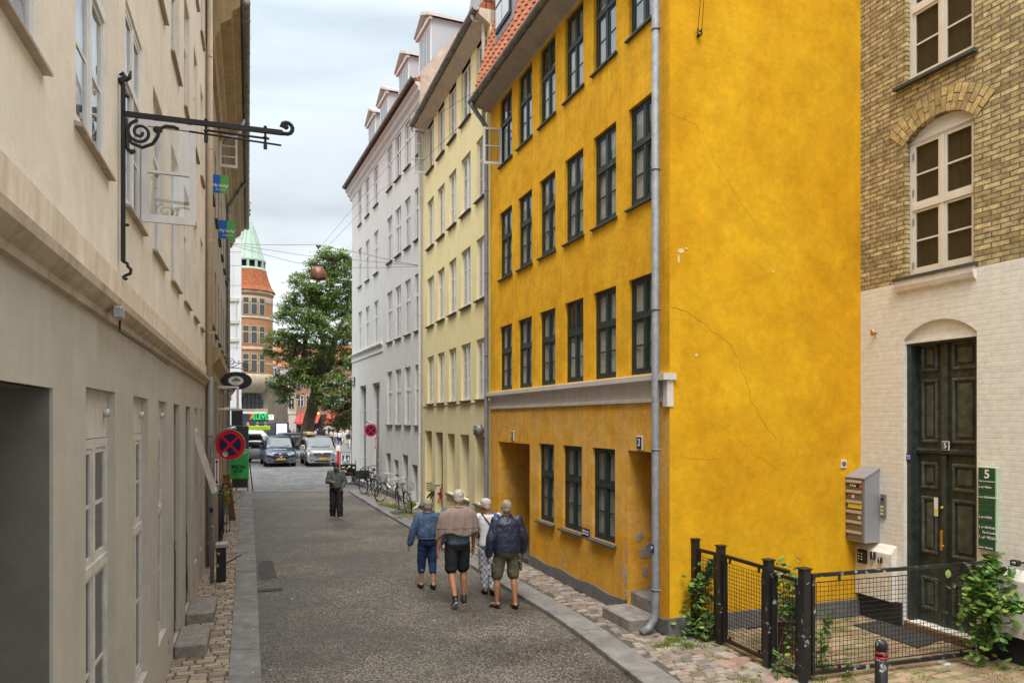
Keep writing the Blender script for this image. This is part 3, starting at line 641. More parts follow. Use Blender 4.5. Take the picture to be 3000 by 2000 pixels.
holes = [(dx0, dx1, .12, 4.3, .24), (wx0, wx1, 4.9, 7.02, .13), (wx0, wx1, 7.58, 9.6, .13)]
mb = MB(); cutgrid(mb, LB, 13, holes, .13, matf=lambda x, z: 1 if z < WZ else 0, zc=(WZ,))
def spandrel(mb, x0, x1, zs, rise, top, m, d):
    n = 14
    for i in range(n):
        a = x0+(x1-x0)*i/n; b = x0+(x1-x0)*(i+1)/n; za, zb = arc(a, x0, x1, zs, rise), arc(b, x0, x1, zs, rise)
        mb.quad((a, 0, za), (b, 0, zb), (b, 0, top), (a, 0, top), m); mb.quad((a, 0, za), (a, d, za), (b, d, zb), (b, 0, zb), m)
spandrel(mb, dx0, dx1, 4.02, .22, 4.3, 1, .24); spandrel(mb, wx0, wx1, 6.76, .2, 7.02, 0, .13)
mb.build('street_wall', [BRK, WBR], bh)
mb = MB(); mb.quad((LB, 0, 0), (LB, 8, 0), (LB, 8, 13), (LB, 0, 13)); mb.quad((0, 8, 0), (0, 0, 0), (0, 0, 13), (0, 8, 13)); mb.quad((LB, 8, 0), (0, 8, 0), (0, 8, 13), (LB, 8, 13)); mb.quad((0, 0, 13), (LB, 0, 13), (LB, 8, 13), (0, 8, 13)); mb.quad((0, 8, 0), (LB, 8, 0), (LB, 0, 0), (0, 0, 0)); mb.build('side_walls', BRK, bh)
# tympana
def tymp(x0, x1, zs, rise, y, m, name):
    mb = MB(); n = 14
    for i in range(n):
        a = x0+(x1-x0)*i/n; b = x0+(x1-x0)*(i+1)/n; mb.quad((a, y, zs-.03), (b, y, zs-.03), (b, y, arc(b, x0, x1, zs, rise)), (a, y, arc(a, x0, x1, zs, rise)))
    mb.box(x0, x1, y-.03, y, zs-.06, zs-.02); return mb.build(name, m, bh)
tymp(dx0, dx1, 4.02, .22, .06, WBR, 'tympanum'); tymp(wx0, wx1, 6.76, .2, .1, M_['white2'], 'tympanum')
# voussoir arch
ARB = island(mat('arch_brick', (.44, .325, .14), .85, var=.4, vscale=12, bump=.5, bscale=40), .25)
mb = MB(); cx = (wx0+wx1)/2; hw = (wx1-wx0)/2; rise = .2; Rr = (hw*hw+rise*rise)/(2*rise); zc_ = 6.76+rise-Rr; a_max = math.asin(hw/Rr)*1.12
n = 17
for i in range(n):
    a = -a_max+2*a_max*(i+.06)/n; b = -a_max+2*a_max*(i+.94)/n
    for r0, r1 in (((Rr, Rr+.2), (Rr+.215, Rr+.33)) if i % 2 else ((Rr, Rr+.1), (Rr+.115, Rr+.33))):
        mb.prism([(cx+r0*math.sin(a), zc_+r0*math.cos(a)), (cx+r0*math.sin(b), zc_+r0*math.cos(b)), (cx+r1*math.sin(b), zc_+r1*math.cos(b)), (cx+r1*math.sin(a), zc_+r1*math.cos(a))], -.012, .02)
mb.build('brick_arch', ARB, bh, fix=True)
mb = MB(); n = 20
for i in range(n):
    a = -a_max+2*a_max*i/n; b = -a_max+2*a_max*(i+1)/n; r0, r1 = Rr, Rr+.335
    mb.prism([(cx+r0*math.sin(a), zc_+r0*math.cos(a)), (cx+r0*math.sin(b), zc_+r0*math.cos(b)), (cx+r1*math.sin(b), zc_+r1*math.cos(b)), (cx+r1*math.sin(a), zc_+r1*math.cos(a))], -.004, .01)
mb.build('arch_mortar', mat('old_mortar', (.15, .12, .08), .95), bh, fix=True)
BRC = mat('brown_pane_backing', (.11, .08, .04), .8, var=.15, vscale=2)  # sheet set behind the stair panes, giving the glass its brown tone
WF = mat('cream_window_paint', (.68, .62, .52), .4, var=.06)
wA = window(bh, wx0, wx1, 4.9, 6.76, .07, WF, 2, .5, 1, 1, GLASSB, BRC, None, mul=.06, fw=.055)
wB = window(bh, wx0, wx1, 7.58, 9.55, .07, WF, 2, .5, 1, 1, GLASSB, BRC, None, mul=.06, fw=.055)
for z_, nm in ((4.9, 0), (7.58, 1)):
    mb = MB(); mb.prism([(-.09, z_-.06), (-.09, z_-.02), (.08, z_+.01), (.08, z_-.06)], wx0-.16, wx1+.06, ax='x')
    mb.build('sill', M_['sillgrey'], (wA, wB)[nm], fix=True)
mb = MB(); mb.prism([(0, 4.66), (-.05, 4.7), (-.07, 4.76), (-.07, 4.84), (0, 4.84)], wx0-.13, wx1+.04, ax='x'); mb.build('sill_moulding', WBR, bh, fix=True)
mb = MB()
for k in range(8): mb.box(wx0+.1+k*.13, wx0+.125+k*.13, .2, .215, 5.9, 6.3)
mb.box(wx0+.06, wx1-.06, .2, .22, 6.3, 6.34); mb.box(wx0+.06, wx1-.06, .2, .22, 6.36, 6.38); mb.build('stair_railing', WF, wA)
mb = MB()
for z_ in (5.0, 5.6, 6.0, 6.5): mb.box(wx0+.052, wx0+.066, .055, .075, z_, z_+.09)
mb.build('hinges', M_['steel'], wA)
# the tall door
mb = MB(); DY = .20
for x in (dx0, dx1-.07): mb.box(x, x+.07, .06, DY+.04, .12, 4.0)
mb.box(dx0+.07, dx1-.07, .06, DY+.04, 3.93, 4.0)
mb.box(dx0+.07, dx1-.07, DY, DY+.05, .12, 3.93)
tz = fb.sz(2760, 1322, DY)[1]
mb.prism([(DY, tz-.05), (DY-.05, tz-.03), (DY-.06, tz+.01), (DY, tz+.04)], dx0+.07, dx1-.07, ax='x')
mid = fb.s(2768, DY-.02); mb.box(mid-.035, mid+.035, DY-.035, DY, .12, tz-.05); mb.box(mid-.05, mid+.05, DY-.025, DY, tz+.04, 3.93)
door = mb.build('door', DGR, bh)
def panel(mb, x0, x1, z0, z1):
    for q in ((x0, x1, z0, z0+.045), (x0, x1, z1-.045, z1), (x0, x0+.04, z0+.045, z1-.045), (x1-.04, x1, z0+.045, z1-.045)): mb.rbox(q[0], q[1], DY-.032, DY+.01, q[2], q[3], .01)
    mb.rbox(x0+.075, x1-.075, DY-.02, DY+.01, z0+.08, z1-.08, .012)
for xa, xb_ in ((2688, 2745), (2800, 2862)):
    A_, B_ = fb.s(xa, DY), min(fb.s(xb_, DY), dx1-.1)
    if xa == 2688: A_, B_ = dx0+.13, mid-.11
    else: A_, B_ = mid+.11, dx1-.12
    for ya, yb in ((1008, 1089), (1111, 1296), (1352, 1430), (1452, 1618)):
        mb = MB(); z1, z0 = fb.sz(2716, ya, DY)[1], fb.sz(2716, yb, DY)[1]; panel(mb, A_, B_, z0, z1); mb.build('door_panel', DPN, door)
    mb = MB(); panel(mb, A_, B_, .3, .75); mb.build('door_panel', DPN, door)
BRASS = mat('brass', (.55, .33, .08), .35, .9, var=.2)
mb = MB(); mb.rbox(mid-.05, mid-.01, DY-.05, DY-.034, 1.15, 1.42, .004); mb.tube([(mid-.03, DY-.05, 1.22), (mid-.03, DY-.09, 1.22), (mid+.05, DY-.095, 1.22)], .01, 8); mb.tube([(mid-.02, DY-.06, 1.72), (mid-.02, DY-.03, 1.72)], .025, 10); mb.build('door_handle', BRASS, door)
mb = MB(); mb.box(mid-.15, mid-.09, DY-.038, DY-.034, 1.6, 1.85); mb.build('notice', M_['white2'], door)
mb = MB(); mb.box(mid-.145, mid-.095, DY-.04, DY-.038, 1.62, 1.7); mb.build('notice_band', mat('sticker_yellow', (.7, .6, .05), .5), door)
mb = MB(); mb.rbox(dx0+.02, dx1-.02, -.04, .3, .0, .115, .015); mb.build('threshold', mat('brown_step', (.16, .1, .06), .7, var=.3), bh)
mb = MB(); mb.box(.0, dx0-.02, -.045, 0, 0, .34); mb.build('plinth', mat('black_tarred_plinth', (.02, .02, .021), .7, var=.4, bump=.5, bscale=20), bh)
mb = MB(); mb.box(dx1+.04, LB, -.045, 0, 0, .3); mb.build('plinth', bpy.data.materials['black_tarred_plinth'], bh)
mb = MB(); 
for a, b in ((.0, dx0-.12), (dx1+.18, LB)):
    mb = MB(); mb.prism([(0, .34), (-.1, .34), (-.1, 1.0), (0, 1.12)], a, b, ax='x'); mb.build('wall_ledge', WBR, bh, fix=True)
def onb(name, label, cat, px, py, off=-.01, group=None):
    s_, z_ = fb.sz(px, py, off); return thing(name, label, cat, fb.w(s_, off, z_), fb.rz, group)
NAV = bpy.data.materials['navy_enamel']
t = onb('house_number_sign', 'white 5 on a small blue enamel plate high on the dark door', 'sign', 2771, 1305, DY-.06)
mb = MB(); mb.rbox(-.055, .055, -.008, .006, -.06, .06, .003); mb.build('plate', M_['white2'], t)
mb = MB(); mb.box(-.046, .046, -.0105, -.0085, -.051, .051); mb.build('enamel', NAV, t); text('5', .1, M_['white2'], t, (0, -.013, 0), (R(90), 0, 0), bold=.002)
t = onb('registration_sign', 'tiny blue enamel plate on the left jamb of the dark door', 'sign', 2663, 1338, .05)
mb = MB(); mb.rbox(-.045, .045, -.006, .006, -.055, .055, .003); mb.build('plate', NAV, t); text('Matr.\n152', .035, M_['white2'], t, (0, -.008, 0), (R(90), 0, 0))
# tenant board
_a, _ = fb.sz(2868, 1400, -.03); _b, _ = fb.sz(2923, 1400, -.03); z1 = fb.sz(2868, 1366, -.03)[1]; z0 = fb.sz(2868, 1606, -.03)[1]; bw = _b-_a; bhh = z1-z0
t = thing('tenant_sign', 'tall dark green tenant board headed 5 beside the dark double door', 'sign', fb.w((_a+_b)/2, -.03, (z0+z1)/2), fb.rz)
mb = MB(); mb.rbox(-bw/2, bw/2, -.015, .03, -bhh/2, bhh/2, .004); mb.build('frame', mat('pale_green_edge', (.4, .5, .34), .4), t)
GB = mat('board_green', (.012, .075, .035), .3, var=.1)
mb = MB(); rows_ = 14; hh = bhh/16.5
mb.box(-bw/2+.008, bw/2-.02, -.02, -.0155, bhh/2-2.5*hh, bhh/2-.01)
for k in range(rows_): mb.box(-bw/2+.008, bw/2-.02, -.02, -.0155, bhh/2-2.5*hh-(k+1)*hh+.003, bhh/2-2.5*hh-k*hh-.002)
mb.build('panels', GB, t)
text('5', .15, M_['white2'], t, (0, -.023, bhh/2-.09), (R(90), 0, 0), bold=.003)
text('Bag Gammelstrand', .026, M_['white2'], t, (0, -.023, bhh/2-.175), (R(90), 0, 0))
for k, (s_, x_) in enumerate((('5. sal  Mailme', .038), ('4. sal  DESIGNBUREAU A/S', .032), ('3. sal  HOUSE', .038), ('2. sal  SKOVDAL', .038), ('      Plan & Handling', .036), ('1. sal  MEGA ●', .05), ('Stuen  Bureauet', .036))):
    zz = (1, 3, 7, 9, 10, 11, 13)[k]; text(s_, x_, M_['white2'], t, (-bw/2+.015, -.023, bhh/2-2.5*hh-(zz+.5)*hh), (R(90), 0, 0), align='LEFT', xs=.8)
# letter boxes: cabinet fixed to the brick house
STG = mat('grey_letterbox_metal', (.30, .30, .33), .45, .3, var=.06, fine=.05)
STB = mat('brown_letterbox_front', (.19, .16, .14), .5, .2, var=.08)
_n, _ = fb.sz(2577, 1500, 0); t = thing('letterbox_cabinet', 'grey metal cabinet of six letterboxes with sloping top in the courtyard corner', 'letterbox', fb.w(_n, -.004, 1.13), fb.rz)
mb = MB(); Wd, Dp, Hh = .37, .27, 1.06
mb.prism([(0, 0), (-Dp, 0), (-Dp, Hh-.13), (0, Hh)], -Wd, 0, ax='x'); mb.prism([(.0, Hh), (-Dp-.02, Hh-.14), (-Dp-.02, Hh-.125), (.0, Hh+.015)], -Wd-.012, .012, ax='x'); mb.build('cabinet', STG, t, fix=True)
for k in range(6):
    z_ = .03+k*.148; mb = MB(); mb.rbox(-Wd+.02, -.02, -Dp-.012, -Dp, z_, z_+.138, .004); bx = mb.build('letterbox', STB, t)
    mb = MB(); mb.prism([(-Dp-.012, z_+.085), (-Dp-.03, z_+.088), (-Dp-.02, z_+.125), (-Dp-.012, z_+.125)], -Wd+.04, -.045, ax='x'); mb.build('flap', mat('flap_metal', (.5, .43, .36), .35, .5) if k == 0 else bpy.data.materials['flap_metal'], bx, fix=True)
    mb = MB(); mb.tube([(-Wd+.05, -Dp-.02, z_+.055), (-Wd+.05, -Dp-.008, z_+.055)], .009, 8); mb.build('lock', M_['black'], bx)
    if k == 3: mb = MB(); mb.box(-Wd+.07, -.05, -Dp-.016, -Dp-.0125, z_+.012, z_+.075); mb.build('advert_sticker', bpy.data.materials['sticker_yellow'], bx)
    if k == 5: 
        mb = MB(); mb.box(-Wd+.09, -.09, -Dp-.016, -Dp-.0125, z_+.02, z_+.07); mb.build('sticker', M_['black'], bx); text('S-Cm', .05, M_['white2'], bx, (-Wd/2-.02, -Dp-.018, z_+.045), (R(90), 0, 0), bold=.002)
        mb = MB(); mb.box(-.088, -.04, -Dp-.016, -Dp-.0125, z_+.02, z_+.065); mb.build('red_sticker', mat('sticker_red', (.6, .08, .03), .5), bx)
    if k in (4, 2): mb = MB(); q = -.2 if k == 4 else -.085; mb.box(q-.03, q+.02, -Dp-.016, -Dp-.0125, z_+.01, z_+.06); mb.build('name_tag', M_['bluewhite'], bx)
t = onb('intercom', 'slim grey intercom panel with lit buttons beside the letterbox cabinet', 'intercom', 2588, 1481)
mb = MB(); mb.rbox(-.04, .05, -.02, .012, -.17, .17, .005); mb.build('panel', STB, t)
mb = MB(); mb.tube([(0, -.026, .1), (0, -.018, .1)], .02, 10); mb.build('camera_eye', M_['black'], t)
for k in range(3): mb = MB(); mb.box(-.03, .02, -.025, -.02, -.13+k*.05, -.098+k*.05); mb.build('button', M_['white'] if k != 1 else bpy.data.materials['sticker_yellow'], t)
t = onb('wall_lamp', 'round brass coloured wall knob lamp above the letterboxes on whitewashed brick', 'wall lamp', 2557, 974, -.06)
mb = MB(); mb.ell((0, -.01, 0), (.035, .02, .05)); mb.build('lamp_head', BRASS, t); mb = MB(); mb.tube([(0, 0, 0), (0, .06, -.01)], .015); mb.build('bracket', M_['steel'], t)
for nm, lb, px, py, w_, h_ in (('socket_box', 'black four-hole cable box under the letterbox cabinet', 2529, 1628, .15, .2), ('junction_box', 'small dark junction box right of the cable box', 2560, 1626, .07, .11), ('wall_fitting', 'tiny dark cap rightmost of the three fittings under the letterboxes', 2581, 1640, .05, .08)):
    t = onb(nm, lb, 'electrical box', px, py, -.11); mb = MB(); mb.rbox(-w_/2, w_/2, -.05, .012, -h_/2, h_/2, .012); mb.build('housing', M_['black'], t)
    if nm == 'socket_box':
        mb = MB()
        for a in (-.035, .02):
            for b in (-.04, .0, .045): mb.tube([(a, -.056, b), (a, -.048, b)], .012, 8)
        mb.build('cable_glands', M_['white'], t)
    else: mb = MB(); mb.tube([(w_/2-.01, -.045, -h_/2), (w_/2-.01, -.045, h_/2)], .004, 5); mb.build('edge_cable', M_['bluewhite'], t)
t = onb('door_stop_lamp', 'small black spot lamp low on the whitewashed wall at the right edge', 'lamp', 2978, 1648, -.12)
mb = MB(); mb.rbox(-.05, .05, -.05, .02, -.035, .035, .01); mb.build('housing', M_['black'], t); mb = MB(); mb.ell((0, -.05, 0), (.03, .01, .02)); mb.build('lens', M_['steel'], t)
mb = MB(); mb.tube([(.02, .02, 0), (.02, .12, 0)], .012, 6); mb.build('stem', M_['black'], t)

# ---- left house one (beige) ----------------------------------------------
A1 = (-1.03+.3438*2, -2.0); B1 = (-1.03-.3438*14.6, 14.6); f1 = Fac(A1, B1); L1 = f1.L
B1M = mat('beige_plaster', (.76, .69, .58), .88, spec=.15, var=.1, streak=.05, vscale=1.5, bump=.45, bscale=9, fine=.05)
B1L = mat('grey_beige_plaster', (.43, .40, .335), .88, spec=.15, var=.11, vscale=1.2, streak=.05, bump=.3, bscale=12, fine=.07)
B1T = mat('band_plaster', (.70, .60, .47), .85, var=.08, streak=.16, bump=.3, bscale=20)
lh = thing('beige_house', 'beige plastered house with grey lower storey filling the left foreground', 'house', (*A1, 0), f1.rz)
zf = lambda Z: (Z+2.0)/f1.d.y      # depth -> along-facade coordinate
gop = [(zf(a), zf(b)) for a, b in ((4.43, 5.35), (6.13, 6.93), (7.67, 8.36), (9.07, 9.74), (10.57, 11.3), (12.06, 12.62), (13.28, 13.75))]
ucol = [(zf(a), zf(b)) for a, b in ((2.62, 3.5), (4.19, 5.06), (5.76, 6.6), (7.28, 8.15), (8.8, 9.65), (10.35, 11.15), (11.9, 12.6), (13.3, 13.95))]
urow = [(4.58, 6.2), (7.3, 8.95), (9.9, 11.4)]
holes = [(a, b, .55 if i not in (3, 4) else .12, 3.1, .3) for i, (a, b) in enumerate(gop)]+[(a, b, c, d, .14) for a, b in ucol for c, d in urow]+[(zf(1.2), zf(3.72), .0, 3.06, 3.5)]
mb = MB(); cutgrid(mb, L1, 12.2, holes, .3, matf=lambda x, z: 1 if z < 3.72 else 0, zc=(3.72,))
mb.build('street_wall', [B1M, B1L], lh)
mb = MB(); mb.quad((0, 6, 0), (0, 0, 0), (0, 0, 12.2), (0, 6, 12.2)); mb.quad((L1, 0, 0), (L1, 6, 0), (L1, 6, 12.2), (L1, 0, 12.2)); mb.quad((L1, 6, 0), (0, 6, 0), (0, 6, 12.2), (L1, 6, 12.2)); mb.quad((0, 0, 12.2), (L1, 0, 12.2), (L1, 6, 12.2), (0, 6, 12.2)); mb.build('side_walls', B1M, lh)
mb = MB(); mb.prism([(0, 3.72), (-.02, 3.72), (-.03, 3.95), (0, 3.97)], 0, L1, ax='x'); mb.build('band', B1T, lh, fix=True)
mb = MB(); mb.prism([(0, 3.56), (-.03, 3.57), (-.035, 3.61), (-.06, 3.63), (-.095, 3.67), (-.1, 3.72), (-.03, 3.74), (0, 3.74)], 0, L1+.02, ax='x'); mb.build('cornice_moulding', mat('brown_moulding', (.44, .36, .27), .8, var=.2, streak=.15, bump=.3, bscale=30), lh, fix=True)
eave(lh, 0, L1, 12.2, .42, 12.6, soff=B1T)
GWF = mat('grey_white_frame', (.52, .49, .44), .6, var=.15, vscale=10)
for i, (a, b) in enumerate(gop):
    if i in (3, 4):
        mb = MB(); mb.box(a, b, .05, .12, .12, 3.05); 
        mb.box(a+.08, b-.08, .035, .05, .3, 1.2)
        d = mb.build('door', M_['green'], lh); mb = MB(); mb.box(a+.08, b-.08, .038, .048, 1.35, 2.85); mb.build('pane', GLASSD, d)
        mb = MB(); mb.rbox(a+.003, b-.003, .0, .21, .0, .115, .01); mb.build('threshold', M_['sillgrey'], lh)
        mb = MB(); mb.rbox(a-.1, b+.1, -.38, -.003, -.02, .16, .02); mb.build('door_step', bpy.data.materials['granite_step'], lh)
    else:
        mb = MB(); mb.box(a, b, .055, .3, 2.78, 3.1); mb.tube([(b-.12, .02, 2.95), (b-.12, .06, 2.95)], .03, 8); mb.build('lintel_board', GWF, lh)
        window(lh, a, b, .55, 2.775, .05, GWF, 2, .62, 1, 1, GLASSD, None, None, curtype='full', fw=.06, mul=.07)
for i, (a, b) in enumerate(ucol):
    for j, (c, d) in enumerate(urow):
        window(lh, a, b, c, d, .015 if i < 3 else .05, M_['white2'], 2, .64, 0, 1, GLASS, M_['curtain'] if (i+j) % 2 else None, mat('beige_sill', (.42, .34, .26), .8, var=.3) if i == j == 0 else bpy.data.materials['beige_sill'], curtype='full', fw=.05, mul=.06, sillout=.045, sth=.03)
casement(lh, ucol[2][1]-.04, -.0, 4.66, 5.56, .44, -88, M_['white2'], 1)
mb = MB(); M = Matrix.Translation((gop[5][0]+.02, .03, 2.75)) @ Matrix.Rotation(R(-17), 4, 'X'); wq = gop[5][1]-gop[5][0]-.04
for q in ((0, .05, -1.1, 0), (wq-.05, wq, -1.1, 0), (.05, wq-.05, -1.1, -1.04), (.05, wq-.05, -.06, 0), (.05, wq-.05, -.56, -.53)): mb.box(q[0], q[1], -.03, .03, q[2], q[3], 0, M)
mb.build('tilted_sash', GWF, lh)
mb = MB(); x = zf(14.45); mb.tube([(x, -.09, 3.75), (x, -.09, 12.2)], .052, 12)
for z_ in (4.6, 6.4, 8.2, 10.): mb.tube([(x, -.09, z_-.012), (x, -.09, z_+.012)], .06, 12)
mb.build('drainpipe', mat('beige_pipe', (.56, .46, .34), .6, var=.1), lh)
mb = MB(); mb.tube([(x, -.09, .05), (x, -.09, 3.75)], .055, 12)
for z_ in (.5, 1.3, 2.6): mb.tube([(x, -.09, z_-.012), (x, -.09, z_+.012)], .063, 12)
mb.build('drainpipe', mat('grey_pipe', (.24, .225, .20), .6, var=.1), lh)
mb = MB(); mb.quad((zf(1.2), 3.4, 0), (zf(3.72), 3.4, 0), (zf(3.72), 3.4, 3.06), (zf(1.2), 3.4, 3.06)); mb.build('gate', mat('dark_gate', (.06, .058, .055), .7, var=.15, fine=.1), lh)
mb = MB(); xq = zf(3.72)-.004; mb.quad((xq, .015, 0), (xq, 3.39, 0), (xq, 3.39, 3.05), (xq, .015, 3.05)); mb.quad((zf(1.2)+.01, .015, 3.052), (xq, .015, 3.052), (xq, 3.39, 3.052), (zf(1.2)+.01, 3.39, 3.052)); mb.build('passage_shade_sheet', mat('passage_shade_taupe', (.15, .14, .12), .85, var=.12, fine=.1), lh)  # dark sheets over the gateway reveal and ceiling; shade put into their colour
t = thing('cable_box', 'small grey cable box on the moulding of the beige house', 'cable box', f1.w(*(lambda q: (q[0], -.11, q[1]))(f1.sz(292, 915))), f1.rz)
mb = MB(); mb.rbox(-.06, .06, -.03, .03, -.04, .04, .01); mb.build('housing', M_['steel'], t); mb = MB(); mb.tube([(.05, 0, -.02), (.35, .05, -.08), (1.5, .02, -.1), (3.2, .03, -.12)], .008, 5); mb.build('cable', M_['black'], t)
# worn patches of bare render low on the beige house
for q in ((9.9, .35, .12, .25), (11.1, .5, .2, .35), (11.9, .3, .3, .22), (12.7, .6, .12, .4), (13.4, .35, .3, .25), (8.6, .3, .15, .2), (14.2, .5, .15, .3), (5.7, .2, .2, .1)):
    mb = MB(); patch(mb, zf(q[0]), q[1], q[2], q[3]*.6, int(q[0]*10), lambda a, b, o: (a, -.002-o, b)); mb.build('peeled_plaster', PEEL, lh)
# ---- left house two --------------------------------------------------------
A2 = (-.75-.3575*14.62-.02, 14.62); B2 = (-.75-.3575*32, 32); f2 = Fac(A2, B2); L2 = f2.L
B2M = mat('brown_beige_plaster', (.33, .27, .195), .88, var=.12, vscale=2, streak=.22, bump=.4, bscale=14)
B2C = mat('ochre_cornice', (.34, .25, .13), .8, var=.15, streak=.2, bump=.2, bscale=30)
h2 = thing('brown_house', 'brownish plastered house with deep moulded eaves behind the beige house', 'house', (*A2, 0), f2.rz)
z2 = lambda Z: (Z-14.62)/f2.d.y
c2 = [(z2(a), z2(a+.8)) for a in (15.3, 17.2, 19.1, 21, 22.9, 24.8, 26.7)]
holes = [(a, b, c, d, .12) for a, b in c2 for c, d in ((4.9, 6.4), (7.6, 9.2))]+[(z2(a), z2(b), .1, 3.3, .25) for a, b in ((15.0, 16.0), (17.0, 18.4), (19.4, 20.8), (21.8, 23.2), (24.2, 25.6), (26.6, 28))]
mb = MB(); cutgrid(mb, L2, 10.5, holes, .2); mb.build('street_wall', B2M, h2)
mb = MB(); mb.quad((L2, 0, 0), (L2, 8, 0), (L2, 8, 11.3), (L2, 0, 11.3)); mb.quad((0, 8, 0), (0, 0, 0), (0, 0, 11.3), (0, 8, 11.3)); mb.quad((L2, 8, 0), (0, 8, 0), (0, 8, 11.3), (L2, 8, 11.3)); mb.quad((0, 0, 10.5), (L2, 0, 10.5), (L2, 8, 10.5), (0, 8, 10.5)); mb.build('side_walls', B2M, h2)
for a, b in c2:
    for c, d in ((4.9, 6.4), (7.6, 9.2)): window(h2, a, b, c, d, .05, M_['white'], 2, None, 0, 2, GLASS, M_['curtain'], M_['sillgrey'], curtype='full')
for a, b in ((15.0, 16.0), (17.0, 18.4), (19.4, 20.8), (21.8, 23.2), (24.2, 25.6), (26.6, 28)): window(h2, z2(a), z2(b), .1, 3.3, .15, M_['black'], 2, .75, 0, 0, GLASSD, None, None, name='shop_window')
mb = MB(); mb.prism([(0, 3.75), (-.05, 3.75), (-.05, 3.95), (-.12, 4.05), (-.2, 4.15), (-.22, 4.3), (0, 4.4)], 0, L2, ax='x'); mb.build('shop_cornice', B2C, h2, fix=True)
for a in (14.75, 16.45, 18.9, 21.3, 23.7, 26.1): mb = MB(); mb.box(z2(a), z2(a+.3), -.09, 0, 0, 3.75); mb.build('pilaster', B2M, h2)
mb = MB(); mb.prism([(a_, b_+.92) for a_, b_ in [(0, 9.4), (-.08, 9.45), (-.12, 9.6), (-.2, 9.7), (-.22, 9.85), (-.42, 9.98), (-.45, 10.15), (-.58, 10.25), (-.6, 10.4), (.2, 10.4), (.2, 9.4)]], 0, L2, ax='x'); mb.build('cornice', B2C, h2, fix=True)
g = MB(); yc_ = -.68; 
g.tube([(0, yc_, 11.28), (L2+.05, yc_, 11.28)], .095, 12)
for i in range(27): g.tube([(L2*i/26, yc_, 11.28), (L2*i/26+.025, yc_, 11.28)], .103, 12)
g.build('gutter', M_['zincdark'], h2)
mb = MB(); mb.prism([(-.6, 11.34), (4, 14.5), (8, 11.34)], 0, L2, ax='x'); mb.build('roof', TILE, h2, fix=True)
pipe(h2, z2(25.6), -.08, 0, 10.2, .06, 'zincdark', (-.6, 11.2))
pipe(h2, z2(26.1), -.08, 0, 10.2, .05, bpy.data.materials['cream_pipe'], foot=False)
casement(h2, z2(19.7), -.02, 9.65, 10.5, .44, -88, M_['white2'], 2)
mb = MB(); mb.tube([(z2(20), -.62, 11.1), (z2(20), -.5, 10.7), (z2(20), -.1, 10.4)], .05, 10); mb.build('gutter_outlet', bpy.data.materials['cream_pipe'], h2)
# ================================================================ ground
ASP = mat('asphalt', (.05, .043, .034), .75, spec=.4, var=.12, vscale=.6, bump=1.0, bscale=30, dist=.012, col2=(.32, .285, .235), c2lo=.48, c2hi=.62, c2scale=48, fine=.5)
# broad worn and damp areas of the carriageway
nt = ASP.node_tree; b_ = nt.nodes['Principled BSDF']; src = b_.inputs['Base Color'].links[0].from_socket
tc = N(nt, 'ShaderNodeTexCoord'); n = N(nt, 'ShaderNodeTexNoise'); n.inputs['Scale'].default_value = .45; n.inputs['Detail'].default_value = 5; nt.links.new(tc.outputs['Object'], n.inputs[0])
r = N(nt, 'ShaderNodeMapRange'); r.inputs[1].default_value = .38; r.inputs[2].default_value = .62; r.inputs[3].default_value = .58; r.inputs[4].default_value = 1.18; nt.links.new(n.outputs[0], r.inputs[0])
x = N(nt, 'ShaderNodeVectorMath', operation='SCALE'); nt.links.new(src, x.inputs[0]); nt.links.new(r.outputs[0], x.inputs['Scale']); nt.links.new(x.outputs[0], b_.inputs['Base Color'])
r2 = N(nt, 'ShaderNodeMapRange'); r2.inputs[1].default_value = .4; r2.inputs[2].default_value = .6; r2.inputs[3].default_value = .5; r2.inputs[4].default_value = .8; nt.links.new(n.outputs[0], r2.inputs[0]); nt.links.new(r2.outputs[0], b_.inputs['Roughness'])
SET = brickmat('grey_setts', (.21, .21, .205), (.12, .12, .12), (.04, .04, .04), .28, .2, 'xy', 1.0, .45, .03, .5)
JNT = mat('joint_sand', (.085, .075, .055), .95, var=.3, vscale=8, bump=.5, bscale=60)
def broad(m, sc, lo, hi, stretch=None):      # broad tonal wear over a paved surface
    nt = m.node_tree; b = nt.nodes['Principled BSDF']; s_ = b.inputs['Base Color'].links[0].from_socket; tc = N(nt, 'ShaderNodeTexCoord'); n = N(nt, 'ShaderNodeTexNoise'); n.inputs['Scale'].default_value = sc; n.inputs['Detail'].default_value = 6; n.inputs['Roughness'].default_value = .65
    mp = N(nt, 'ShaderNodeMapping'); mp.inputs['Scale'].default_value = stretch or (1, 1, 1); nt.links.new(tc.outputs['Object'], mp.inputs[0]); nt.links.new(mp.outputs[0], n.inputs[0])
    r = N(nt, 'ShaderNodeMapRange'); r.inputs[1].default_value = .35; r.inputs[2].default_value = .65; r.inputs[3].default_value = lo; r.inputs[4].default_value = hi; nt.links.new(n.outputs[0], r.inputs[0])
    x = N(nt, 'ShaderNodeVectorMath', operation='SCALE'); nt.links.new(s_, x.inputs[0]); nt.links.new(r.outputs[0], x.inputs['Scale']); nt.links.new(x.outputs[0], b.inputs['Base Color'])
broad(SET, 1.3, .72, 1.3, (1, .55, 1)); broad(SET, .25, .82, 1.15); broad(ASP, 5.5, .86, 1.15, (1, .8, 1))
GND = mat('distant_paving', (.22, .215, .205), .85, var=.15, vscale=.3)
mb = MB(); mb.quad((-700, -60, -.085), (700, -60, -.085), (700, 1500, -.085), (-700, 1500, -.085)); tag(mb.build('ground', GND), kind='structure')
kr = [G(x, y) for x, y in ((1021, 1436), (1100, 1485), (1202, 1543), (1350, 1634), (1499, 1726), (1650, 1817), (1888, 2000))]
kr = [Vector((p.x, p.y, 0)) for p in kr]
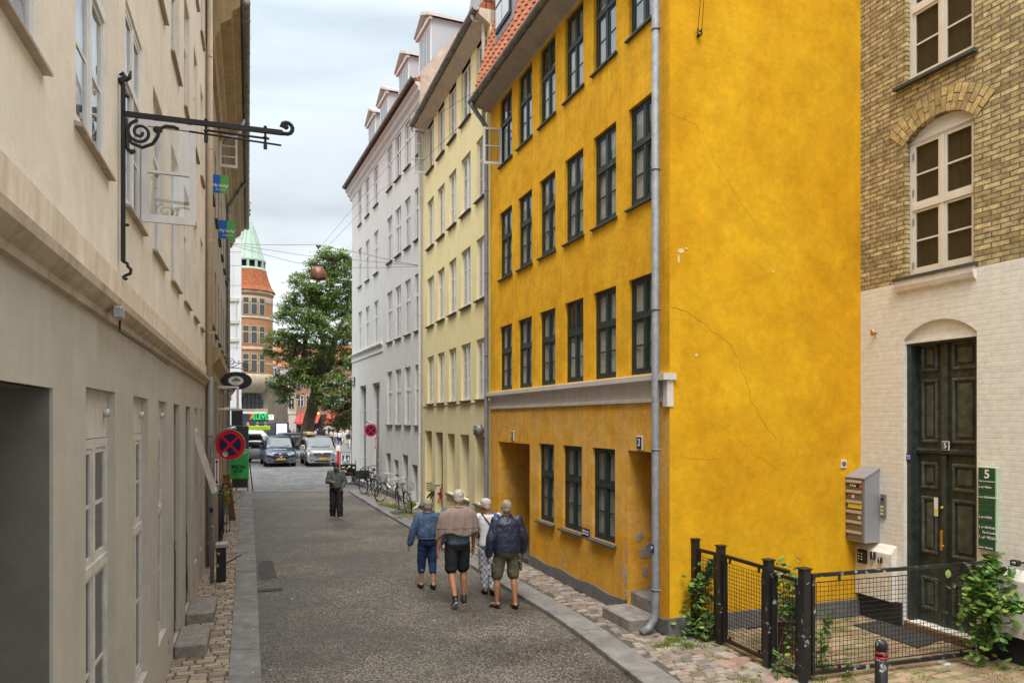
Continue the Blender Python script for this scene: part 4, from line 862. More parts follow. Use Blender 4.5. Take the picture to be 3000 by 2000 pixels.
dlast = (kr[-1]-kr[-2]).normalized(); kr += [kr[-1]+dlast*3, kr[-1]+dlast*9+Vector((2, 0, 0))]
kl = lambda Z: .142-.3556*Z
kl2 = lambda Z: -.20-.3595*Z
Z0 = kr[0].y
mb = MB()
pts = [(p.x+.06, p.y, -.07) for p in kr]; lp = [(kl(p.y)-.06, p.y, -.07) for p in kr]
for i in range(len(kr)-1): mb.quad(lp[i], lp[i+1], pts[i+1], pts[i])
tag(mb.build('road', ASP, fix=True), kind='structure')
mb = MB(); mb.quad((-40, Z0+.02, -.066), (25, Z0+.02, -.066), (25, 135, -.066), (-75, 135, -.066)); tag(mb.build('square_paving', SET), kind='structure')
mb = MB(); mb.box(kl(Z0)-.1, kr[0].x+.1, Z0-.12, Z0+.02, -.12, -.055); tag(mb.build('road_edge_strip', mat('strip_stone', (.16, .155, .15), .8, var=.3, vscale=8, bump=.5)), kind='structure')
KRB = island(mat('granite_kerb', (.185, .175, .163), .75, var=.2, vscale=5, bump=.35, bscale=70, col2=(.12, .115, .108), c2lo=.6, c2hi=.66, c2scale=3.2, fine=.12, dist=.004), .13)
mb = MB(); z = 2.0; rr = random.Random(3)
dv = Vector((-.3556, 1, 0)).normalized(); 
while z < Z0-.2:
    ln = rr.uniform(.7, 1.15); z1 = min(z+ln, Z0)
    a = [(kl2(z), z), (kl(z), z), (kl(z1-.02), z1-.02), (kl2(z1-.02), z1-.02)]; dz = rr.uniform(-.004, .004)
    b = .012; c = Vector((sum(q[0] for q in a)/4, sum(q[1] for q in a)/4, 0))
    top = [Vector((*q, dz))+(c-Vector((*q, 0))).normalized()*.016 for q in a]; mid_ = [Vector((*q, dz-.012)) for q in a]; bot = [Vector((*q, -.12)) for q in a]
    mb.add(top+mid_+bot, [(0, 1, 2, 3), (4, 5, 1, 0), (5, 6, 2, 1), (6, 7, 3, 2), (7, 4, 0, 3), (8, 9, 5, 4), (9, 10, 6, 5), (10, 11, 7, 6), (11, 8, 4, 7)]); z = z1
tag(mb.build('left_kerb', KRB), kind='structure')
broad(KRB, 2.2, .75, 1.2)
def along(pl, t):
    for i in range(len(pl)-1):
        L = (pl[i+1]-pl[i]).length
        if t <= L or i == len(pl)-2:
            d = (pl[i+1]-pl[i]).normalized(); return pl[i]+d*t, d
        t -= L
TL = sum((kr[i+1]-kr[i]).length for i in range(len(kr)-1))
KW = .40
mb = MB(); t_ = 0
while t_ < TL-1:
    ln = rr.uniform(.8, 1.25); p, d = along(kr, t_); q, d2 = along(kr, t_+ln-.02); n1 = Vector((-d.y, d.x, 0)); n2 = Vector((-d2.y, d2.x, 0))
    dz = rr.uniform(-.004, .004); a = [p, q, q+n2*KW, p+n1*KW]; c = sum(a, Vector())/4
    top = [v+(c-v).normalized()*.016+Vector((0, 0, dz)) for v in a]; mid_ = [v+Vector((0, 0, dz-.012)) for v in a]; bot = [v-Vector((0, 0, .12)) for v in a]
    mb.add(top+mid_+bot, [(0, 1, 2, 3), (4, 5, 1, 0), (5, 6, 2, 1), (6, 7, 3, 2), (7, 4, 0, 3), (8, 9, 5, 4), (9, 10, 6, 5), (10, 11, 7, 6), (11, 8, 4, 7)]); t_ += ln
tag(mb.build('right_kerb', KRB, fix=True), kind='structure')
# pavements: every stone of the near part is a real block
def stone(mb, c, u, v, lu, lv, rr, m=0, h=.02):
    P_ = []
    for k, (su, sv, s_, z_) in enumerate([(a, b, s2, z2_) for s2, z2_ in ((1, -.03), (.98, -.007), (.86, .004)) for a, b in ((-1, -1), (1, -1), (1, 1), (-1, 1))]):
        j = Vector((rr.uniform(-.006, .006), rr.uniform(-.006, .006), rr.uniform(-.002, .003) if k > 7 else 0))
        P_.append(c+u*(su*lu/2*s_)+v*(sv*lv/2*s_)+Vector((0, 0, z_))+j)
    mb.add(P_, [(8, 9, 10, 11), (4, 5, 9, 8), (5, 6, 10, 9), (6, 7, 11, 10), (7, 4, 8, 11), (0, 1, 5, 4), (1, 2, 6, 5), (2, 3, 7, 6), (3, 0, 4, 7)], m)
COB = island(mat('warm_cobble', (.27, .215, .145), .8, var=.2, vscale=9, bump=.7, bscale=50, dist=.006), .38, (.26, .22, .19))
COP = island(mat('pink_cobble', (.24, .19, .145), .8, var=.22, vscale=9, bump=.7, bscale=50, dist=.006), .38, (.20, .185, .165))
MOS = island(mat('mossy_paver', (.26, .215, .12), .88, var=.25, vscale=5, bump=.7, bscale=40, dist=.006, col2=(.15, .15, .035), c2lo=.50, c2hi=.62, c2scale=1.6), .28, (.33, .2, .15))
mb = MB(); u = Vector((1, .35, 0)).normalized(); v = Vector((-.35, 1, 0)).normalized(); rr = random.Random(5)
mb.box(0, 0, 0, 0, 0, 0)
mb = MB(); z = 5.0; row = 0
wallx = lambda Z: (-1.03-.3438*Z) if Z < 14.6 else (-.75-.3575*Z)
while z < Z0:
    h = rr.uniform(.085, .11); xa = wallx(z)-.05; xb = kl2(z)-.01; x_ = xa+rr.uniform(-.1, .0)
    while x_ < xb-.03:
        wd = rr.uniform(.12, .22) if z < 16 else rr.uniform(.2, .3); wd = min(wd, xb-x_)
        if wd > .04: c = Vector((x_+wd/2, z+(x_+wd/2-xb)*.35+h/2, 0)); stone(mb, c, u, v, wd-.007, h-.007, rr)
        x_ += wd
    z += h
o = tag(mb.build('left_pavement', COB), kind='structure')
mb = MB(); zz = [-3, Z0]
mb.quad((wallx(-3)-.3, -3, -.016), (kl2(-3), -3, -.016), (kl2(Z0), Z0, -.016), (wallx(Z0)-.3, Z0, -.016)); tag(mb.build('left_pavement_bed', JNT), kind='structure')
# right pavement
fence_line = [Vector((2.3, 10.2, 0)), Vector((3.25, 8.15, 0)), Vector((3.25+2.6, 8.15+.72, 0))]
fu = Vector((fence_line[1]-fence_line[0])).normalized(); fn = Vector((-fu.y, fu.x, 0))     # fn points into the courtyard
def kerb_side(p):       # >0 to the right of the kerb's inner edge
    best = None
    for i in range(len(kr)-1):
        a, b = kr[i], kr[i+1]; d = (b-a).normalized(); t = (p-a).dot(d)
        if -.2 <= t <= (b-a).length+.2 or (i == len(kr)-2 and t > 0):
            s_ = (p-a).dot(Vector((-d.y, d.x, 0)))-KW
            if best is None or abs(s_) < abs(best): best = s_
    return best if best is not None else -1
def bld_side(p):        # <0 on the street side of the right houses
    for A_, B_ in ((GR_far, YE_far), (YE_far, OR_far), (OR_far, OR_near)):
        if A_[1] >= p.y >= B_[1]:
            t = (A_[1]-p.y)/(A_[1]-B_[1]); return p.x-(A_[0]+(B_[0]-A_[0])*t)
    return -1
mbc, mbp, mbm = MB(), MB(), MB(); rr = random.Random(11)
def poly_rows(z0, z1, hgt, wfun, ok, mbx, u, v, org, tmin, tmax, pat=.5):
    t = tmin; row = 0
    while t < tmax:
        h = hgt(); s_ = z0+(row % 2)*wfun()*pat
        while s_ < z1:
            wd = wfun(); c = org+u*(s_+wd/2)+v*(t+h/2)
            if ok(c): stone(mbx, Vector((c.x, c.y, 0)), u, v, wd-.008, h-.008, rr)
            s_ += wd
        t += h; row += 1
dS = (Vector((*OR_near, 0))-Vector((*OR_far, 0))).normalized(); nS = Vector((-dS.y, dS.x, 0))
def beyond(p): return (p-fence_line[0]).dot(fn)
def right_of_corner(p): return (p-fence_line[1]).dot((fence_line[2]-fence_line[1]).normalized().cross(Vector((0, 0, 1))))
def inyard(p): return beyond(p) > 0 and (p-fence_line[1]).dot(Vector((-(fence_line[2]-fence_line[1]).y, (fence_line[2]-fence_line[1]).x, 0)).normalized()) > 0
def gabl(p): return (p-Vector((*OR_near, 0))).dot(dS)      # >0: in front of the gable
def fr(p): return -beyond(p)
def okc(p):
    if kerb_side(p) < .05 or p.y > Z0: return False
    if p.y > 9.98 and gabl(p) < 0: return bld_side(p) < -.0
    return (0.42 < fr(p)) and p.x < 3.6 and not inyard(p)
poly_rows(-6, 4, lambda: rr.uniform(.085, .115), lambda: rr.uniform(.12, .19), okc, mbc, nS, dS, Vector((*OR_near, 0)), -27, 9)
def okl(p): return gabl(p) > .02 and kerb_side(p) > .05 and -.03 <= fr(p) <= .44 and p.y > 4
poly_rows(-9, 3, lambda: rr.uniform(.2, .23), lambda: rr.uniform(.19, .25), okl, mbp, fu, fn, fence_line[0], -.66, 1)
def okm(p): return gabl(p) > .04 and fr(p) < -.02 and p.x < 9 and p.y > 3.5
poly_rows(-1, 10, lambda: .11+rr.uniform(-.004, .004), lambda: rr.uniform(.2, .22), okm, mbm, fn, fu, fence_line[0], -1.5, 7)
tag(mbc.build('right_pavement', COP, fix=True), kind='structure')
tag(mbp.build('slab_band', island(mat('square_paver', (.27, .235, .19), .8, var=.2, vscale=6, bump=.6, bscale=40), .3, (.36, .2, .15)), fix=True), kind='structure')
tag(mbm.build('courtyard_paving', MOS, fix=True), kind='structure')
mb = MB(); pr = [p+Vector((.3, 0, -.016)) for p in kr]
for i in range(len(pr)-1): mb.quad(pr[i], pr[i+1], pr[i+1]+Vector((12, 0, 0)), pr[i]+Vector((12, 0, 0)))
tag(mb.build('right_pavement_bed', JNT, fix=True), kind='structure')


TAR = mat('tar_seam', (.035, .032, .03), .6, var=.3, vscale=10)
for pts_ in ([(760, 1478), (800, 1476), (850, 1480), (900, 1477)],):
    q_ = [G(a, b, -.066)+Vector((0, 0, .001)) for a, b in pts_]; mb = MB(); L_ = []; R_ = []
    for i in range(len(q_)-1):
        for k in range(8):
            p = q_[i].lerp(q_[i+1], k/8); d = (q_[i+1]-q_[i]).normalized(); n_ = Vector((-d.y, d.x, 0)); wv = .012+.006*math.sin(i*9+k*2.3); j = n_*(.03*math.sin(i*5+k*1.1)); L_.append(p+j-n_*wv); R_.append(p+j+n_*wv)
    mb.add(L_+R_, [(i, i+1, len(L_)+i+1, len(L_)+i) for i in range(len(L_)-1)]); tag(mb.build('road_tar_seam', TAR, fix=True), kind='structure')
# ================================================================ backdrop of the square
RBR = brickmat('red_brick', (.46, .20, .085), (.36, .15, .07), (.30, .2, .12), .3, .1, 'xz', .3, .2, .012)
STN = mat('sandstone', (.42, .35, .24), .8, var=.15, vscale=1.5, bump=.2, bscale=8)
COPP = mat('copper_patina', (.35, .45, .37), .6, var=.12, vscale=.8, streak=.12)
COPD = mat('dark_copper_patina', (.10, .22, .16), .6)
DKW = mat('dark_window_frame', (.02, .035, .03), .4)
SKYP = mat('far_pane', (.06, .07, .075), .15)
TZ = 95.0; kt = TZ/F_; tx = (730-1500)*kt; zt = lambda y: CH+(1230-y)*kt
tw = thing('corner_tower_building', 'red brick corner tower with green copper spire and arched first floor window', 'building', (tx, TZ, 0))
r0 = 66*kt
mb = MB(); mb.lathe([(r0, zt(1100)), (r0, zt(868))], n=32); mb.build('tower_wall', RBR, tw)
mb = MB()
for y0, y1, e_ in ((1118, 1098, .12), (1070, 1066, .03), (1030, 1022, .1), (985, 980, .03), (940, 933, .08), (893, 876, .05), (868, 858, .18)):
    mb.lathe([(r0, zt(y0)), (r0+e_*.7, zt(y0)), (r0+e_, zt(y0)+.05), (r0+e_, zt(y1)-.05), (r0, zt(y1)+.03)], n=32)
mb.lathe([(r0-.9, zt(1152)), (r0-.4, zt(1142)), (r0+.0, zt(1130)), (r0+.15, zt(1120)), (r0+.15, zt(1110))], n=32)
mb.build('stone_bands', STN, tw)
mb = MB(); mb.lathe([(72*kt+.15, zt(858)), (66*kt, zt(845)), (57*kt, zt(822)), (51*kt, zt(800)), (49*kt, zt(793))], n=12, sm=False); mb.build('tile_roof', TILE, tw)
mb = MB(); mb.lathe([(49*kt, zt(796)), (50*kt, zt(794)), (48*kt, zt(788)), (42*kt, zt(788))], n=12, sm=False); mb.build('lantern_sill', COPP, tw)
mb = MB(); mb.lathe([(34*kt, zt(790)), (34*kt, zt(764))], n=12, sm=False); mb.build('lantern_core', M_['black'], tw)
for k in range(12):
    a = R(15+30*k); mb = MB(); mb.box(-.16, .16, -.1, .1, zt(790), zt(766), 0, Matrix.Translation((43*kt*math.sin(a), -43*kt*math.cos(a), 0)) @ Matrix.Rotation(a, 4, 'Z')); mb.build('lantern_post', COPP, tw)
mb = MB(); mb.lathe([(48*kt, zt(764)), (48*kt, zt(768)), (46*kt, zt(770)), (38*kt, zt(745)), (29*kt, zt(715)), (16.5*kt, zt(675)), (10*kt, zt(655)), (10.5*kt, zt(654)), (2.2*kt, zt(633)), (.8*kt, zt(628))][::1], n=12, sm=False)
mb.lathe([(0.01, zt(764)), (48*kt, zt(764))], n=12)
for k in range(12):
    a = R(30*k); pr_ = [(46*kt, zt(770)), (38*kt, zt(745)), (30*kt, zt(715)), (18*kt, zt(675)), (11*kt, zt(657))]
    mb.tube([(r*1.0*math.cos(a), r*math.sin(a), z) for r, z in pr_], .035, 4)
mb.build('copper_spire', COPP, tw)
mb = MB(); mb.tube([(0, 0, zt(630)), (0, 0, zt(590))], .07, 6); mb.ell((0, 0, zt(628)), (.18, .18, .18)); mb.ell((0, 0, zt(616)), (.2, .2, .14)); mb.tube([(-.28, 0, zt(616)), (.28, 0, zt(616))], .06, 5); mb.build('finial', M_['iron'], tw)
mb = MB(); mb.prism([(-.4, zt(601)), (.05, zt(600)), (.35, zt(594)), (.1, zt(590)), (-.1, zt(595)), (-.45, zt(590))], -.03, .03); mb.build('weather_vane', mat('gilt', (.6, .36, .06), .4, .6), tw)
for (ya, yb, yc_) in ((878+2, 897, 930), (965-5, 978, 1012), (1045-5, 1058, 1095)):
    for k, dg in enumerate((-50, -30, -10, 12, 31, 51)):
        a = R(dg); M = Matrix.Rotation(a, 4, 'Z'); R_ = r0
        mb = MB(); mb.box(-.40, .40, -R_-.06, -R_+.15, zt(yc_), zt(ya), 0, M); f = mb.build('window', STN, tw)
        mb = MB()
        for z0_, z1_ in ((zt(yc_)+.1, zt(yb)-.08), (zt(yb)+.08, zt(ya)-.1)): mb.box(-.31, .31, -R_-.08, -R_-.061, z0_, z1_, 0, M)
        mb.build('frame', DKW, f); mb = MB()
        for z0_, z1_ in ((zt(yc_)+.18, zt(yb)-.15), (zt(yb)+.15, zt(ya)-.17)): mb.box(-.24, .24, -R_-.095, -R_-.081, z0_, z1_, 0, M)
        mb.build('pane', SKYP, f)
# lower storeys below the corbelled bay
xl, xr = -6.0, 58*kt
mb = MB()
def archhole(mb, x0, x1, z0, zs, y, d, zt_, zb_, xa, xb, m=0):
    n = 16; hw_ = (x1-x0)/2; cx_ = (x0+x1)/2
    mb.quad((xa, y, zb_), (x0, y, zb_), (x0, y, zt_), (xa, y, zt_), m); mb.quad((x1, y, zb_), (xb, y, zb_), (xb, y, zt_), (x1, y, zt_), m); mb.quad((x0, y, zb_), (x1, y, zb_), (x1, y, z0), (x0, y, z0), m)
    for i in range(n):
        a, b = math.pi*(1-i/n), math.pi*(1-(i+1)/n); p, q = (cx_+hw_*math.cos(a), zs+hw_*.95*math.sin(a)), (cx_+hw_*math.cos(b), zs+hw_*.95*math.sin(b))
        mb.quad((p[0], y, p[1]), (q[0], y, q[1]), (q[0], y, zt_), (p[0], y, zt_), m); mb.quad((p[0], y, p[1]), (p[0], y+d, p[1]), (q[0], y+d, q[1]), (q[0], y, q[1]), m)
fx = -.6
archhole(mb, -.85, 2.0, zt(1196), zt(1178), fx, .3, zt(1118), zt(1205), xl, xr)
mb.quad((xr, fx, 0), (xr, 8, 0), (xr, 8, zt(1118)), (xr, fx, zt(1118)))
mb.quad((xl, fx, zt(1118)), (xr, fx, zt(1118)), (xr, 8, zt(1118)), (xl, 8, zt(1118)))
mb.build('stone_wall', mat('rusticated_stone', (.19, .16, .115), .85, var=.25, vscale=.9, bump=.4, bscale=3), tw)
mb = MB(); mb.box(-.85, 2.0, fx+.3, fx+.34, zt(1196), zt(1145)); f = mb.build('arched_window', SKYP, tw)
mb = MB()
for x in (-.8, -.2, .35, .85, 1.4, 1.9): mb.box(x-.04, x+.04, fx+.22, fx+.3, zt(1196), zt(1148))
for z in (zt(1196), zt(1182), zt(1165)): mb.box(-.85, 2.0, fx+.22, fx+.3, z, z+.09)
mb.build('frame', DKW, f)
mb = MB(); mb.box(xl, xr+.1, fx-.25, fx, zt(1206), zt(1197)); mb.build('stone_ledge', STN, tw)
mb = MB(); mb.box(xl, xr+.05, fx-.2, fx, zt(1234), zt(1211)); fas = mb.build('shop_fascia', mat('slate_fascia', (.03, .045, .055), .5), tw)
SG = emis('lit_green', (.0, .5, .08), .35); SR = emis('lit_red', (.8, .05, .02), .4)
text('7', 1.05, SR, fas, ((745+6-730)*kt-.35, fx-.25, zt(1220.5)), (R(90), 0, 0), bold=.04); text('-ELEVEN', .95, SG, fas, ((775-730)*kt-.1, fx-.25, zt(1221)), (R(90), 0, 0), bold=.02, xs=.78)
mb = MB(); mb.box(xl, xr, fx, fx+.1, 0, zt(1234)); sh = mb.build('shop_front', GLASSD, tw)
mb = MB(); mb.box(xl, xr, fx+1.2, fx+1.3, 0, zt(1234)); mb.build('shop_interior', mat('dim_shop', (.10, .08, .06), .9, var=.5, vscale=1.2), tw)
for x in (-5, -3, -1.2, .1, 1.3, xr-.2): mb = MB(); mb.box(x-.18, x+.18, fx-.12, fx+.02, -.06, zt(1234)); mb.build('stone_pier', STN, tw)
t = thing('lit_cube_sign', 'small lit white box sign with a red and orange 7 beside the green lettering', 'sign', P(795.5, 1222, 94))
mb = MB(); mb.rbox(-.36, .36, -.12, .12, -.36, .36, .03); mb.build('housing', mat('sign_green', (.02, .25, .08), .4), t)
mb = MB(); mb.box(-.3, .3, -.13, -.121, -.3, .3); mb.build('face', emis('lit_white', (.8, .8, .78), .25), t)
text('7', .55, SR, t, (0, -.14, 0), (R(90), 0, 0), bold=.02)
mb = MB(); mb.tube([(-.8, .1, .1), (-.3, .1, .1)], .04); mb.build('bracket', M_['steel'], t)
# far town houses
def farhouse(name, label, x0, x1, ytop, Zd, m, cols_, rows_, roof=None, roofh=4, low=None, dep=10, wm=None, rz=0, ridge=.5, win=(.9, 1.5)):
    k = Zd/F_; X0 = (x0-1500)*k; X1 = (x1-1500)*k; W = X1-X0; H = CH+(1230-ytop)*k
    t = thing(name, label, 'house', (X0, Zd, -.06), rz)
    mb = MB(); mb.box(0, W, 0, dep, 0, H); mb.build('wall', m, t)
    if low: mb = MB(); mb.box(.0, W, -.05, 0, 0, low[0]); mb.build('ground_storey', low[1], t); mb = MB(); mb.box(0, W, -.14, 0, low[0], low[0]+.15); mb.build('string_course', M_['white2'], t)
    if roof:
        mb = MB(); mb.prism([(-.35, H-.05), (dep*ridge, H+roofh), (dep+.3, H-.05)], 0, W, ax='x'); rf = mb.build('roof', roof, t, fix=True)
    for c in cols_:
        for (z0_, z1_) in rows_:
            x = W*c; mb = MB(); mb.box(x-win[0]/2, x+win[0]/2, -.05, .02, z0_, z1_); f = mb.build('window', wm or M_['white2'], t)
            mb = MB()
            for q in (-1, 1):
                for (a, b) in ((z0_+.08, z0_+(z1_-z0_)*.6), (z0_+(z1_-z0_)*.66, z1_-.08)): mb.box(x+q*win[0]*.25-win[0]*.18, x+q*win[0]*.25+win[0]*.18, -.07, -.052, a, b)
            mb.build('pane', SKYP, f)
    return t
FTL = mat('far_tiles', (.36, .13, .055), .8, var=.3, vscale=1)
FW = mat('far_white_render', (.62, .59, .54), .85, var=.06); FW2 = mat('far_cool_render', (.66, .66, .66), .85, var=.05); FB = mat('far_beige', (.38, .33, .27), .85)
farhouse('town_house', 'cream white far town house directly right of the brick tower', 778, 812, 1064, 118, FW, (.28, .75), ((1.2, 3), (4.2, 6.2), (7.1, 9.1), (9.9, 11.3)), FTL, 4.0)
farhouse('town_house', 'cool white far town house with beige ground storey left of the tree', 812.5, 846, 1072, 116, FW2, (.3, .7), ((1.3, 2.6), (4.8, 6.6), (7.6, 9.4)), FTL, 4.2, (3.9, FB))
farhouse('town_house', 'narrow yellowish far house behind the red awnings', 846.5, 868, 1120, 113, mat('far_yellowish', (.55, .47, .32), .85), (.35,), ((4.6, 6.4),), FTL, 3, (3.9, FW))
cafe = farhouse('cafe_building', 'far red brick building with orange roof behind the big tree', 868, 1120, 1060, 108, mat('far_pink_brick', (.36, .20, .13), .85, var=.2, vscale=1), (.05, .15, .25, .35, .45, .55, .65, .75, .85, .95), ((4.9, 6.6), (7.6, 9.3)), FTL, 3)
for i, (x, w_) in enumerate(((.2, 3.4), (4.6, 3.2), (8.4, 3.0))):
    mb = MB(); mb.prism([(0, 3.9), (-1.9, 2.6), (-1.9, 2.45), (0, 3.75)], x, x+w_, ax='x'); mb.build('awning', mat('red_awning', (.42, .06, .05), .7, streak=.3) if i == 0 else bpy.data.materials['red_awning'], cafe, fix=True)
mb = MB(); mb.box(.05, 12.4, -.08, 0, .1, 3.8); mb.build('shop_front', mat('dim_front', (.05, .04, .035), .3, var=.6, vscale=1), cafe)
t = thing('oval_sign', 'red oval cafe sign hanging in front of the far awnings', 'sign', P(880, 1239, 100)); mb = MB(); mb.ell((0, 0, 0), (.5, .08, .3)); mb.build('board', mat('cafe_red', (.65, .04, .03), .4), t); text('China Box', .2, M_['white2'], t, (0, -.09, 0), (R(90), 0, 0))
mb = MB(); mb.tube([(0, .05, .25), (0, .05, 1.2)], .03); mb.build('hanger', M_['black'], t)
t = thing('yellow_lit_sign', 'small yellow lit box sign above the awnings behind the trunk', 'sign', P(930, 1209.5, 100)); mb = MB(); mb.rbox(-.25, .25, -.05, .05, -.13, .13, .02); mb.build('face', emis('lit_yellow', (.85, .75, .05), .5), t); mb = MB(); mb.rbox(-.3, .3, -.03, .07, .13, .35, .02); mb.build('housing', M_['black'], t)
# white wrapped scaffold gable beyond the brown house
t = thing('white_building', 'pale wrapped facade with faint window outlines beyond the brown house', 'building', (P(600, 1230, 47).x, 47, -.06))
w_ = P(707, 1230, 47).x-P(600, 1230, 47).x; WH = 20
SH = mat('pale_sheeting', (.60, .60, .61), .7, var=.05, vscale=.8, streak=.05)
mb = MB(); mb.prism([(0, 0), (w_, 0), (w_-4, 8), (-4, 8)], 0, WH, ax='z'); mb.build('wall', SH, t, fix=True)
mb = MB(); 
for x in (w_-1.0, w_-.52): mb.box(x, x+.012, -.01, 0, 0, WH)
for y in (694, 735, 775, 833, 1015, 1060): z = CH+(1230-y)/F_*47; mb.box(0, w_, -.012, -.0005, z, z+.015)
mb.build('sheet_seams', mat('seam_grey', (.36, .36, .37), .8), t)
MLD = mat('printed_moulding', (.50, .47, .38), .8)
for ya, yb in ((870, 880), (935, 945), (990, 998)):
    mb = MB(); z0_, z1_ = CH+(1230-yb)/F_*47, CH+(1230-ya)/F_*47; mb.box(w_-1.35, w_-.15, -.09, -.013, z0_, z1_); mb.build('moulding', MLD, t)
for ya, yb in ((882, 930), (948, 985), (999, 1018)):
    mb = MB(); z0_, z1_ = CH+(1230-yb)/F_*47, CH+(1230-ya)/F_*47
    for q in ((w_-1.2, w_-1.13), (w_-.35, w_-.28)): mb.box(*q, -.05, -.013, z0_, z1_)
    mb.build('frame_outline', MLD, t)
# advertising screen and shelter
t = thing('advert_screen', 'lit lavender street advertising screen in a dark frame left of the tree', 'screen', P(826, 1262, 78))
mb = MB(); mb.rbox(-.72, .72, -.1, .1, -1.7, .95, .05); mb.build('housing', mat('navy_black', (.012, .013, .03), .4), t)
mb = MB(); mb.box(-.56, .56, -.115, -.101, -.85, .78); sc_ = mb.build('screen', emis('lit_lavender', (.36, .36, .66), .55), t)
text("Tid til\nat nyde\nlivet", .3, M_['white2'], t, (0, -.125, .3), (R(90), 0, 0))
t = thing('shelter', 'dark flat canopy shelter below the tower shop sign', 'shelter', P(800, 1243, 90))
mb = MB(); mb.rbox(-1.9, 1.6, -.6, .6, 0, .16, .04); mb.build('canopy', mat('dark_canopy', (.04, .04, .04), .5), t)
for x in (-1.6, 1.3):
    mb = MB(); mb.box(x-.05, x+.05, -.05, .05, -2.4, 0); mb.build('post', M_['black'], t)
mb = MB(); mb.box(-1.5, 1.2, .3, .32, -2.2, -.1); mb.build('glass_panel', GLASSD, t)
# ---- the big tree
tr = thing('tree', 'large leaning broadleaf tree with dense green crown on the square', 'tree', (P(883, 1338, 58).x, 58, -.06))
To = Vector(tr.location)
def T(px, py, dz=0, z=58): return P(px, py, z+dz)-To
LEAF = bpy.data.materials.new('foliage'); LEAF.use_nodes = True
def leafmat(m, c1, c2, c3, rough=.5):
    nt = m.node_tree; b = nt.nodes['Principled BSDF']; b.inputs['Roughness'].default_value = rough; b.inputs['Specular IOR Level'].default_value = .35
    g = N(nt, 'ShaderNodeNewGeometry'); r = N(nt, 'ShaderNodeValToRGB'); e = r.color_ramp.elements; e[0].color = (*c1, 1); e[1].color = (*c3, 1); q = e.new(.5); q.color = (*c2, 1)
    nt.links.new(g.outputs['Random Per Island'], r.inputs[0]); nt.links.new(r.outputs[0], b.inputs['Base Color'])
    b.inputs['Subsurface Weight'].default_value = 0
    tl = N(nt, 'ShaderNodeBsdfTranslucent'); nt.links.new(r.outputs[0], tl.inputs[0]); mx = N(nt, 'ShaderNodeMixShader'); mx.inputs[0].default_value = .3
    nt.links.new(b.outputs[0], mx.inputs[1]); nt.links.new(tl.outputs[0], mx.inputs[2]); nt.links.new(mx.outputs[0], nt.nodes['Material Output'].inputs[0]); return m
leafmat(LEAF, (.09, .16, .045), (.19, .29, .085), (.38, .42, .13))
BARK = mat('bark', (.16, .125, .085), .95, var=.35, vscale=3, streak=.4, bump=1.0, bscale=6, dist=.06)
mb = MB(); rr = random.Random(21)
def limb(mb, pts, rs, n=8):
    # subdivide with wobble
    out = []; ro = []
    for i in range(len(pts)-1):
        for k in range(3):
            t_ = k/3; p = pts[i].lerp(pts[i+1], t_)+Vector((rr.uniform(-1, 1), rr.uniform(-1, 1), rr.uniform(-1, 1)))*rs[i]*.15; out.append(p); ro.append(rs[i]+(rs[i+1]-rs[i])*t_)
    out.append(pts[-1]); ro.append(rs[-1]); mb.tube(out, ro, n)
limb(mb, [T(868, 1342), T(884, 1325), T(893, 1290), T(905, 1240), T(918, 1185), T(926, 1135), T(934, 1100)], [.8, .68, .52, .47, .45, .43, .4], 12)
limb(mb, [T(926, 1140), T(905, 1095), T(890, 1055), T(893, 1005), T(900, 960), T(908, 900), T(912, 850), T(900, 800)], [.34, .28, .24, .2, .16, .12, .08, .03])
limb(mb, [T(934, 1105), T(940, 1060), T(945, 1000, 2), T(950, 930, 3), T(965, 870, 3), T(975, 800, 2), T(970, 750)], [.36, .28, .2, .15, .11, .07, .03])
limb(mb, [T(934, 1105), T(960, 1065, -1), T(973, 1035, -1), T(985, 985, -1), T(1002, 945, -1), T(1020, 890, -1), T(1030, 830)], [.38, .32, .27, .22, .15, .1, .04])
limb(mb, [T(925, 1130), T(955, 1100, -2), T(990, 1080, -3), T(1030, 1070, -3)], [.16, .11, .08, .03])
limb(mb, [T(892, 1020), T(868, 1000, -1), T(845, 985, -1), T(815, 1000, -1)], [.18, .13, .1, .04]); limb(mb, [T(895, 960), T(860, 930), T(835, 920)], [.14, .1, .04])
limb(mb, [T(905, 1095), T(870, 1060, -1), T(850, 1040, -1), T(800, 1040, -1)], [.2, .14, .1, .04]); limb(mb, [T(945, 1000), T(920, 930, 1), T(890, 860), T(870, 830)], [.15, .12, .08, .04])
limb(mb, [T(985, 985), T(1010, 960), T(1040, 940)], [.15, .1, .05]); limb(mb, [T(950, 930), T(925, 850), T(935, 780)], [.15, .1, .04])
mb.build('trunk', BARK, tr)
blobs = [(945, 790, 48), (1000, 800, 52), (895, 835, 40), (955, 862, 55), (858, 890, 36), (1015, 900, 52), (832, 925, 32), (900, 925, 45), (815, 985, 32), (868, 985, 40), (945, 965, 50), (1015, 985, 48), (848, 1040, 40), (792, 1035, 22), (925, 1062, 52), (1000, 1065, 52), (858, 1105, 42), (812, 1120, 26), (838, 1160, 32), (985, 1140, 50), (1005, 1195, 42), (950, 1175, 30), (960, 745, 22), (1010, 755, 26), (1050, 860, 50), (1060, 960, 50), (1055, 1060, 50), (1055, 1150, 50), (905, 1120, 28), (985, 1230, 24), (1030, 1235, 24), (925, 1105, 30), (885, 1070, 30), (950, 1035, 30), (905, 1020, 30), (965, 905, 34), (925, 880, 30)]
mb = MB()
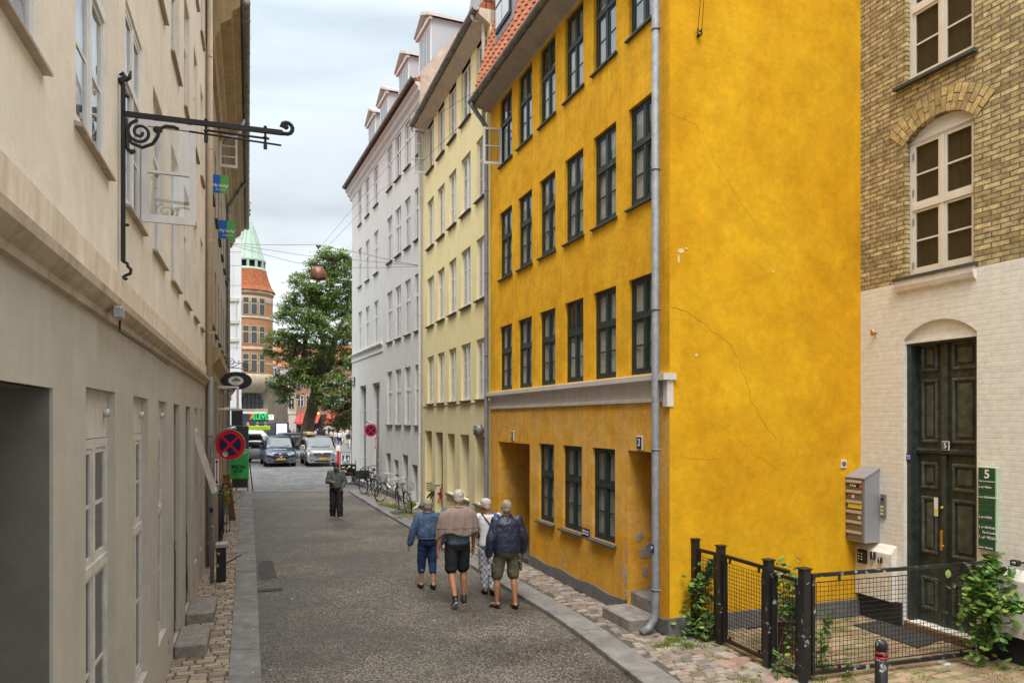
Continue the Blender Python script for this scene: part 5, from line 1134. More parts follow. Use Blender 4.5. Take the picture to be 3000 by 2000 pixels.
for bx, by, br in blobs:
    kk = 58/F_; rad = br*kk; c0 = T(bx, by, rr.uniform(-2.8, 1.4))
    for q in range(int(36*(br/40)**2)+5):
        d = Vector((rr.gauss(0, 1), rr.gauss(0, 1), rr.gauss(0, 1))).normalized()*(rr.random()**.4)*rad; d.z *= .9; d.y *= 1.3
        cc = c0+d; cr = rr.uniform(.22, .42)
        for l in range(46):
            e = Vector((rr.gauss(0, 1), rr.gauss(0, 1), rr.gauss(0, .45)))*cr*.75; p = cc+e
            u_ = Vector((rr.uniform(-1, 1), rr.uniform(-1, 1), rr.uniform(-.55, .35))).normalized(); v_ = u_.cross(Vector((rr.uniform(-.4, .4), rr.uniform(-.4, .4), 1))).normalized(); a = rr.uniform(.085, .15)
            mb.add([p-u_*a, p+v_*a*.5, p+u_*a, p-v_*a*.5], [(0, 1, 2, 3)])
mb.build('crown', LEAF, tr)
# ---- vehicles
def vehicle(name, label, cat, loc, rz, body, st, wheels, lower=None, group=None):
    t = thing(name, label, cat, loc, rz, group); mb = MB(); n = len(st); vs = []
    for (y, zt_, w, ins, zb) in st:
        half = [(w*.82, zb), (w*.98, zb+.1), (w, zb+(min(zt_, 1.1)-zb)*.45), (w-.01, zb+(min(zt_, 1.15)-zb)*.8), (w-.04-ins*.25, zb+(zt_-zb)*.66 if zt_ > 1.2 else zb+(zt_-zb)*.9), (w-.06-ins, zt_-.07), (w*.72-ins*.6, zt_-.01), (0, zt_+.02)]
        ring = half+[(-a, b) for a, b in half[:-1][::-1]]
        vs += [Vector((a, y, b)) for a, b in ring]
    m_ = 15; fs = []
    for i in range(n-1):
        for k in range(m_):
            k2 = (k+1) % m_; fs.append((i*m_+k, (i+1)*m_+k, (i+1)*m_+k2, i*m_+k2))
    fs += [tuple(range(m_)), tuple((n-1)*m_+k for k in range(m_))[::-1]]
    mb.add(vs, fs, 0, True)
    bd = mb.build('body', body, t, fix=True)
    for (x, y, r) in wheels:
        mb = MB(); s_ = 1 if x > 0 else -1
        mb.lathe([(r*.62, -.1), (r*.9, -.11), (r, -.07), (r, .07), (r*.9, .11), (r*.62, .1)], (0, 0, 0), 20, M=Matrix.Translation((x, y, r)) @ Matrix.Rotation(R(90), 4, 'Y')); wl_ = mb.build('wheel', M_['rubber'], t)
        mb = MB(); mb.lathe([(.01, .08*s_), (r*.2, .09*s_), (r*.55, .06*s_), (r*.64, .08*s_)], (0, 0, 0), 12, M=Matrix.Translation((x, y, r)) @ Matrix.Rotation(R(90), 4, 'Y')); mb.build('rim', M_['steel'], wl_)
        mb = MB(); mb.lathe([(r*1.13, -.0), (r*1.13, .02)], (0, 0, 0), 20, M=Matrix.Translation((x+s_*.105, y, r)) @ Matrix.Rotation(R(90), 4, 'Y')); mb.lathe([(.02, 0), (r*1.13, 0)], (0, 0, 0), 20, M=Matrix.Translation((x+s_*.102, y, r)) @ Matrix.Rotation(R(90), 4, 'Y')); mb.build('wheel_arch', M_['black'], t)
    return t, bd
VW = .97
van_st = [(-.03, .70, .80, 0, .30), (.02, .92, .90, 0, .27), (.22, 1.03, .95, .02, .25), (.55, 1.12, .97, .05, .25), (.85, 1.18, .975, .09, .25), (1.1, 1.42, .98, .14, .25), (1.45, 1.76, .98, .17, .25), (1.75, 1.88, .98, .17, .25), (3, 1.91, .98, .16, .25), (4.75, 1.89, .98, .15, .26), (4.95, 1.7, .96, .16, .3), (5.0, 1.0, .94, .05, .35)]
def van(name, label, px, py, rz, paint, low, merc):
    p = G(px, py, -.066); t, bd = vehicle(name, label, 'van', (p.x, p.y, -.066), R(rz), paint, van_st, [(-.86, .9, .33), (.86, .9, .33), (-.86, 4.05, .33), (.86, 4.05, .33)])
    mb = MB(); # windscreen following the slope
    rows_ = [(.86, 1.205, .78), (1.1, 1.455, .745), (1.45, 1.775, .69)]; vs = []
    for y, z, hw_ in rows_:
        for k in range(7): u_ = -1+k/3; vs.append((u_*hw_, y-.02+.06*u_*u_, z+.03-.03*u_*u_))
    mb.add(vs, [(r_*7+k, r_*7+k+1, (r_+1)*7+k+1, (r_+1)*7+k) for r_ in range(2) for k in range(6)], 0, True); mb.build('windscreen', mat('windscreen_glass', (.10, .12, .125), .08, spec=.8) if merc else bpy.data.materials['windscreen_glass'], t)
    for s_ in (-1, 1):
        mb = MB(); X = s_*.955
        mb.add([(X, 1.05, 1.12), (X, 1.95, 1.12), (X-s_*.12, 1.95, 1.66), (X-s_*.12, 1.52, 1.66)], [(0, 1, 2, 3)]); 
        for q in (2.1, 3.4): mb.add([(X, q, 1.15), (X, q+1.15, 1.15), (X-s_*.12, q+1.15, 1.66), (X-s_*.12, q, 1.66)], [(0, 1, 2, 3)])
        for i in range(len(mb.v)): x, y, z = mb.v[i]; mb.v[i] = (x+s_*.035, y, z)
        mb.build('side_window', CARGLASS, t)
        mb = MB(); mb.rbox(s_*1.0-.02 if s_ > 0 else s_*1.22, s_*1.22 if s_ > 0 else s_*1.0+.02, 1.02, 1.14, 1.08, 1.36, .03); mb.build('mirror', paint if not merc else M_['black'], t)
        mb = MB()
        if merc: mb.prism([(s_*.40, .86), (s_*.82, .98), (s_*.86, .80), (s_*.52, .70)], -.09, .02, M=Matrix.Translation((0, .06, 0)) @ Matrix.Rotation(-s_*R(12), 4, 'Z'))
        else: mb.prism([(s_*.48, .90), (s_*.90, 1.06), (s_*.90, .88), (s_*.60, .80)], -.07, .04, M=Matrix.Translation((0, .06, 0)) @ Matrix.Rotation(-s_*R(14), 4, 'Z'))
        hl = mb.build('headlight', mat('headlight_glass', (.55, .56, .56), .12, .3) if merc and s_ < 0 else bpy.data.materials['headlight_glass'], t, fix=True)
        mb = MB(); mb.ell((s_*(.68 if merc else .74), -.09 if merc else -.06, .84 if merc else .93), (.07, .03, .05), 8, 6); mb.build('bulb', M_['white2'], hl)
        mb = MB(); mb.ell((s_*.66, -.06, .42), (.13, .05, .07), 10, 6); mb.build('fog_lamp', M_['black'], t)
    mb = MB(); mb.prism([(-.86, .26), (.86, .26), (.95, .45), (.9, .62), (.6, .60), (.45, .5), (-.45, .5), (-.6, .60), (-.9, .62), (-.95, .45)], -.09, .12); mb.build('bumper', low, t, fix=True)
    mb = MB(); mb.prism([(-.42, .30), (.42, .30), (.5, .40), (-.5, .40)], -.105, -.08); mb.build('lower_grille', M_['black'], t, fix=True)
    gz = .74 if merc else .78
    mb = MB(); mb.prism([(-.42, gz-.14), (.42, gz-.14), (.52, gz), (.46, gz+.12), (-.46, gz+.12), (-.52, gz)], -.10, .05); gr = mb.build('grille', M_['black'], t, fix=True)
    mb = MB()
    for z in ((gz-.06, gz+.05) if merc else (gz-.08, gz, gz+.08)): mb.box(-.42, .42, -.115, -.10, z-.012, z+.012)
    mb.build('grille_bars', M_['chrome'], gr)
    mb = MB()
    if merc:
        mb.tube([(.105*math.cos(a*.3927), -.125, gz+.105*math.sin(a*.3927)) for a in range(16)], .014, 6, closed=True)
        for a in (90, 210, 330): mb.prism([(-.018*math.sin(R(a)), .018*math.cos(R(a))), (.1*math.cos(R(a)), .1*math.sin(R(a))), (.018*math.sin(R(a)), -.018*math.cos(R(a)))], -.13, -.12, M=Matrix.Translation((0, 0, gz)))
    else: mb.ell((0, -.115, gz+.08), (.1, .015, .045), 12, 6)
    mb.build('badge', M_['chrome'], t)
    z = .50; mb = MB(); mb.box(-.26, .26, -.125, -.11, z-.055, z+.055); pl = mb.build('number_plate', mat('plate_yellow', (.75, .42, .02), .5) if merc else bpy.data.materials['plate_yellow'], t)
    text('CT 39 087' if merc else 'DW 75 454', .09, M_['black'], pl, (.02, -.128, z), (R(90), 0, 0), bold=.002)
    mb = MB(); mb.box(-.26, -.215, -.128, -.1255, z-.055, z+.055); mb.build('plate_band', mat('plate_blue', (.02, .05, .4), .5) if merc else bpy.data.materials['plate_blue'], pl)
    mb = MB(); 
    for a, b in ((-.6, .02), (.05, .6)): mb.tube([(a, .87, 1.25), (b, .95, 1.33)], .012, 5)
    mb.build('wiper', M_['black'], t)
    return t
BLU = mat('metallic_blue', (.018, .04, .075), .3, .4, coat=.4); SIL = mat('metallic_silver', (.36, .37, .38), .25, .6, coat=.5); GRB = mat('grey_bumper', (.075, .08, .09), .5)
vb = van('van', 'dark blue van with grey bumper and round star badge facing the street', 822, 1367, 22, BLU, GRB, True)
text('HEIMDALSTRAPPEN', .09, M_['white2'], vb, (0, .28, 1.10), (R(16), 0, 0), bold=.004)
vf = van('van', 'silver van with wooden boards on its roof rack right of the blue van', 944, 1366, 21, SIL, SIL, False)
mb = MB()
for y in (1.9, 3.2, 4.4): mb.box(-.8, .8, y-.03, y+.03, 1.97, 2.0)
for x in (-.8, .8): mb.box(x-.02, x+.02, 1.8, 4.5, 1.94, 1.97)
mb.build('roof_rack', M_['black'], vf)
t = thing('roof_load', 'pale wooden boards tied on the roof rack of the silver van', 'boards', (vf.location.x, vf.location.y, vf.location.z+2.0), vf.rotation_euler.z)
mb = MB(); mb.rbox(-.78, -.3, 1.6, 4.6, .003, .16, .01); mb.build('board_stack', mat('pale_timber', (.5, .33, .16), .7, streak=.2), t); mb = MB(); mb.box(-.8, -.28, 2.3, 2.36, -.0, .165); mb.build('strap', M_['black'], t)
car_st = [(-.02, .6, .72, 0, .3), (.05, .72, .82, 0, .25), (.5, .88, .88, .02, .22), (1.1, .96, .9, .05, .22), (1.6, 1.25, .9, .14, .22), (2.0, 1.42, .9, .2, .22), (3.2, 1.45, .9, .2, .22), (4.2, 1.36, .89, .2, .22), (4.75, .98, .86, .1, .3), (4.85, .8, .8, .02, .4)]
def car(name, label, x, y, rz, paint, side=1, txt=None, h=1.0):
    t, bd = vehicle(name, label, 'car', (x, y, -.066), R(rz), paint, [(a, b*h if b > 1 else b, c, d, e) for a, b, c, d, e in car_st], [(-.8, .85, .31), (.8, .85, .31), (-.8, 3.8, .31), (.8, 3.8, .31)])
    mb = MB(); mb.add([(-.68, 1.1, 1.0), (.68, 1.1, 1.0), (.56, 1.95, 1.42*h), (-.56, 1.95, 1.42*h)], [(0, 1, 2, 3)], 0, True)
    mb.build('windscreen', bpy.data.materials['windscreen_glass'], t)
    for s_ in (-1, 1):
        mb = MB(); mb.add([(s_*.90, 1.45, .98), (s_*.90, 4.3, 1.02), (s_*.76, 4.0, 1.36*h), (s_*.76, 2.05, 1.39*h)], [(0, 1, 2, 3)]); mb.build('side_window', CARGLASS, t)
        mb = MB(); mb.ell((s_*.62, .04, .66), (.17, .06, .07), 10, 6); mb.build('headlight', bpy.data.materials['headlight_glass'], t)
        mb = MB(); mb.ell((s_*.98, 1.35, 1.0), (.1, .05, .07), 8, 6); mb.build('mirror', paint, t)
    mb = MB(); mb.box(-.45, .45, -.04, .04, .45, .62); mb.build('grille', M_['black'], t)
    mb = MB(); mb.box(-.26, .26, -.06, -.045, .34, .45); mb.build('number_plate', bpy.data.materials['plate_yellow'], t)
    if txt: text(txt, .16, M_['white2'], t, (side*.865, 3.0, 1.2*h), (R(90), 0, R(90*side)), bold=.003)
    return t
p = G(748, 1330, -.066); car('estate_car', 'long black estate car half hidden behind the blue van', p.x+.3, p.y, -52, mat('gloss_black', (.008, .008, .009), .25, spec=.3), 1, 'Dansk Drev &', 1.28)
p = P(880, 1335, 53); car('hatchback', 'silver car seen in the gap between the two vans', p.x, 53, 98, SIL, 1, h=1.05)
t, bd = vehicle('minibus', 'white minibus with a lime green roof banner behind the black estate car', 'minibus', (P(822, 1330, 64).x, 64, -.066), R(105), mat('minibus_white', (.7, .7, .69), .3), [(a, b*1.15 if b > 1.2 else b, c, d, e) for a, b, c, d, e in van_st], [(-.86, .9, .33), (.86, .9, .33), (-.86, 4.05, .33), (.86, 4.05, .33)])
mb = MB(); mb.rbox(.62, .75, .9, 3.0, 2.12, 2.45, .02); mb.rbox(-.75, -.62, .9, 3.0, 2.12, 2.45, .02); mb.build('roof_banner', mat('lime_banner', (.42, .65, .03), .5), t)
for s_ in (-1, 1):
    mb = MB(); X = s_*1.0; mb.add([(X, 1.2, 1.2), (X, 4.6, 1.2), (X-s_*.1, 4.6, 1.8), (X-s_*.1, 1.6, 1.8)], [(0, 1, 2, 3)]); mb.build('side_window', CARGLASS, t)
# ================================================================ street furniture and small things
W3 = lambda v: Vector(v)
def spiral(cx, cz, r, turns, a0, n=40, shrink=.2, y=0, dirn=1):
    return [(cx+(r*(1-(1-shrink)*k/n))*math.cos(a0+dirn*turns*2*math.pi*k/n), y, cz+(r*(1-(1-shrink)*k/n))*math.sin(a0+dirn*turns*2*math.pi*k/n)) for k in range(n+1)]
# iron sign bracket on the beige house
s0 = f1.s(346); base = f1.w(s0, -.03, 0); nrm = -f1.n      # outward
rzb = math.atan2(nrm.y, nrm.x)
t = thing('iron_sign_bracket', 'long wrought iron sign bracket with scroll fixed to the beige house', 'bracket', base+Vector((0, 0, 3.9)), rzb)
zb = lambda y: CH+(1230-y)/F_*base.y-3.9
mb = MB(); mb.box(-.012, .018, -.014, .014, zb(765), zb(245)); mb.tube([(0, 0, zb(765)), (.03, 0, zb(770)), (.035, 0, zb(780)), (.055, 0, zb(788)), (.05, 0, zb(800)), (.02, 0, zb(806)), (.0, 0, zb(812)), (.02, 0, zb(818)), (.03, 0, zb(813))], .012, 8)
mb.tube([(0, 0, zb(248)), (-.015, 0, zb(238)), (.02, 0, zb(228)), (.0, 0, zb(215)), (-.02, 0, zb(222))], [.02, .028, .024, .016, .01], 8); mb.tube([(.02, 0, zb(236)), (.045, 0, zb(225)), (.055, 0, zb(205))], [.014, .016, .006], 8)
mb.ell((.03, 0, zb(280)), (.018, .018, .014), 10, 6); mb.ell((.03, 0, zb(658)), (.016, .014, .012), 8, 6)
mb.build('wall_bar', M_['iron'], t)
zt_ = zb(333); mb = MB(); mb.box(.0, 1.13, -.014, .014, zt_-.018, zt_+.018); mb.tube([(1.12, 0, zt_-.005)]+[(1.16+.045*math.cos(a), 0, zt_+.04+.045*math.sin(a)) for a in [R(-80+30*k) for k in range(9)]]+[(1.15, 0, zt_+.05)], .016, 8); mb.ell((1.155, 0, zt_+.05), (.022, .014, .022), 10, 6); mb.build('arm', M_['iron'], t)
mb = MB(); sp = spiral(.115, zt_-.125, .088, 1.75, R(100), 60, .18, dirn=1); mb.tube(sp, [.012]*30+[.011]*31, 7)
mb.tube([(.02, 0, zt_-.03), (.025, 0, zt_-.1), (.03, 0, zt_-.17), (.06, 0, zt_-.21), (.13, 0, zt_-.235), (.2, 0, zt_-.2), (.235, 0, zt_-.14), (.25, 0, zt_-.08), (.29, 0, zt_-.055), (.35, 0, zt_-.055), (.37, 0, zt_-.065)], .013, 7)
mb.tube([(.03, 0, zt_-.18), (.03, 0, zt_-.25), (.06, 0, zt_-.285), (.075, 0, zt_-.27)], .015, 7); mb.ell((.07, 0, zt_-.27), (.018, .014, .016), 8, 6); mb.ell((.235, 0, zt_-.09), (.035, .014, .028), 10, 6); mb.ell((.37, 0, zt_-.062), (.014, .014, .012), 8, 6)
mb.build('scroll', M_['iron'], t)
mb = MB(); mb.tube([(.56, 0, zt_-.05), (1.03, 0, zt_-.06)], .009, 8); mb.tube([(.45, 0, zt_-.075), (1.12, 0, zt_-.1)], .008, 8); mb.build('hanging_rods', M_['iron'], t)
for x in (.57, 1.0):
    mb = MB(); mb.tube([(x, 0, zt_+.03), (x, 0, zt_-.09)], .009, 8); mb.rbox(x-.014, x+.014, -.01, .01, zt_-.145, zt_-.085, .004); mb.ell((x, 0, zt_+.03), (.014, .014, .01), 8, 6); mb.ell((x, 0, zt_-.055), (.018, .018, .016), 8, 6); mb.build('clevis', M_['iron'], t)
# oval hanging sign
def on2(name, label, cat, px, py, group=None):      # things projecting at right angles from the brown house: local x outward
    s_ = f2.s(px); b = f2.w(s_, -.0, CH+(1230-py)/F_*(f2.w(s_, 0, 0).y)); n_ = -f2.n
    return thing(name, label, cat, b, math.atan2(n_.y, n_.x), group)
t = on2('oval_hanging_sign', 'black oval hanging sign with white centre and painted green tree', 'sign', 640, 1114)
mb = MB(); C0 = (.44, 0, 0); n = 36; 
def ellp(rx, rz, cx, y0, y1, mb, m=0):
    pts = [(cx+rx*math.cos(2*math.pi*k/36), rz*math.sin(2*math.pi*k/36)) for k in range(36)]; mb.prism(pts, y0, y1, m)
ellp(.39, .235, .44, -.03, .03, mb); mb.build('board', mat('black_board', (.015, .016, .02), .5), t, fix=True)
mb = MB(); ellp(.19, .12, .43, -.034, -.031, mb); pn = mb.build('white_oval', M_['white2'], t, fix=True)
mb = MB(); r_ = random.Random(4)
for k in range(26): mb.ell((.43+r_.gauss(0, .05), -.037, .03+r_.gauss(0, .025)), (.022, .003, .014), 7, 4)
mb.build('painted_leaves', mat('painted_green', (.05, .17, .03), .6), pn)
mb = MB(); mb.tube([(.43, -.037, .02), (.42, -.037, -.07)], .007, 5); 
for k in range(5): mb.ell((.36+r_.gauss(0, .015), -.038, -.01+r_.gauss(0, .015)), (.014, .003, .012), 7, 4)
mb.build('painted_stem', mat('painted_brown', (.18, .08, .07), .6), pn)
mb = MB(); 
mb.tube([(0.02, 0, .22), (.12, 0, .29), (.3, 0, .34), (.45, 0, .34), (.62, 0, .31), (.74, 0, .25), (.79, 0, .23), (.82, 0, .26), (.8, 0, .29)], .011, 6)
mb.tube(spiral(.30, .49, .12, 1.6, R(230), 40, .15, dirn=-1), .010, 6); mb.tube(spiral(.64, .41, .075, 1.5, R(20), 30, .15, dirn=-1), .010, 6)
mb.tube([(.24, 0, .39), (.35, 0, .36), (.45, 0, .41), (.55, 0, .475), (.65, 0, .485), (.71, 0, .42), (.70, 0, .36), (.74, 0, .27)], .010, 6); mb.tube([(.38, 0, .52), (.43, 0, .47), (.5, 0, .47), (.52, 0, .52), (.47, 0, .53)], .009, 6); mb.tube(spiral(.14, .36, .05, 1.1, R(200), 16, .3, dirn=-1), .009, 6)
mb.box(-.005, .02, -.01, .01, -.35, .36); mb.build('scroll_bracket', M_['iron'], t)
t = on2('frame_sign', 'white rectangular frame sign below the black oval sign', 'sign', 634, 1165)
mb = MB(); mb.rbox(.0, .52, -.02, .02, .24, .29, .005); mb.rbox(.0, .56, -.02, .02, -.3, -.25, .005); mb.rbox(.46, .52, -.018, .018, -.25, .24, .005); mb.build('frame', M_['white2'], t)
mb = MB(); mb.box(.05, .46, -.004, .004, -.25, -.22); mb.build('glass_edge', GLASS, t)
mb = MB(); mb.tube(spiral(.13, .14, .05, 1.2, R(0), 16, .3), .008, 5); mb.tube([(.1, 0, .19), (.2, 0, .2), (.28, 0, .16), (.34, 0, .18), (.44, 0, .22)], .008, 5); mb.build('scroll', M_['iron'], t)
DG = mat('dark_grey_board', (.075, .08, .09), .6, var=.1, fine=.15)
for nm, lb, x0, x1, y0, y1, Zd in (('banner_sign', 'dark grey square banner sign higher, beside the shop lettering', 680, 711, 1202, 1250, 25), ('banner_sign', 'larger dark grey banner panel behind the round no stopping sign', 673, 728, 1248, 1314, 24)):
    a = P(x0, y1, Zd); b = P(x1, y0, Zd); t = thing(nm, lb, 'sign', (a+b)/2); W_ = (b.x-a.x)/2; H_ = (b.z-a.z)/2
    mb = MB(); mb.rbox(-W_, W_, -.03, .03, -H_, H_, .01); mb.build('panel', DG, t)
    mb = MB(); mb.box(-W_-.02, -W_-.003, -.02, .02, -H_-.02, H_+.03); mb.box(-W_-.5, W_, -.015, .015, H_+.003, H_+.03); mb.build('frame', M_['steel'], t)
# Ny bolig signs
for k, (px, py) in enumerate(((620, 537), (640, 671))):
    t = on2('estate_agent_sign', ('blue and green estate agent sign reading Ny bolig, the upper nearer one', 'blue and green estate agent sign reading Ny bolig, the lower farther one')[k], 'sign', px, py, 'estate agent signs on the brown house')
    zz = t.location.y/17.5*.9; w_ = .42*zz; h_ = .24*zz
    mb = MB(); mb.rbox(-.0, w_*.5, -.008, .008, -h_, h_, .004); mb.build('blue_half', mat('agent_blue', (.01, .13, .52), .4) if k == 0 else bpy.data.materials['agent_blue'], t)
    pts = [(w_*.5, -h_), (w_-.03, -h_), (w_, -h_+.03), (w_, h_-.03), (w_-.03, h_), (w_*.5, h_)]; mb = MB(); mb.prism(pts, -.008, .008); mb.build('green_half', mat('agent_green', (.09, .42, .07), .4) if k == 0 else bpy.data.materials['agent_green'], t, fix=True)
    text('Ny bolig?', .105*zz, M_['white2'], t, (w_*.52, -.012, -.03), (R(90), 0, 0), bold=.003); text('33 32 60 20', .052*zz, M_['white2'], t, (w_*.54, -.012, -.15*zz), (R(90), 0, 0), bold=.001)
# no stopping signs
RED = mat('sign_red', (.55, .01, .012), .4); NVY = mat('sign_navy', (.012, .012, .075), .4)
def nostop(label, gp, px, pt, R0, dpx, axs, group='round no stopping signs', flip=1, arrow=None):
    t = thing('no_stopping_sign', label, 'road sign', (gp.x, gp.y, 0), 0, group)
    H_ = pt; dx, dz = dpx
    mb = MB(); H_ += .05; pts = [(0, 0, 0), (0, 0, H_-.35)]+[(flip*.33*(1-math.cos(R(a))), 0, H_-.35+.33*math.sin(R(a))) for a in (20, 40, 60, 80)]+[(flip*.42, 0, H_-.0)]
    mb.tube(pts, .033, 12); mb.tube([(0, 0, 1.0), (0, 0, 1.02)], .038, 12); mb.build('pole', M_['steel'], t)
    mb = MB(); M = Matrix.Translation((dx, -.05, dz)) @ Matrix.Rotation(R(90), 4, 'X'); n = 40
    mb.lathe([(.001, -.008), (R0, -.008), (R0, .008), (.001, .008)], n=n, M=M, sm=False); ds = mb.build('disc', RED, t)
    mb = MB(); Ri = R0*.74; wv = R0*.085
    for q in range(4):
        a0 = R(90*q); pts = []
        am = math.asin(wv/Ri)
        c = math.sqrt(2)*wv
        pts.append((c, 0)); pts += [(Ri*math.cos(a), Ri*math.sin(a)) for a in [-R(45)+am+(R(90)-2*am)*k/10 for k in range(11)]]
        pts = [(x*math.cos(a0)-z*math.sin(a0), x*math.sin(a0)+z*math.cos(a0)) for x, z in pts]
        mb.prism(pts, -.0115, -.0085, M=Matrix.Translation((dx, -.05, dz)))
    mb.build('blue_quarters', NVY, ds, fix=True)
    mb = MB(); mb.lathe([(R0, -.012), (R0+.006, -.012), (R0+.006, .012), (R0, .012)], n=n, M=M, sm=False); mb.build('rim', M_['steel'], ds)
    ax, az, aw, ah = arrow
    mb = MB(); mb.rbox(ax-aw, ax+aw, -.056, -.044, az-ah, az+ah, .005); ar = mb.build('arrow_plate', RED, t)
    mb = MB(); mb.box(ax-aw+.012, ax+aw-.012, -.0585, -.0565, az-ah+.012, az+ah-.012); mb.build('plate_face', M_['white2'], ar)
    mb = MB(); mb.box(ax-.008, ax+.008, -.062, -.059, az-ah*.7, az+ah*.7)
    for s_ in (-1, 1): mb.prism([(ax-.03, az+s_*ah*.68), (ax+.03, az+s_*ah*.68), (ax, az+s_*ah*.9)], -.062, -.059)
    mb.build('double_arrow', NVY, ar, fix=True); return t
g = G(621, 1707); Zp = g.y
t = nostop('large near no stopping sign on a curved pole beside the brown house', g, 0, CH+(1230-1261)/F_*Zp, .262, ((678-621)/F_*Zp, CH+(1230-1302)/F_*Zp), 0, arrow=((639-621)/F_*Zp, CH+(1230-1381)/F_*Zp, .05, .245))
mb = MB(); mb.lathe([(.001, -.003), (.05, -.003), (.05, .003)], n=16, M=Matrix.Translation((.265, -.065, 2.3)) @ Matrix.Rotation(R(90), 4, 'X')); 
mb.build('round_sticker', mat('sticker_grey', (.4, .37, .33), .5), t); mb = MB(); mb.box(-.034, .034, -.038, -.034, 1.26, 1.34); mb.build('blue_sticker', NAV, t)
g2 = G(1105, 1448); Z2_ = g2.y
nostop('small far no stopping sign in front of the light grey house', g2, 0, CH+(1230-1239)/F_*Z2_, .235, ((1087-1105)/F_*Z2_, CH+(1230-1260)/F_*Z2_), 0, flip=-1, arrow=((1101-1105)/F_*Z2_, CH+(1230-1297)/F_*Z2_, .05, .22))
# cabinet beside the pole
p = G(640, 1706); t = thing('utility_cabinet', 'narrow dark cabinet with pale lid and stickers behind the near sign pole', 'cabinet', (p.x, p.y+.1, 0), R(19))
mb = MB(); mb.rbox(-.07, .09, -.1, .1, 0, .62, .008); mb.build('body', M_['black'], t); mb = MB(); mb.rbox(-.085, .12, -.13, .13, .62, .7, .01); mb.build('lid', M_['steel'], t)
mb = MB(); mb.box(-.05, -.01, -.104, -.101, .5, .54); mb.box(-.06, -.03, -.104, -.101, .28, .33); mb.build('orange_sticker', mat('sticker_orange', (.6, .25, .03), .5), t)
mb = MB(); mb.tube([(.09, 0, .32), (.35, -.1, .48)], .01, 5); mb.build('handle', M_['black'], t)
# plank easel leaning, plant stand, railing clutter
p = G(680, 1525); t = thing('leaning_boards', 'brown wooden boards leaning upright against the brown house', 'boards', (p.x-.02, p.y, 0), R(10))
for k, x in enumerate((-.06, .035)):
    mb = MB(); mb.rbox(x, x+.085, -.03, .03, 0, 1.34, .006, 0, Matrix.Rotation(R(-7), 4, 'Y')); mb.build('board', M_['wood'], t)
mb = MB(); mb.tube([(-.12, -.035, .93), (.04, -.036, .92)], .008, 5); mb.build('tie', M_['white'], t)
p = G(656, 1560); t = thing('plant_stand', 'black wrought iron stand with green pot and yellowing plant by the brown house', 'plant stand', (p.x, p.y, 0), 0)
mb = MB()
for x in (-.11, .11):
    for y in (-.11, .11): mb.tube([(x, y, 0), (x, y, .5)], .008, 5)
for z in (.05, .25, .5): mb.tube([(-.11, -.11, z), (.11, -.11, z), (.11, .11, z), (-.11, .11, z)], .008, 5, closed=True)
mb.tube([(-.11, -.11, .05), (.11, -.11, .25), (-.11, -.11, .45)], .006, 4); mb.build('stand', M_['iron'], t)
mb = MB(); mb.lathe([(.07, .5), (.10, .68), (.11, .70), (.09, .70)], n=12); mb.build('pot', mat('pot_green', (.13, .2, .15), .6), t)
YL = bpy.data.materials.new('yellow_foliage'); YL.use_nodes = True; leafmat(YL, (.10, .12, .02), (.30, .24, .04), (.5, .38, .06))
def leaves(name, parent, n, fn_, m, size=(.02, .05), seed=1, flat=.4):
    r_ = random.Random(seed); mb = MB()
    for k in range(n):
        p_ = Vector(fn_(r_)); u_ = Vector((r_.uniform(-1, 1), r_.uniform(-1, 1), r_.uniform(-.6, .6))).normalized(); v_ = u_.cross(Vector((r_.uniform(-flat, flat), r_.uniform(-flat, flat)-.3, 1))).normalized(); a = r_.uniform(*size); nn = u_.cross(v_)
        mb.add([p_-u_*a, p_-u_*a*.35+v_*a*.6+nn*a*.12, p_+u_*a*.45+v_*a*.5, p_+u_*a+nn*a*.1, p_+u_*a*.45-v_*a*.5, p_-u_*a*.35-v_*a*.6+nn*a*.12, p_-nn*a*.1], [(0, 6, 1), (1, 6, 2), (2, 6, 3), (3, 6, 4), (4, 6, 5), (5, 6, 0)])
    return mb.build(name, m, parent)
leaves('foliage', t, 260, lambda r_: (r_.gauss(0, .07), r_.gauss(0, .07), .72+abs(r_.gauss(0, .28))), YL, (.02, .045), 5)
p = G(648, 1620); t = thing('railing', 'black iron railing with upright bars along the brown house wall', 'railing', (p.x-.05, p.y, 0), math.atan2(f2.d.y, f2.d.x))
for k in range(4): mb = MB(); mb.tube([(.1+k*.9, 0, 0), (.1+k*.9, 0, 1.25)], .02, 8); mb.ell((.1+k*.9, 0, 1.27), (.03, .03, .03), 8, 6); mb.build('post', M_['iron'], t)
mb = MB(); mb.tube([(.1, 0, 1.15), (2.9, 0, 1.15)], .014, 6); mb.tube([(.1, 0, .2), (2.9, 0, .2)], .014, 6); mb.build('rail', M_['iron'], t)
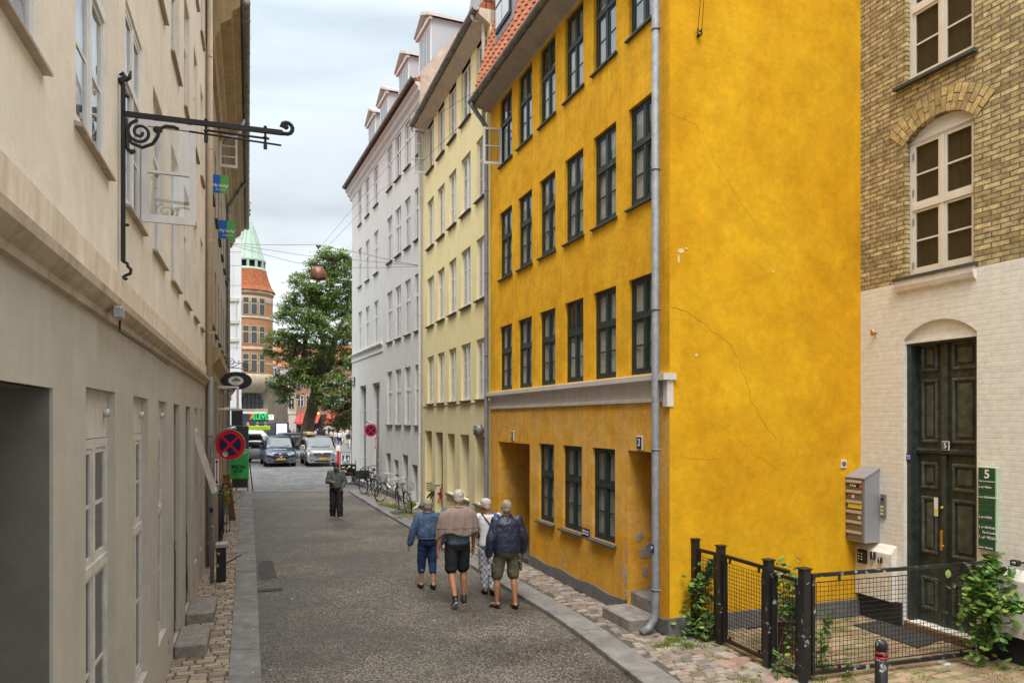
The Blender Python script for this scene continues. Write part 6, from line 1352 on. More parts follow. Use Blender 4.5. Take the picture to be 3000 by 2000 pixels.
# sandwich board and green cloth
p = G(703, 1441, -.066); t = thing('sandwich_board', 'wooden framed chalkboard standing at the end of the left pavement', 'sandwich board', (p.x, p.y, -.066), R(4))
WD = mat('orange_wood', (.38, .17, .05), .6, streak=.2); hw_ = 24/F_*p.y
mb = MB()
for x in (-hw_, hw_-.05): mb.box(x, x+.05, -.02, .02, 0, 1.2)
mb.box(-hw_+.05, hw_-.05, -.02, .02, .17, .22); mb.box(-hw_+.05, hw_-.05, -.02, .02, 1.15, 1.2); mb.build('frame', WD, t)
mb = MB(); mb.box(-hw_+.05, hw_-.05, -.01, .01, .22, 1.15); mb.build('chalkboard', DG, t)
mb = MB()
for x in (-hw_+.02, hw_+.02): mb.add([(x, .05, 1.15), (x+.04, .05, 1.15), (x+.04, .5, 0), (x, .5, 0), (x, .08, 1.15), (x+.04, .08, 1.15), (x+.04, .53, 0), (x, .53, 0)], [(0, 1, 2, 3), (7, 6, 5, 4), (0, 3, 7, 4), (1, 5, 6, 2), (3, 2, 6, 7), (0, 4, 5, 1)])
mb.build('rear_legs', mat('dark_red_wood', (.12, .03, .02), .6), t)
Zg = p.y-.6; t = thing('green_banner', 'bright green cloth banner reading SPECIALITA hanging above the chalkboard', 'banner', P(700, 1360, Zg))
k_ = Zg/F_; mb = MB(); nx, nz_ = 14, 16; vs = []
for j in range(nz_+1):
    for i in range(nx+1):
        u_, v_ = i/nx, j/nz_; vs.append(((-29+58*u_)*k_, .025*math.sin(u_*9+v_*3)*(1-v_)+.012*math.sin(v_*11+u_*4), (-43+(74+14*u_)*v_)*k_))
mb.add(vs, [(j*(nx+1)+i, j*(nx+1)+i+1, (j+1)*(nx+1)+i+1, (j+1)*(nx+1)+i) for j in range(nz_) for i in range(nx)], 0, True)
cl = mb.build('cloth', mat('green_cloth', (.09, .58, .14), .7, var=.1, vscale=3), t); so_ = cl.modifiers.new('s', 'SOLIDIFY'); so_.thickness = .004
text('SPECIA-\nLITA\u2019', .17, M_['black'], t, (0, -.045, -.18), (R(90), 0, 0), bold=.006)
mb = MB(); a = P(646, 1361, Zg-.1)-t.location; b = P(731, 1319, Zg-.1)-t.location; mb.tube([a, b], .014, 6); mb.tube([a+Vector((.03, .05, .12)), b+Vector((.03, .05, .14))], .014, 6); mb.build('pole', M_['white2'], t)
# street lamp on wires
lp = P(933, 802, 25); t = thing('hanging_street_lamp', 'brown dome street lamp hanging on wires across the street', 'street lamp', lp)
k_ = 25/F_; mb = MB()
mb.lathe([(.05, 22*k_), (12*k_, 20*k_), (19*k_, 12*k_), (23*k_, 0), (23.5*k_, -14*k_), (23*k_, -15*k_), (21*k_, -13*k_), (20*k_, 0), (.05, 15*k_)], n=24); mb.build('lamp_shade', mat('copper_brown', (.20, .095, .06), .45, .3, var=.15), t)
mb = MB(); mb.ell((0, 0, -6*k_), (15*k_, 15*k_, 6*k_)); mb.build('bulb_globe', mat('opal', (.6, .6, .58), .3), t)
mb = MB(); mb.tube([(0, 0, 20*k_), (0, 0, 85*k_)], .022, 8)
for z, r_ in ((28, .05), (42, .06), (50, .04), (62, .07), (66, .07), (82, .09), (78, .06)): mb.tube([(0, 0, (z-1.5)*k_), (0, 0, (z+1.5)*k_)], r_, 10)
mb.build('suspension_rod', M_['steel'], t)
def wire(name, label, pts, r=.009, sag=.0, group='overhead wires'):
    pts = [Vector(p_) for p_ in pts]; out = []
    for i in range(len(pts)-1):
        for k in range(8): u_ = k/8; q = pts[i].lerp(pts[i+1], u_); q.z -= sag*4*u_*(1-u_); out.append(q)
    out.append(pts[-1]); mb = MB(); o0 = out[0]; mb.tube([q-o0 for q in out], r, 5); return tag(mb.build(name, M_['iron'], None, o0), label, 'wire', group)
LA = P(664, 713, 26); RA = P(1236, 779, 24)
wire('span_wire', 'thin span wire carrying the lamp from the brown house to the grey house', [LA, P(933, 716, 25), P(1060, 741, 24.6), RA], .007, .03)
wire('cable', 'thin black cable, upper of the two below the lamp wire', [LA, P(890, 748, 25.2), RA], .006, .0)
wire('cable', 'thin black cable from the brown house running lowest toward the grey house', [LA, P(870, 770, 25.3), P(1037, 784, 24.6), RA], .006, .02)
wire('cable', 'faint wire rising diagonally across the grey and yellow houses', [P(945, 716, 30), P(1075, 560, 26), P(1245, 360, 21), P(1445, 235, 16.6)], .005)
wire('cable', 'faint wire rising diagonally just below another across the grey house', [P(960, 722, 30), P(1115, 560, 25), P(1240, 470, 22), P(1420, 300, 17)], .005)
# ---- gate, fence and posts
FB_ = mat('chipped_black_paint', (.014, .013, .013), .4, var=.3, bump=.35, bscale=25, col2=(.36, .38, .38), c2lo=.59, c2hi=.62, c2scale=11, spec=.5)
FBR = mat('rusty_black_paint', (.02, .013, .008), .55, var=.5, vscale=14, bump=.3, bscale=40)
def panelf(name, label, a, b, z0, z1, cell=.055, group=None, frame=.04, rail=.0, m=FB_, cat='fence', top=None):
    a = Vector(a); b = Vector(b); d = b-a; L = d.length; t = thing(name, label, cat, (a.x, a.y, 0), math.atan2(d.y, d.x), group)
    mb = MB(); f_ = frame; tz = top if top is not None else z1
    mb.box(0, f_, -f_/2, f_/2, z0, z1); mb.box(L-f_, L, -f_/2, f_/2, z0, z1); mb.box(f_, L-f_, -f_/2, f_/2, z1-f_, z1); mb.box(f_, L-f_, -f_/2, f_/2, z0, z0+f_)
    for x in (L*.15, L*.85):
        mb.box(x-.012, x+.012, -.01, .01, z1-f_-.06, z1-f_); mb.box(x-.012, x+.012, -.01, .01, z0+f_, z0+f_+.04)
    mb.build('frame', m, t)
    mb = MB(); x0, x1, y0, y1 = f_+.03, L-f_-.03, z0+f_+.04, z1-f_-.06
    mb.tube([(x0, 0, y0), (x1, 0, y0), (x1, 0, y1), (x0, 0, y1)], .007, 5, closed=True)
    n = max(2, int((x1-x0)/cell)); 
    for k in range(1, n): x = x0+(x1-x0)*k/n; mb.tube([(x, .004*(-1)**k, y0), (x, -.004*(-1)**k, (y0+y1)/2), (x, .004*(-1)**k, y1)], .0035, 4, sm=False)
    n = max(2, int((y1-y0)/cell))
    for k in range(1, n): z = y0+(y1-y0)*k/n; mb.tube([(x0, .003, z), (x1, .003, z)], .0035, 4, sm=False)
    mb.build('wire_mesh', M_['black'], t); return t
def post(label, px, yb, yt, w_=.1, m=FB_, name='fence_post'):
    p = G(px, yb); H_ = CH+(1230-yt)/F_*p.y
    t = thing(name, label, 'post', (p.x, p.y, 0), R(19), 'black steel fence posts around the courtyard')
    mb = MB(); h = w_/2*.62; mb.rbox(-h, h, -h, h, 0, H_-.01, .006); mb.build('shaft', m, t)
    mb = MB(); mb.rbox(-h-.012, h+.012, -h-.012, h+.012, H_-.01, H_+.006, .003); mb.build('cap', FBR, t); return p, H_
p1, h1 = post('brownish black post nearest the yellow gable behind the ivy', 2037, 1856, 1577, .15, FBR)
p2_, h2_ = post('black post with long white paint chips at the left side of the gate', 2112, 1886, 1597, .15)
p3, h3 = post('black post at the right side of the gate, slightly shorter looking', 2252, 1954, 1638, .155)
p4, h4 = post('tall black corner post with flaked paint where the fence turns', 2357, 2000, 1664, .16)
p5 = Vector((5.80, 8.97, 0)); t = thing('fence_post', 'black post at the far right end of the mesh fence by the wall', 'post', p5, R(19), 'black steel fence posts around the courtyard'); H5 = CH+(1230-1628)/F_*p5.y
mb = MB(); mb.rbox(-.055, .055, -.055, .055, 0, H5, .006); mb.build('shaft', FBR, t); mb = MB(); mb.rbox(-.067, .067, -.067, .067, H5, H5+.015, .003); mb.build('cap', FBR, t)
def off(a, b, d): return a+(b-a).normalized()*d
panelf('mesh_fence', 'narrow black mesh fence panel beside the yellow gable overgrown with ivy', off(p1, p2_, .04), off(p2_, p1, .06), .06, h1-.12, .045, m=FBR)
gp = panelf('gate', 'black steel mesh gate leaf between two chipped posts', off(p2_, p3, .07), off(p3, p2_, .055), .07, h2_-.1, .048, m=FBR, cat='gate')
panelf('mesh_fence', 'narrow black mesh fence panel between the gate and the corner post', off(p3, p4, .07), off(p4, p3, .06), .06, h3-.13, .045)
panelf('mesh_fence', 'wide black wire mesh fence panel crossing to the dark door side', off(p4, p5, .09), off(p5, p4, .07), .08, 1.2, .052)
q = p3+Vector((.12, .35, 0)); t = thing('fence_post', 'slim black inner post standing behind the gate', 'post', q, R(19), 'black steel fence posts around the courtyard'); mb = MB(); mb.rbox(-.03, .03, -.03, .03, 0, 1.16, .005); mb.build('shaft', FBR, t)
mb = MB(); mb.rbox(-.03, .03, -.36, -.035, 1.1, 1.14, .005); mb.build('rail', FBR, t)
# mat, bollard
mt = [G(x, y, .01) for x, y in ((2499, 1830), (2688, 1897), (2821, 1853), (2660, 1803))]; c = sum(mt, Vector())/4
mb = MB(); A_ = [v-c for v in mt]; mb.add([v+Vector((0, 0, .004)) for v in A_]+[v-Vector((0, 0, .012)) for v in A_], [(0, 1, 2, 3), (7, 6, 5, 4), (0, 4, 5, 1), (1, 5, 6, 2), (2, 6, 7, 3), (3, 7, 4, 0)]); tag(mb.build('door_mat', brickmat('rubber_grid', (.03, .03, .03), (.03, .03, .03), (.075, .07, .06), .04, .03, 'xy', .8, .2, .006), None, c+Vector((0, 0, .004)), fix=True), 'large dark grid mat in front of the double door', 'mat')
p = P(2582, 2000, 7.35); t = thing('bollard', 'short black bollard with two red bands in the right foreground', 'bollard', (p.x, p.y, 0)); Hb = CH+(1230-1872)/F_*7.35
mb = MB(); mb.lathe([(.001, Hb), (.03, Hb-.003), (.05, Hb-.02), (.058, Hb-.05), (.058, Hb-.1), (.052, Hb-.104), (.052, Hb-.112), (.06, Hb-.116), (.06, Hb-.15), (.052, Hb-.154), (.052, Hb-.166), (.06, Hb-.17), (.06, 0)], n=20); mb.build('post', FB_, t)
for z in (Hb-.128, Hb-.175): mb = MB(); mb.lathe([(.0605, z-.008), (.0635, z-.006), (.0635, z+.006), (.0605, z+.008)], n=20); mb.build('red_band', RED, t)
t = thing('ground_light', 'small round metal light set in the mossy paving by the fence', 'ground light', G(2767, 1941, 0)); mb = MB(); mb.lathe([(.001, .014), (.06, .014), (.07, .004)], n=20); mb.build('lens', M_['bluewhite'], t); mb = MB(); mb.lathe([(.07, .004), (.08, .003), (.08, -.01)], n=20); mb.build('ring', M_['steel'], t)
# ---- plants
IVY = bpy.data.materials.new('ivy_leaf'); IVY.use_nodes = True; leafmat(IVY, (.03, .09, .02), (.10, .21, .04), (.30, .40, .08), .4)
def climber(name, label, path, n, spread, size, seed, stemr=.008, cat='climbing plant'):
    path = [Vector(q) for q in path]; o0 = Vector((path[0].x, path[0].y, 0)); t = thing(name, label, cat, o0); r_ = random.Random(seed)
    path = [q-o0 for q in path]; mb = MB(); mb.tube(path, [stemr*(1-.7*i/len(path)) for i in range(len(path))], 6)
    def f_(r_):
        i = r_.randrange(len(path)-1); q = path[i].lerp(path[i+1], r_.random()); s_ = spread[i] if isinstance(spread, (list, tuple)) else spread
        return q+Vector((r_.gauss(0, s_), r_.gauss(0, s_*.5)-.03, r_.gauss(0, s_*.8)))
    for k in range(8):
        i = r_.randrange(1, len(path)-1); mb.tube([path[i], f_(r_), f_(r_)], .003, 4)
    mb.build('stem', mat('stem_brown', (.12, .09, .04), .8) if 'stem_brown' not in bpy.data.materials else bpy.data.materials['stem_brown'], t)
    leaves('foliage', t, n, f_, IVY, size, seed+1); return t
Zi = p1.y-.1
climber('ivy_plant', 'leafy ivy climbing the first fence post by the yellow gable', [P(2050, 1870, Zi-.1), P(2050, 1800, Zi), P(2060, 1740, Zi), P(2050, 1700, Zi), P(2075, 1675, Zi), P(2085, 1640, Zi)], 420, [.14, .13, .10, .04, .02], (.028, .055), 3)
climber('ivy_plant', 'low ivy creeping right of the first fence post at ground level', [P(2060, 1880, Zi-.25), P(2075, 1850, Zi-.2), P(2090, 1810, Zi-.2), P(2095, 1795, Zi-.2)], 110, [.09, .07, .04], (.02, .045), 8)
climber('ivy_plant', 'small leafy vine at the foot of the corner post', [P(2270, 1990, 8.35), P(2290, 1945, 8.4), P(2310, 1890, 8.4), P(2325, 1820, 8.45), P(2330, 1750, 8.5), P(2330, 1680, 8.6)], 120, [.09, .08, .04, .03, .04], (.02, .05), 12)
climber('ivy_plant', 'sparse vine growing up behind the left end of the wide fence', [P(2410, 1960, 8.6), P(2405, 1900, 8.6), P(2410, 1850, 8.6), P(2420, 1800, 8.6)], 46, [.05, .04, .05], (.03, .06), 15)
climber('ivy_plant', 'large heart leaved climber on the right end post of the fence', [P(2890, 1890, 8.7), P(2890, 1800, 8.7), P(2885, 1740, 8.7), P(2890, 1690, 8.7), P(2900, 1650, 8.7)], 420, [.17, .17, .15, .10], (.035, .07), 18, .014)
climber('ivy_plant', 'leafy side shoot of the climber reaching the right edge', [P(2915, 1800, 8.5), P(2945, 1770, 8.5), P(2975, 1760, 8.45), P(2985, 1780, 8.4)], 90, [.07, .06, .05], (.03, .06), 25)
p = Vector((p3.x+.45, p3.y+.55, 0)); t = thing('potted_plant', 'green potted shrub standing behind the gate in the courtyard', 'potted plant', p)
mb = MB(); mb.lathe([(.12, 0), (.17, .32), (.19, .34), (.16, .34)], n=16); mb.build('pot', mat('terracotta_brown', (.16, .07, .04), .7), t)
leaves('foliage', t, 330, lambda r_: (max(-.22, min(.22, r_.gauss(0, .13))), max(-.22, min(.22, r_.gauss(0, .12))), .42+min(.72, abs(r_.gauss(.28, .24)))), IVY, (.025, .06), 31)
mb = MB()
for k in range(5): mb.tube([(0, 0, .3), (.03*math.cos(k*1.3), .03*math.sin(k*1.3), .6), (.09*math.cos(k*1.3), .09*math.sin(k*1.3), .95)], .006, 5)
mb.build('stem', bpy.data.materials['stem_brown'], t)
GRS = bpy.data.materials.new('grass'); GRS.use_nodes = True; leafmat(GRS, (.10, .17, .02), (.18, .26, .03), (.30, .34, .06), .6)
mb = MB(); r_ = random.Random(9)
def tuft(c, n, sp, h):
    for k in range(n):
        b = c+Vector((r_.gauss(0, sp), r_.gauss(0, sp), 0)); b.z = 0; a = r_.uniform(0, 6.28); u_ = Vector((math.cos(a), math.sin(a), 0)); hh = r_.uniform(.4, 1)*h; w_ = .0035+.002*r_.random(); bend = Vector((r_.uniform(-1, 1), r_.uniform(-1, 1), 0))*hh*.6
        mb.add([b-u_*w_, b+u_*w_, b+bend*.35+u_*w_*.8+Vector((0, 0, hh*.6)), b+bend*.35-u_*w_*.8+Vector((0, 0, hh*.6)), b+bend+Vector((0, 0, hh))], [(0, 1, 2, 3), (3, 2, 4)])
for px, py, n, sp, h in ((1975, 1878, 200, .05, .09), (1955, 1890, 140, .05, .06), (2015, 1895, 200, .05, .08), (1930, 1893, 70, .04, .05), (2055, 1895, 60, .05, .05), (2085, 1925, 50, .05, .04), (2120, 1930, 40, .04, .04), (2000, 1935, 25, .05, .03), (2040, 1960, 25, .06, .03), (2180, 1958, 40, .04, .04), (2160, 1990, 50, .06, .04), (2200, 1995, 60, .06, .05), (2080, 1985, 25, .06, .03), (2860, 1955, 80, .08, .04), (2930, 1955, 60, .06, .05), (2700, 1985, 50, .08, .04), (2480, 1992, 50, .06, .05), (2930, 1985, 60, .08, .04), (1900, 1890, 20, .04, .03), (2990, 1960, 50, .05, .05), (2390, 1992, 60, .06, .08)): tuft(G(px, py), n, sp, h)
for k in range(34): u_ = r_.random(); tuft(G(1112+80*u_+r_.uniform(-6, 6), 1474+18*u_+r_.uniform(-4, 4)), 45, .09, .07)
for k in range(12): tuft(G(1205+r_.uniform(-8, 8), 1487+r_.uniform(-5, 5)), 26, .05, .3)
for k in range(40): tuft(G(1185+r_.uniform(-20, 45), 1508+r_.uniform(-5, 12)), 22, .09, .05)
tag(mb.build('grass', GRS), 'short grass and weeds growing between paving stones', 'grass', kind='stuff')
climber('weed_plant', 'small bright green weed sprouting at the foot of the wide fence', [G(2480, 1982), G(2480, 1982)+Vector((0, 0, .06)), G(2480, 1982)+Vector((0, 0, .14)), G(2480, 1982)+Vector((0, .01, .17))], 26, [.03, .03, .02], (.02, .04), 41, .004, 'weed')
# ---- road details
t = thing('road_grate', 'small iron drain grate against the left kerb', 'drain grate', G(790, 1727, -.066)+Vector((0, 0, .001)), R(19))
mb = MB(); mb.box(-.22, .22, -.1, .1, 0, .006); mb.build('frame', mat('rusty_iron', (.07, .06, .05), .7, .3, var=.3), t)
for k in range(6): mb = MB(); mb.box(-.18+k*.064, -.15+k*.064, -.08, .08, .007, .011); mb.build('bar', M_['iron'], t)
mb = MB(); pts = [G(x, y, -.066)+Vector((0, 0, .0025)) for x, y in ((757, 1648), (772, 1642), (800, 1643), (806, 1670), (812, 1690), (780, 1698), (757, 1695))]; c = sum(pts, Vector())/len(pts)
tag(mb.add([q-c for q in pts], [tuple(range(len(pts)))]).build('asphalt_patch', mat('patch_asphalt', (.05, .048, .045), .75, var=.4, vscale=6, bump=.8, bscale=50), None, c, fix=True), kind='structure')
mb = MB(); pts = [G(x, y)+Vector((0, 0, .006)) for x, y in ((1140, 1497), (1205, 1497), (1216, 1504), (1150, 1506))]; c = sum(pts, Vector())/4; tag(mb.add([q-c for q in pts]+[q-c-Vector((0, 0, .02)) for q in pts], [(0, 1, 2, 3), (0, 4, 5, 1), (1, 5, 6, 2), (2, 6, 7, 3), (3, 7, 4, 0)]).build('manhole_cover', bpy.data.materials['rusty_iron'], None, c, fix=True), 'rusty rectangular cover in the pavement below the bicycles', 'manhole cover')
# ---- A-board for gallery
p = G(1014, 1392, -.066); p = P(1014, 1230, 38); t = thing('poster_board', 'white framed poster board with navy sheet at the corner of the grey house', 'sandwich board', (p.x, 38, -.066), R(0))
k_ = 38/F_; zf_ = lambda y: CH+(1230-y)*k_+.066
mb = MB()
for x in (-17*k_, 15*k_): mb.box(x, x+2*k_, -.03, .03, 0, zf_(1323))
mb.box(-15*k_, 15*k_, -.03, .03, zf_(1325.5), zf_(1323)); mb.build('frame', M_['steel'], t)
mb = MB(); mb.box(-14.5*k_, 14.5*k_, -.02, .02, .15, zf_(1326)); mb.build('board', M_['white2'], t)
PO = mat('poster_navy', (.015, .03, .10), .5); mb = MB(); mb.box(-11*k_, 11*k_, -.025, -.021, zf_(1351), zf_(1329)); mb.box(-11*k_, 11*k_, -.025, -.021, zf_(1358), zf_(1353)); mb.box(-11*k_, 11*k_, -.025, -.021, zf_(1368), zf_(1360)); ps = mb.build('poster', PO, t)
text('Galleria', .11, M_['white2'], ps, (0, -.03, zf_(1331.5)), (R(90), 0, 0), bold=.003); text('Restaurant åbent', .055, M_['white2'], ps, (0, -.03, zf_(1355.5)), (R(90), 0, 0), bold=.002); text('Gammel Strand', .055, M_['white2'], ps, (0, -.03, zf_(1363)), (R(90), 0, 0), bold=.002)
mb = MB()
for x, s_ in ((-.05, 1), (.12, .65)): mb.ell((x, -.03, zf_(1342)+.12*s_), (.035*s_, .004, .04*s_), 8, 6); mb.prism([(x-.09*s_, zf_(1342)-.16*s_), (x+.09*s_, zf_(1342)-.16*s_), (x+.03*s_, zf_(1342)+.1*s_), (x-.03*s_, zf_(1342)+.1*s_)], -.034, -.026)
mb.build('printed_figures', M_['white2'], ps, fix=True)
# ---- bicycles
def bicycle(name, label, loc, rz, lean=6, steer=0, frame=None, basket=None, rear_basket=False, bars='white', step=True, group='bicycles parked along the right pavement', crate=False):
    root = thing(name, label, 'bicycle', loc, rz, group); root.rotation_euler = (R(lean), 0, rz)
    fm = frame or M_['black']; r = .345; wb = 1.08
    MF = Matrix.Translation((wb-.12, 0, 0)) @ Matrix.Rotation(R(steer), 4, 'Z') @ Matrix.Translation((-(wb-.12), 0, 0))
    def wheel(x, M):
        mb = MB(); mb.tube([(x+r*math.cos(a*.2618), 0, r+r*math.sin(a*.2618)) for a in range(24)], .019, 7, closed=True)
        mb.v = [tuple(M @ Vector(q)) for q in mb.v]; w_ = mb.build('wheel', M_['rubber'], root)
        mb = MB(); mb.tube([(x+(r-.025)*math.cos(a*.2618), 0, r+(r-.025)*math.sin(a*.2618)) for a in range(24)], .012, 5, closed=True)
        for k in range(18): a = k*.349; mb.tube([(x, .02*(-1)**k, r), (x+(r-.03)*math.cos(a), 0, r+(r-.03)*math.sin(a))], .0022, 3, sm=False)
        mb.tube([(x, -.05, r), (x, .05, r)], .02, 8); mb.v = [tuple(M @ Vector(q)) for q in mb.v]; mb.build('spokes', M_['steel'], w_)
        mb = MB(); mb.tube([(x+(r+.03)*math.cos(R(a)), 0, r+(r+.03)*math.sin(R(a))) for a in (range(15, 185, 17) if x < .5 else range(10, 150, 14))], .022, 6, sq=.35); mb.v = [tuple(M @ Vector(q)) for q in mb.v]; mb.build('mudguard', M_['zincdark'] if bars == 'white' else M_['black'], root)
    I = Matrix.Identity(4); wheel(0, I); wheel(wb, MF)
    bb = (.44, 0, .29); st_ = (.30, 0, .78); hd = (.88, 0, .78); hd2 = (.92, 0, .66)
    mb = MB(); mb.tube([bb, st_], .016, 7); mb.tube([bb, (.7, 0, .40), hd2], .019, 7); 
    mb.tube([(.33, 0, .62), (.6, 0, .5), hd] if step else [(.31, 0, .74), hd], .015, 7); mb.tube([hd2, (.865, 0, .86)], .018, 7)
    for y in (-.05, .05): mb.tube([bb, (0, y, r)], .009, 5); mb.tube([(.32, 0, .70), (0, y, r)], .008, 5)
    mb.build('frame', fm, root)
    mb = MB()
    for y in (-.045, .045): mb.tube([(wb, y, r), (.945, y*.8, .62)], .011, 6)
    mb.tube([(.865, 0, .84), (.84, 0, 1.0)], .012, 7); mb.v = [tuple(MF @ Vector(q)) for q in mb.v]; mb.build('fork', fm, root)
    mb = MB(); mb.tube([(.68, -.3, .99), (.76, -.29, 1.0), (.86, -.2, 1.03), (.9, 0, 1.0), (.86, .2, 1.03), (.76, .29, 1.0), (.68, .3, .99)], .012, 7); mb.v = [tuple(MF @ Vector(q)) for q in mb.v]; hb = mb.build('handlebar', {'white': M_['bluewhite'], 'black': M_['black']}[bars], root)
    mb = MB()
    for y in (-.295, .295): mb.tube([(.64, y, .985), (.75, y, 1.0)], .018, 7)
    mb.v = [tuple(MF @ Vector(q)) for q in mb.v]; mb.build('grips', M_['rubber'], hb)
    mb = MB(); mb.tube([st_, (.27, 0, .88)], .012, 6); mb.ell((.26, 0, .90), (.135, .085, .035), 12, 6); mb.ell((.36, 0, .90), (.08, .03, .025), 10, 6); mb.build('saddle', M_['rubber'], root)
    mb = MB(); mb.tube([(.44, -.05, .29), (.44, .05, .29)], .03, 8); mb.tube([(.44, .07, .29), (.36, .07, .17)], .009, 5); mb.box(.31, .41, .07, .16, .155, .18); mb.tube([(.44, -.07, .29), (.52, -.07, .41)], .009, 5); mb.box(.47, .57, -.16, -.07, .40, .425); mb.lathe([(.085, -.004), (.095, 0), (.085, .004)], n=16, M=Matrix.Translation((.44, .05, .29)) @ Matrix.Rotation(R(90), 4, 'X')); mb.build('crankset', M_['steel'], root)
    mb = MB()
    for y in (-.05, .05): mb.tube([(-.3, y, .72), (.28, y, .72)], .006, 5); mb.tube([(0, y, .35), (-.18, y, .72)], .005, 5)
    for x in (-.3, -.15, .0, .15): mb.tube([(x, -.05, .72), (x, .05, .72)], .005, 5)
    mb.build('carrier', M_['steel'], root)
    mb = MB(); mb.rbox(-.345, -.315, -.035, .035, .62, .66, .008); mb.build('rear_light', RED, root)
    mb = MB(); mb.tube([(.3, .03, .25), (.22, .2, .01)], .009, 5); mb.build('kick_stand', M_['steel'], root)
    def wbask(x0, x1, y, z0, z1, M, nm='basket', m=None):
        mb = MB()
        for k in range(4):
            z = z0+(z1-z0)*k/3; e_ = .82+.18*k/3; xm = (x0+x1)/2; hx_ = (x1-x0)/2*e_; mb.tube([(xm-hx_, -y*e_, z), (xm+hx_, -y*e_, z), (xm+hx_, y*e_, z), (xm-hx_, y*e_, z)], .006 if k < 3 else .009, 4, closed=True)
        for k in range(6):
            u_ = -1+2*k/5
            for s_ in (-1, 1):
                xm = (x0+x1)/2; hx_ = (x1-x0)/2
                mb.tube([(xm+u_*hx_*.82, s_*y*.82, z0), (xm+u_*hx_, s_*y, z1)], .0035, 4); mb.tube([(xm+s_*hx_*.82, u_*y*.82, z0), (xm+s_*hx_, u_*y, z1)], .0035, 4)
            mb.tube([((x0+x1)/2+u_*(x1-x0)*.41, -y*.82, z0), ((x0+x1)/2+u_*(x1-x0)*.41, y*.82, z0)], .0035, 4)
        mb.v = [tuple(M @ Vector(q)) for q in mb.v]; mb.build(nm, m or M_['basket'], root)
    if basket: wbask(.95, 1.25, .19, .74, .97, MF, 'basket', None if basket == 'white' else M_['iron'])
    if rear_basket: wbask(-.36, .08, .17, .74, .96, I)
    if crate:
        mb = MB(); x0, x1, y, z0, z1 = (.98, 1.35, .22, .62, .92) if crate == 'front' else (-.36, .02, .2, .74, 1.02)
        for q in ((x0, x1, -y, -y+.012, z0, z1), (x0, x1, y-.012, y, z0, z1), (x0, x0+.012, -y+.012, y-.012, z0, z1), (x1-.012, x1, -y+.012, y-.012, z0, z1), (x0, x1, -y, y, z0-.012, z0), (x0-.012, x1+.012, -y-.012, -y-.001, z1-.04, z1), (x0-.012, x1+.012, y+.001, y+.012, z1-.04, z1)): mb.box(*q)
        mb.build('crate', mat('plastic_crate', (.03, .035, .035), .6) if 'plastic_crate' not in bpy.data.materials else bpy.data.materials['plastic_crate'], root)
    return root
def bikeat(name, label, fp, rp, **k):     # front wheel and rear wheel contact pixels
    f_, r_ = G(*fp), G(*rp); d = (f_-r_).normalized(); loc = f_-d*1.08; return bicycle(name, label, (loc.x, loc.y, 0), math.atan2(d.y, d.x), **k)
bikeat('bicycle', 'black city bicycle with white wire front basket leaning against the grey house', (1112, 1468), (1172, 1462), lean=-9, steer=14, basket='white')
bikeat('bicycle', 'black bicycle with wire basket over the rear wheel nearest the yellow house', (1165, 1492), (1204, 1505), lean=-7, steer=-12, rear_basket=True, basket=None, step=False)
bikeat('bicycle', 'dark bicycle carrying a grey crate in front beside the far sign pole', (1067, 1447), (1090, 1452), lean=-3, bars='black', crate='front', basket=None, steer=8)
bikeat('bicycle', 'black bicycle standing behind the one with the grey crate', (1080, 1436), (1098, 1440), lean=-6, bars='black')
bikeat('bicycle', 'red bicycle with white handlebar hidden behind the walking group', (1290, 1510), (1335, 1522), lean=-6, frame=mat('bike_red', (.5, .015, .02), .3), bars='white', steer=20)
bikeat('bicycle', 'black bicycle with dark wire basket beside the red one by the yellow house', (1262, 1508), (1305, 1500), lean=-8, bars='black', basket='black', step=False)
bikeat('bicycle', 'bicycle with black rear crate behind the man with the brown jacket', (1345, 1505), (1395, 1530), lean=-5, bars='black', crate='rear')
# cargo bike
p = G(1030, 1412); t = thing('cargo_bicycle', 'black three wheeled cargo bicycle with stickers on its box by the grey corner', 'cargo bicycle', (p.x, p.y, 0), R(170))
mb = MB(); mb.prism([(-.42, .32), (.42, .32), (.5, .85), (-.5, .85)], -.35, .35, ax='x'); mb.build('box', M_['black'], t, fix=True)
r_ = random.Random(6); cols_ = [('sticker_white', (.6, .6, .58)), ('sticker_red2', (.6, .06, .08)), ('sticker_gold', (.6, .35, .08)), ('sticker_pink', (.55, .3, .32))]
for k in range(14):
    nm, c = cols_[k % 4]; mb = MB(); x, z, rr_ = r_.uniform(-.38, .38), r_.uniform(.42, .78), r_.uniform(.03, .06); mb.lathe([(.001, -.003), (rr_, -.003), (rr_, .003)], n=10, M=Matrix.Translation((-.0+x, .0, z)) @ Matrix.Rotation(R(90), 4, 'X')); 
    mb.v = [(q[0], q[1]+.455+(z-.32)*.15-.0, q[2]) for q in mb.v]; mb.build('sticker', mat(nm, c, .5) if nm not in bpy.data.materials else bpy.data.materials[nm], t)
for y in (-.5, .5):
    mb = MB(); mb.tube([(-.05+.25*math.cos(a*.3927), y, .25+.25*math.sin(a*.3927)) for a in range(16)], .02, 6, closed=True); w_ = mb.build('wheel', M_['rubber'], t); mb = MB()
    for k in range(10): a = k*.628; mb.tube([(-.05, y, .25), (-.05+.24*math.cos(a), y, .25+.24*math.sin(a))], .003, 3)
    mb.build('spokes', M_['steel'], w_)
mb = MB(); mb.tube([(-1.35+.33*math.cos(a*.3927), 0, .33+.33*math.sin(a*.3927)) for a in range(16)], .02, 6, closed=True); mb.build('wheel', M_['rubber'], t)
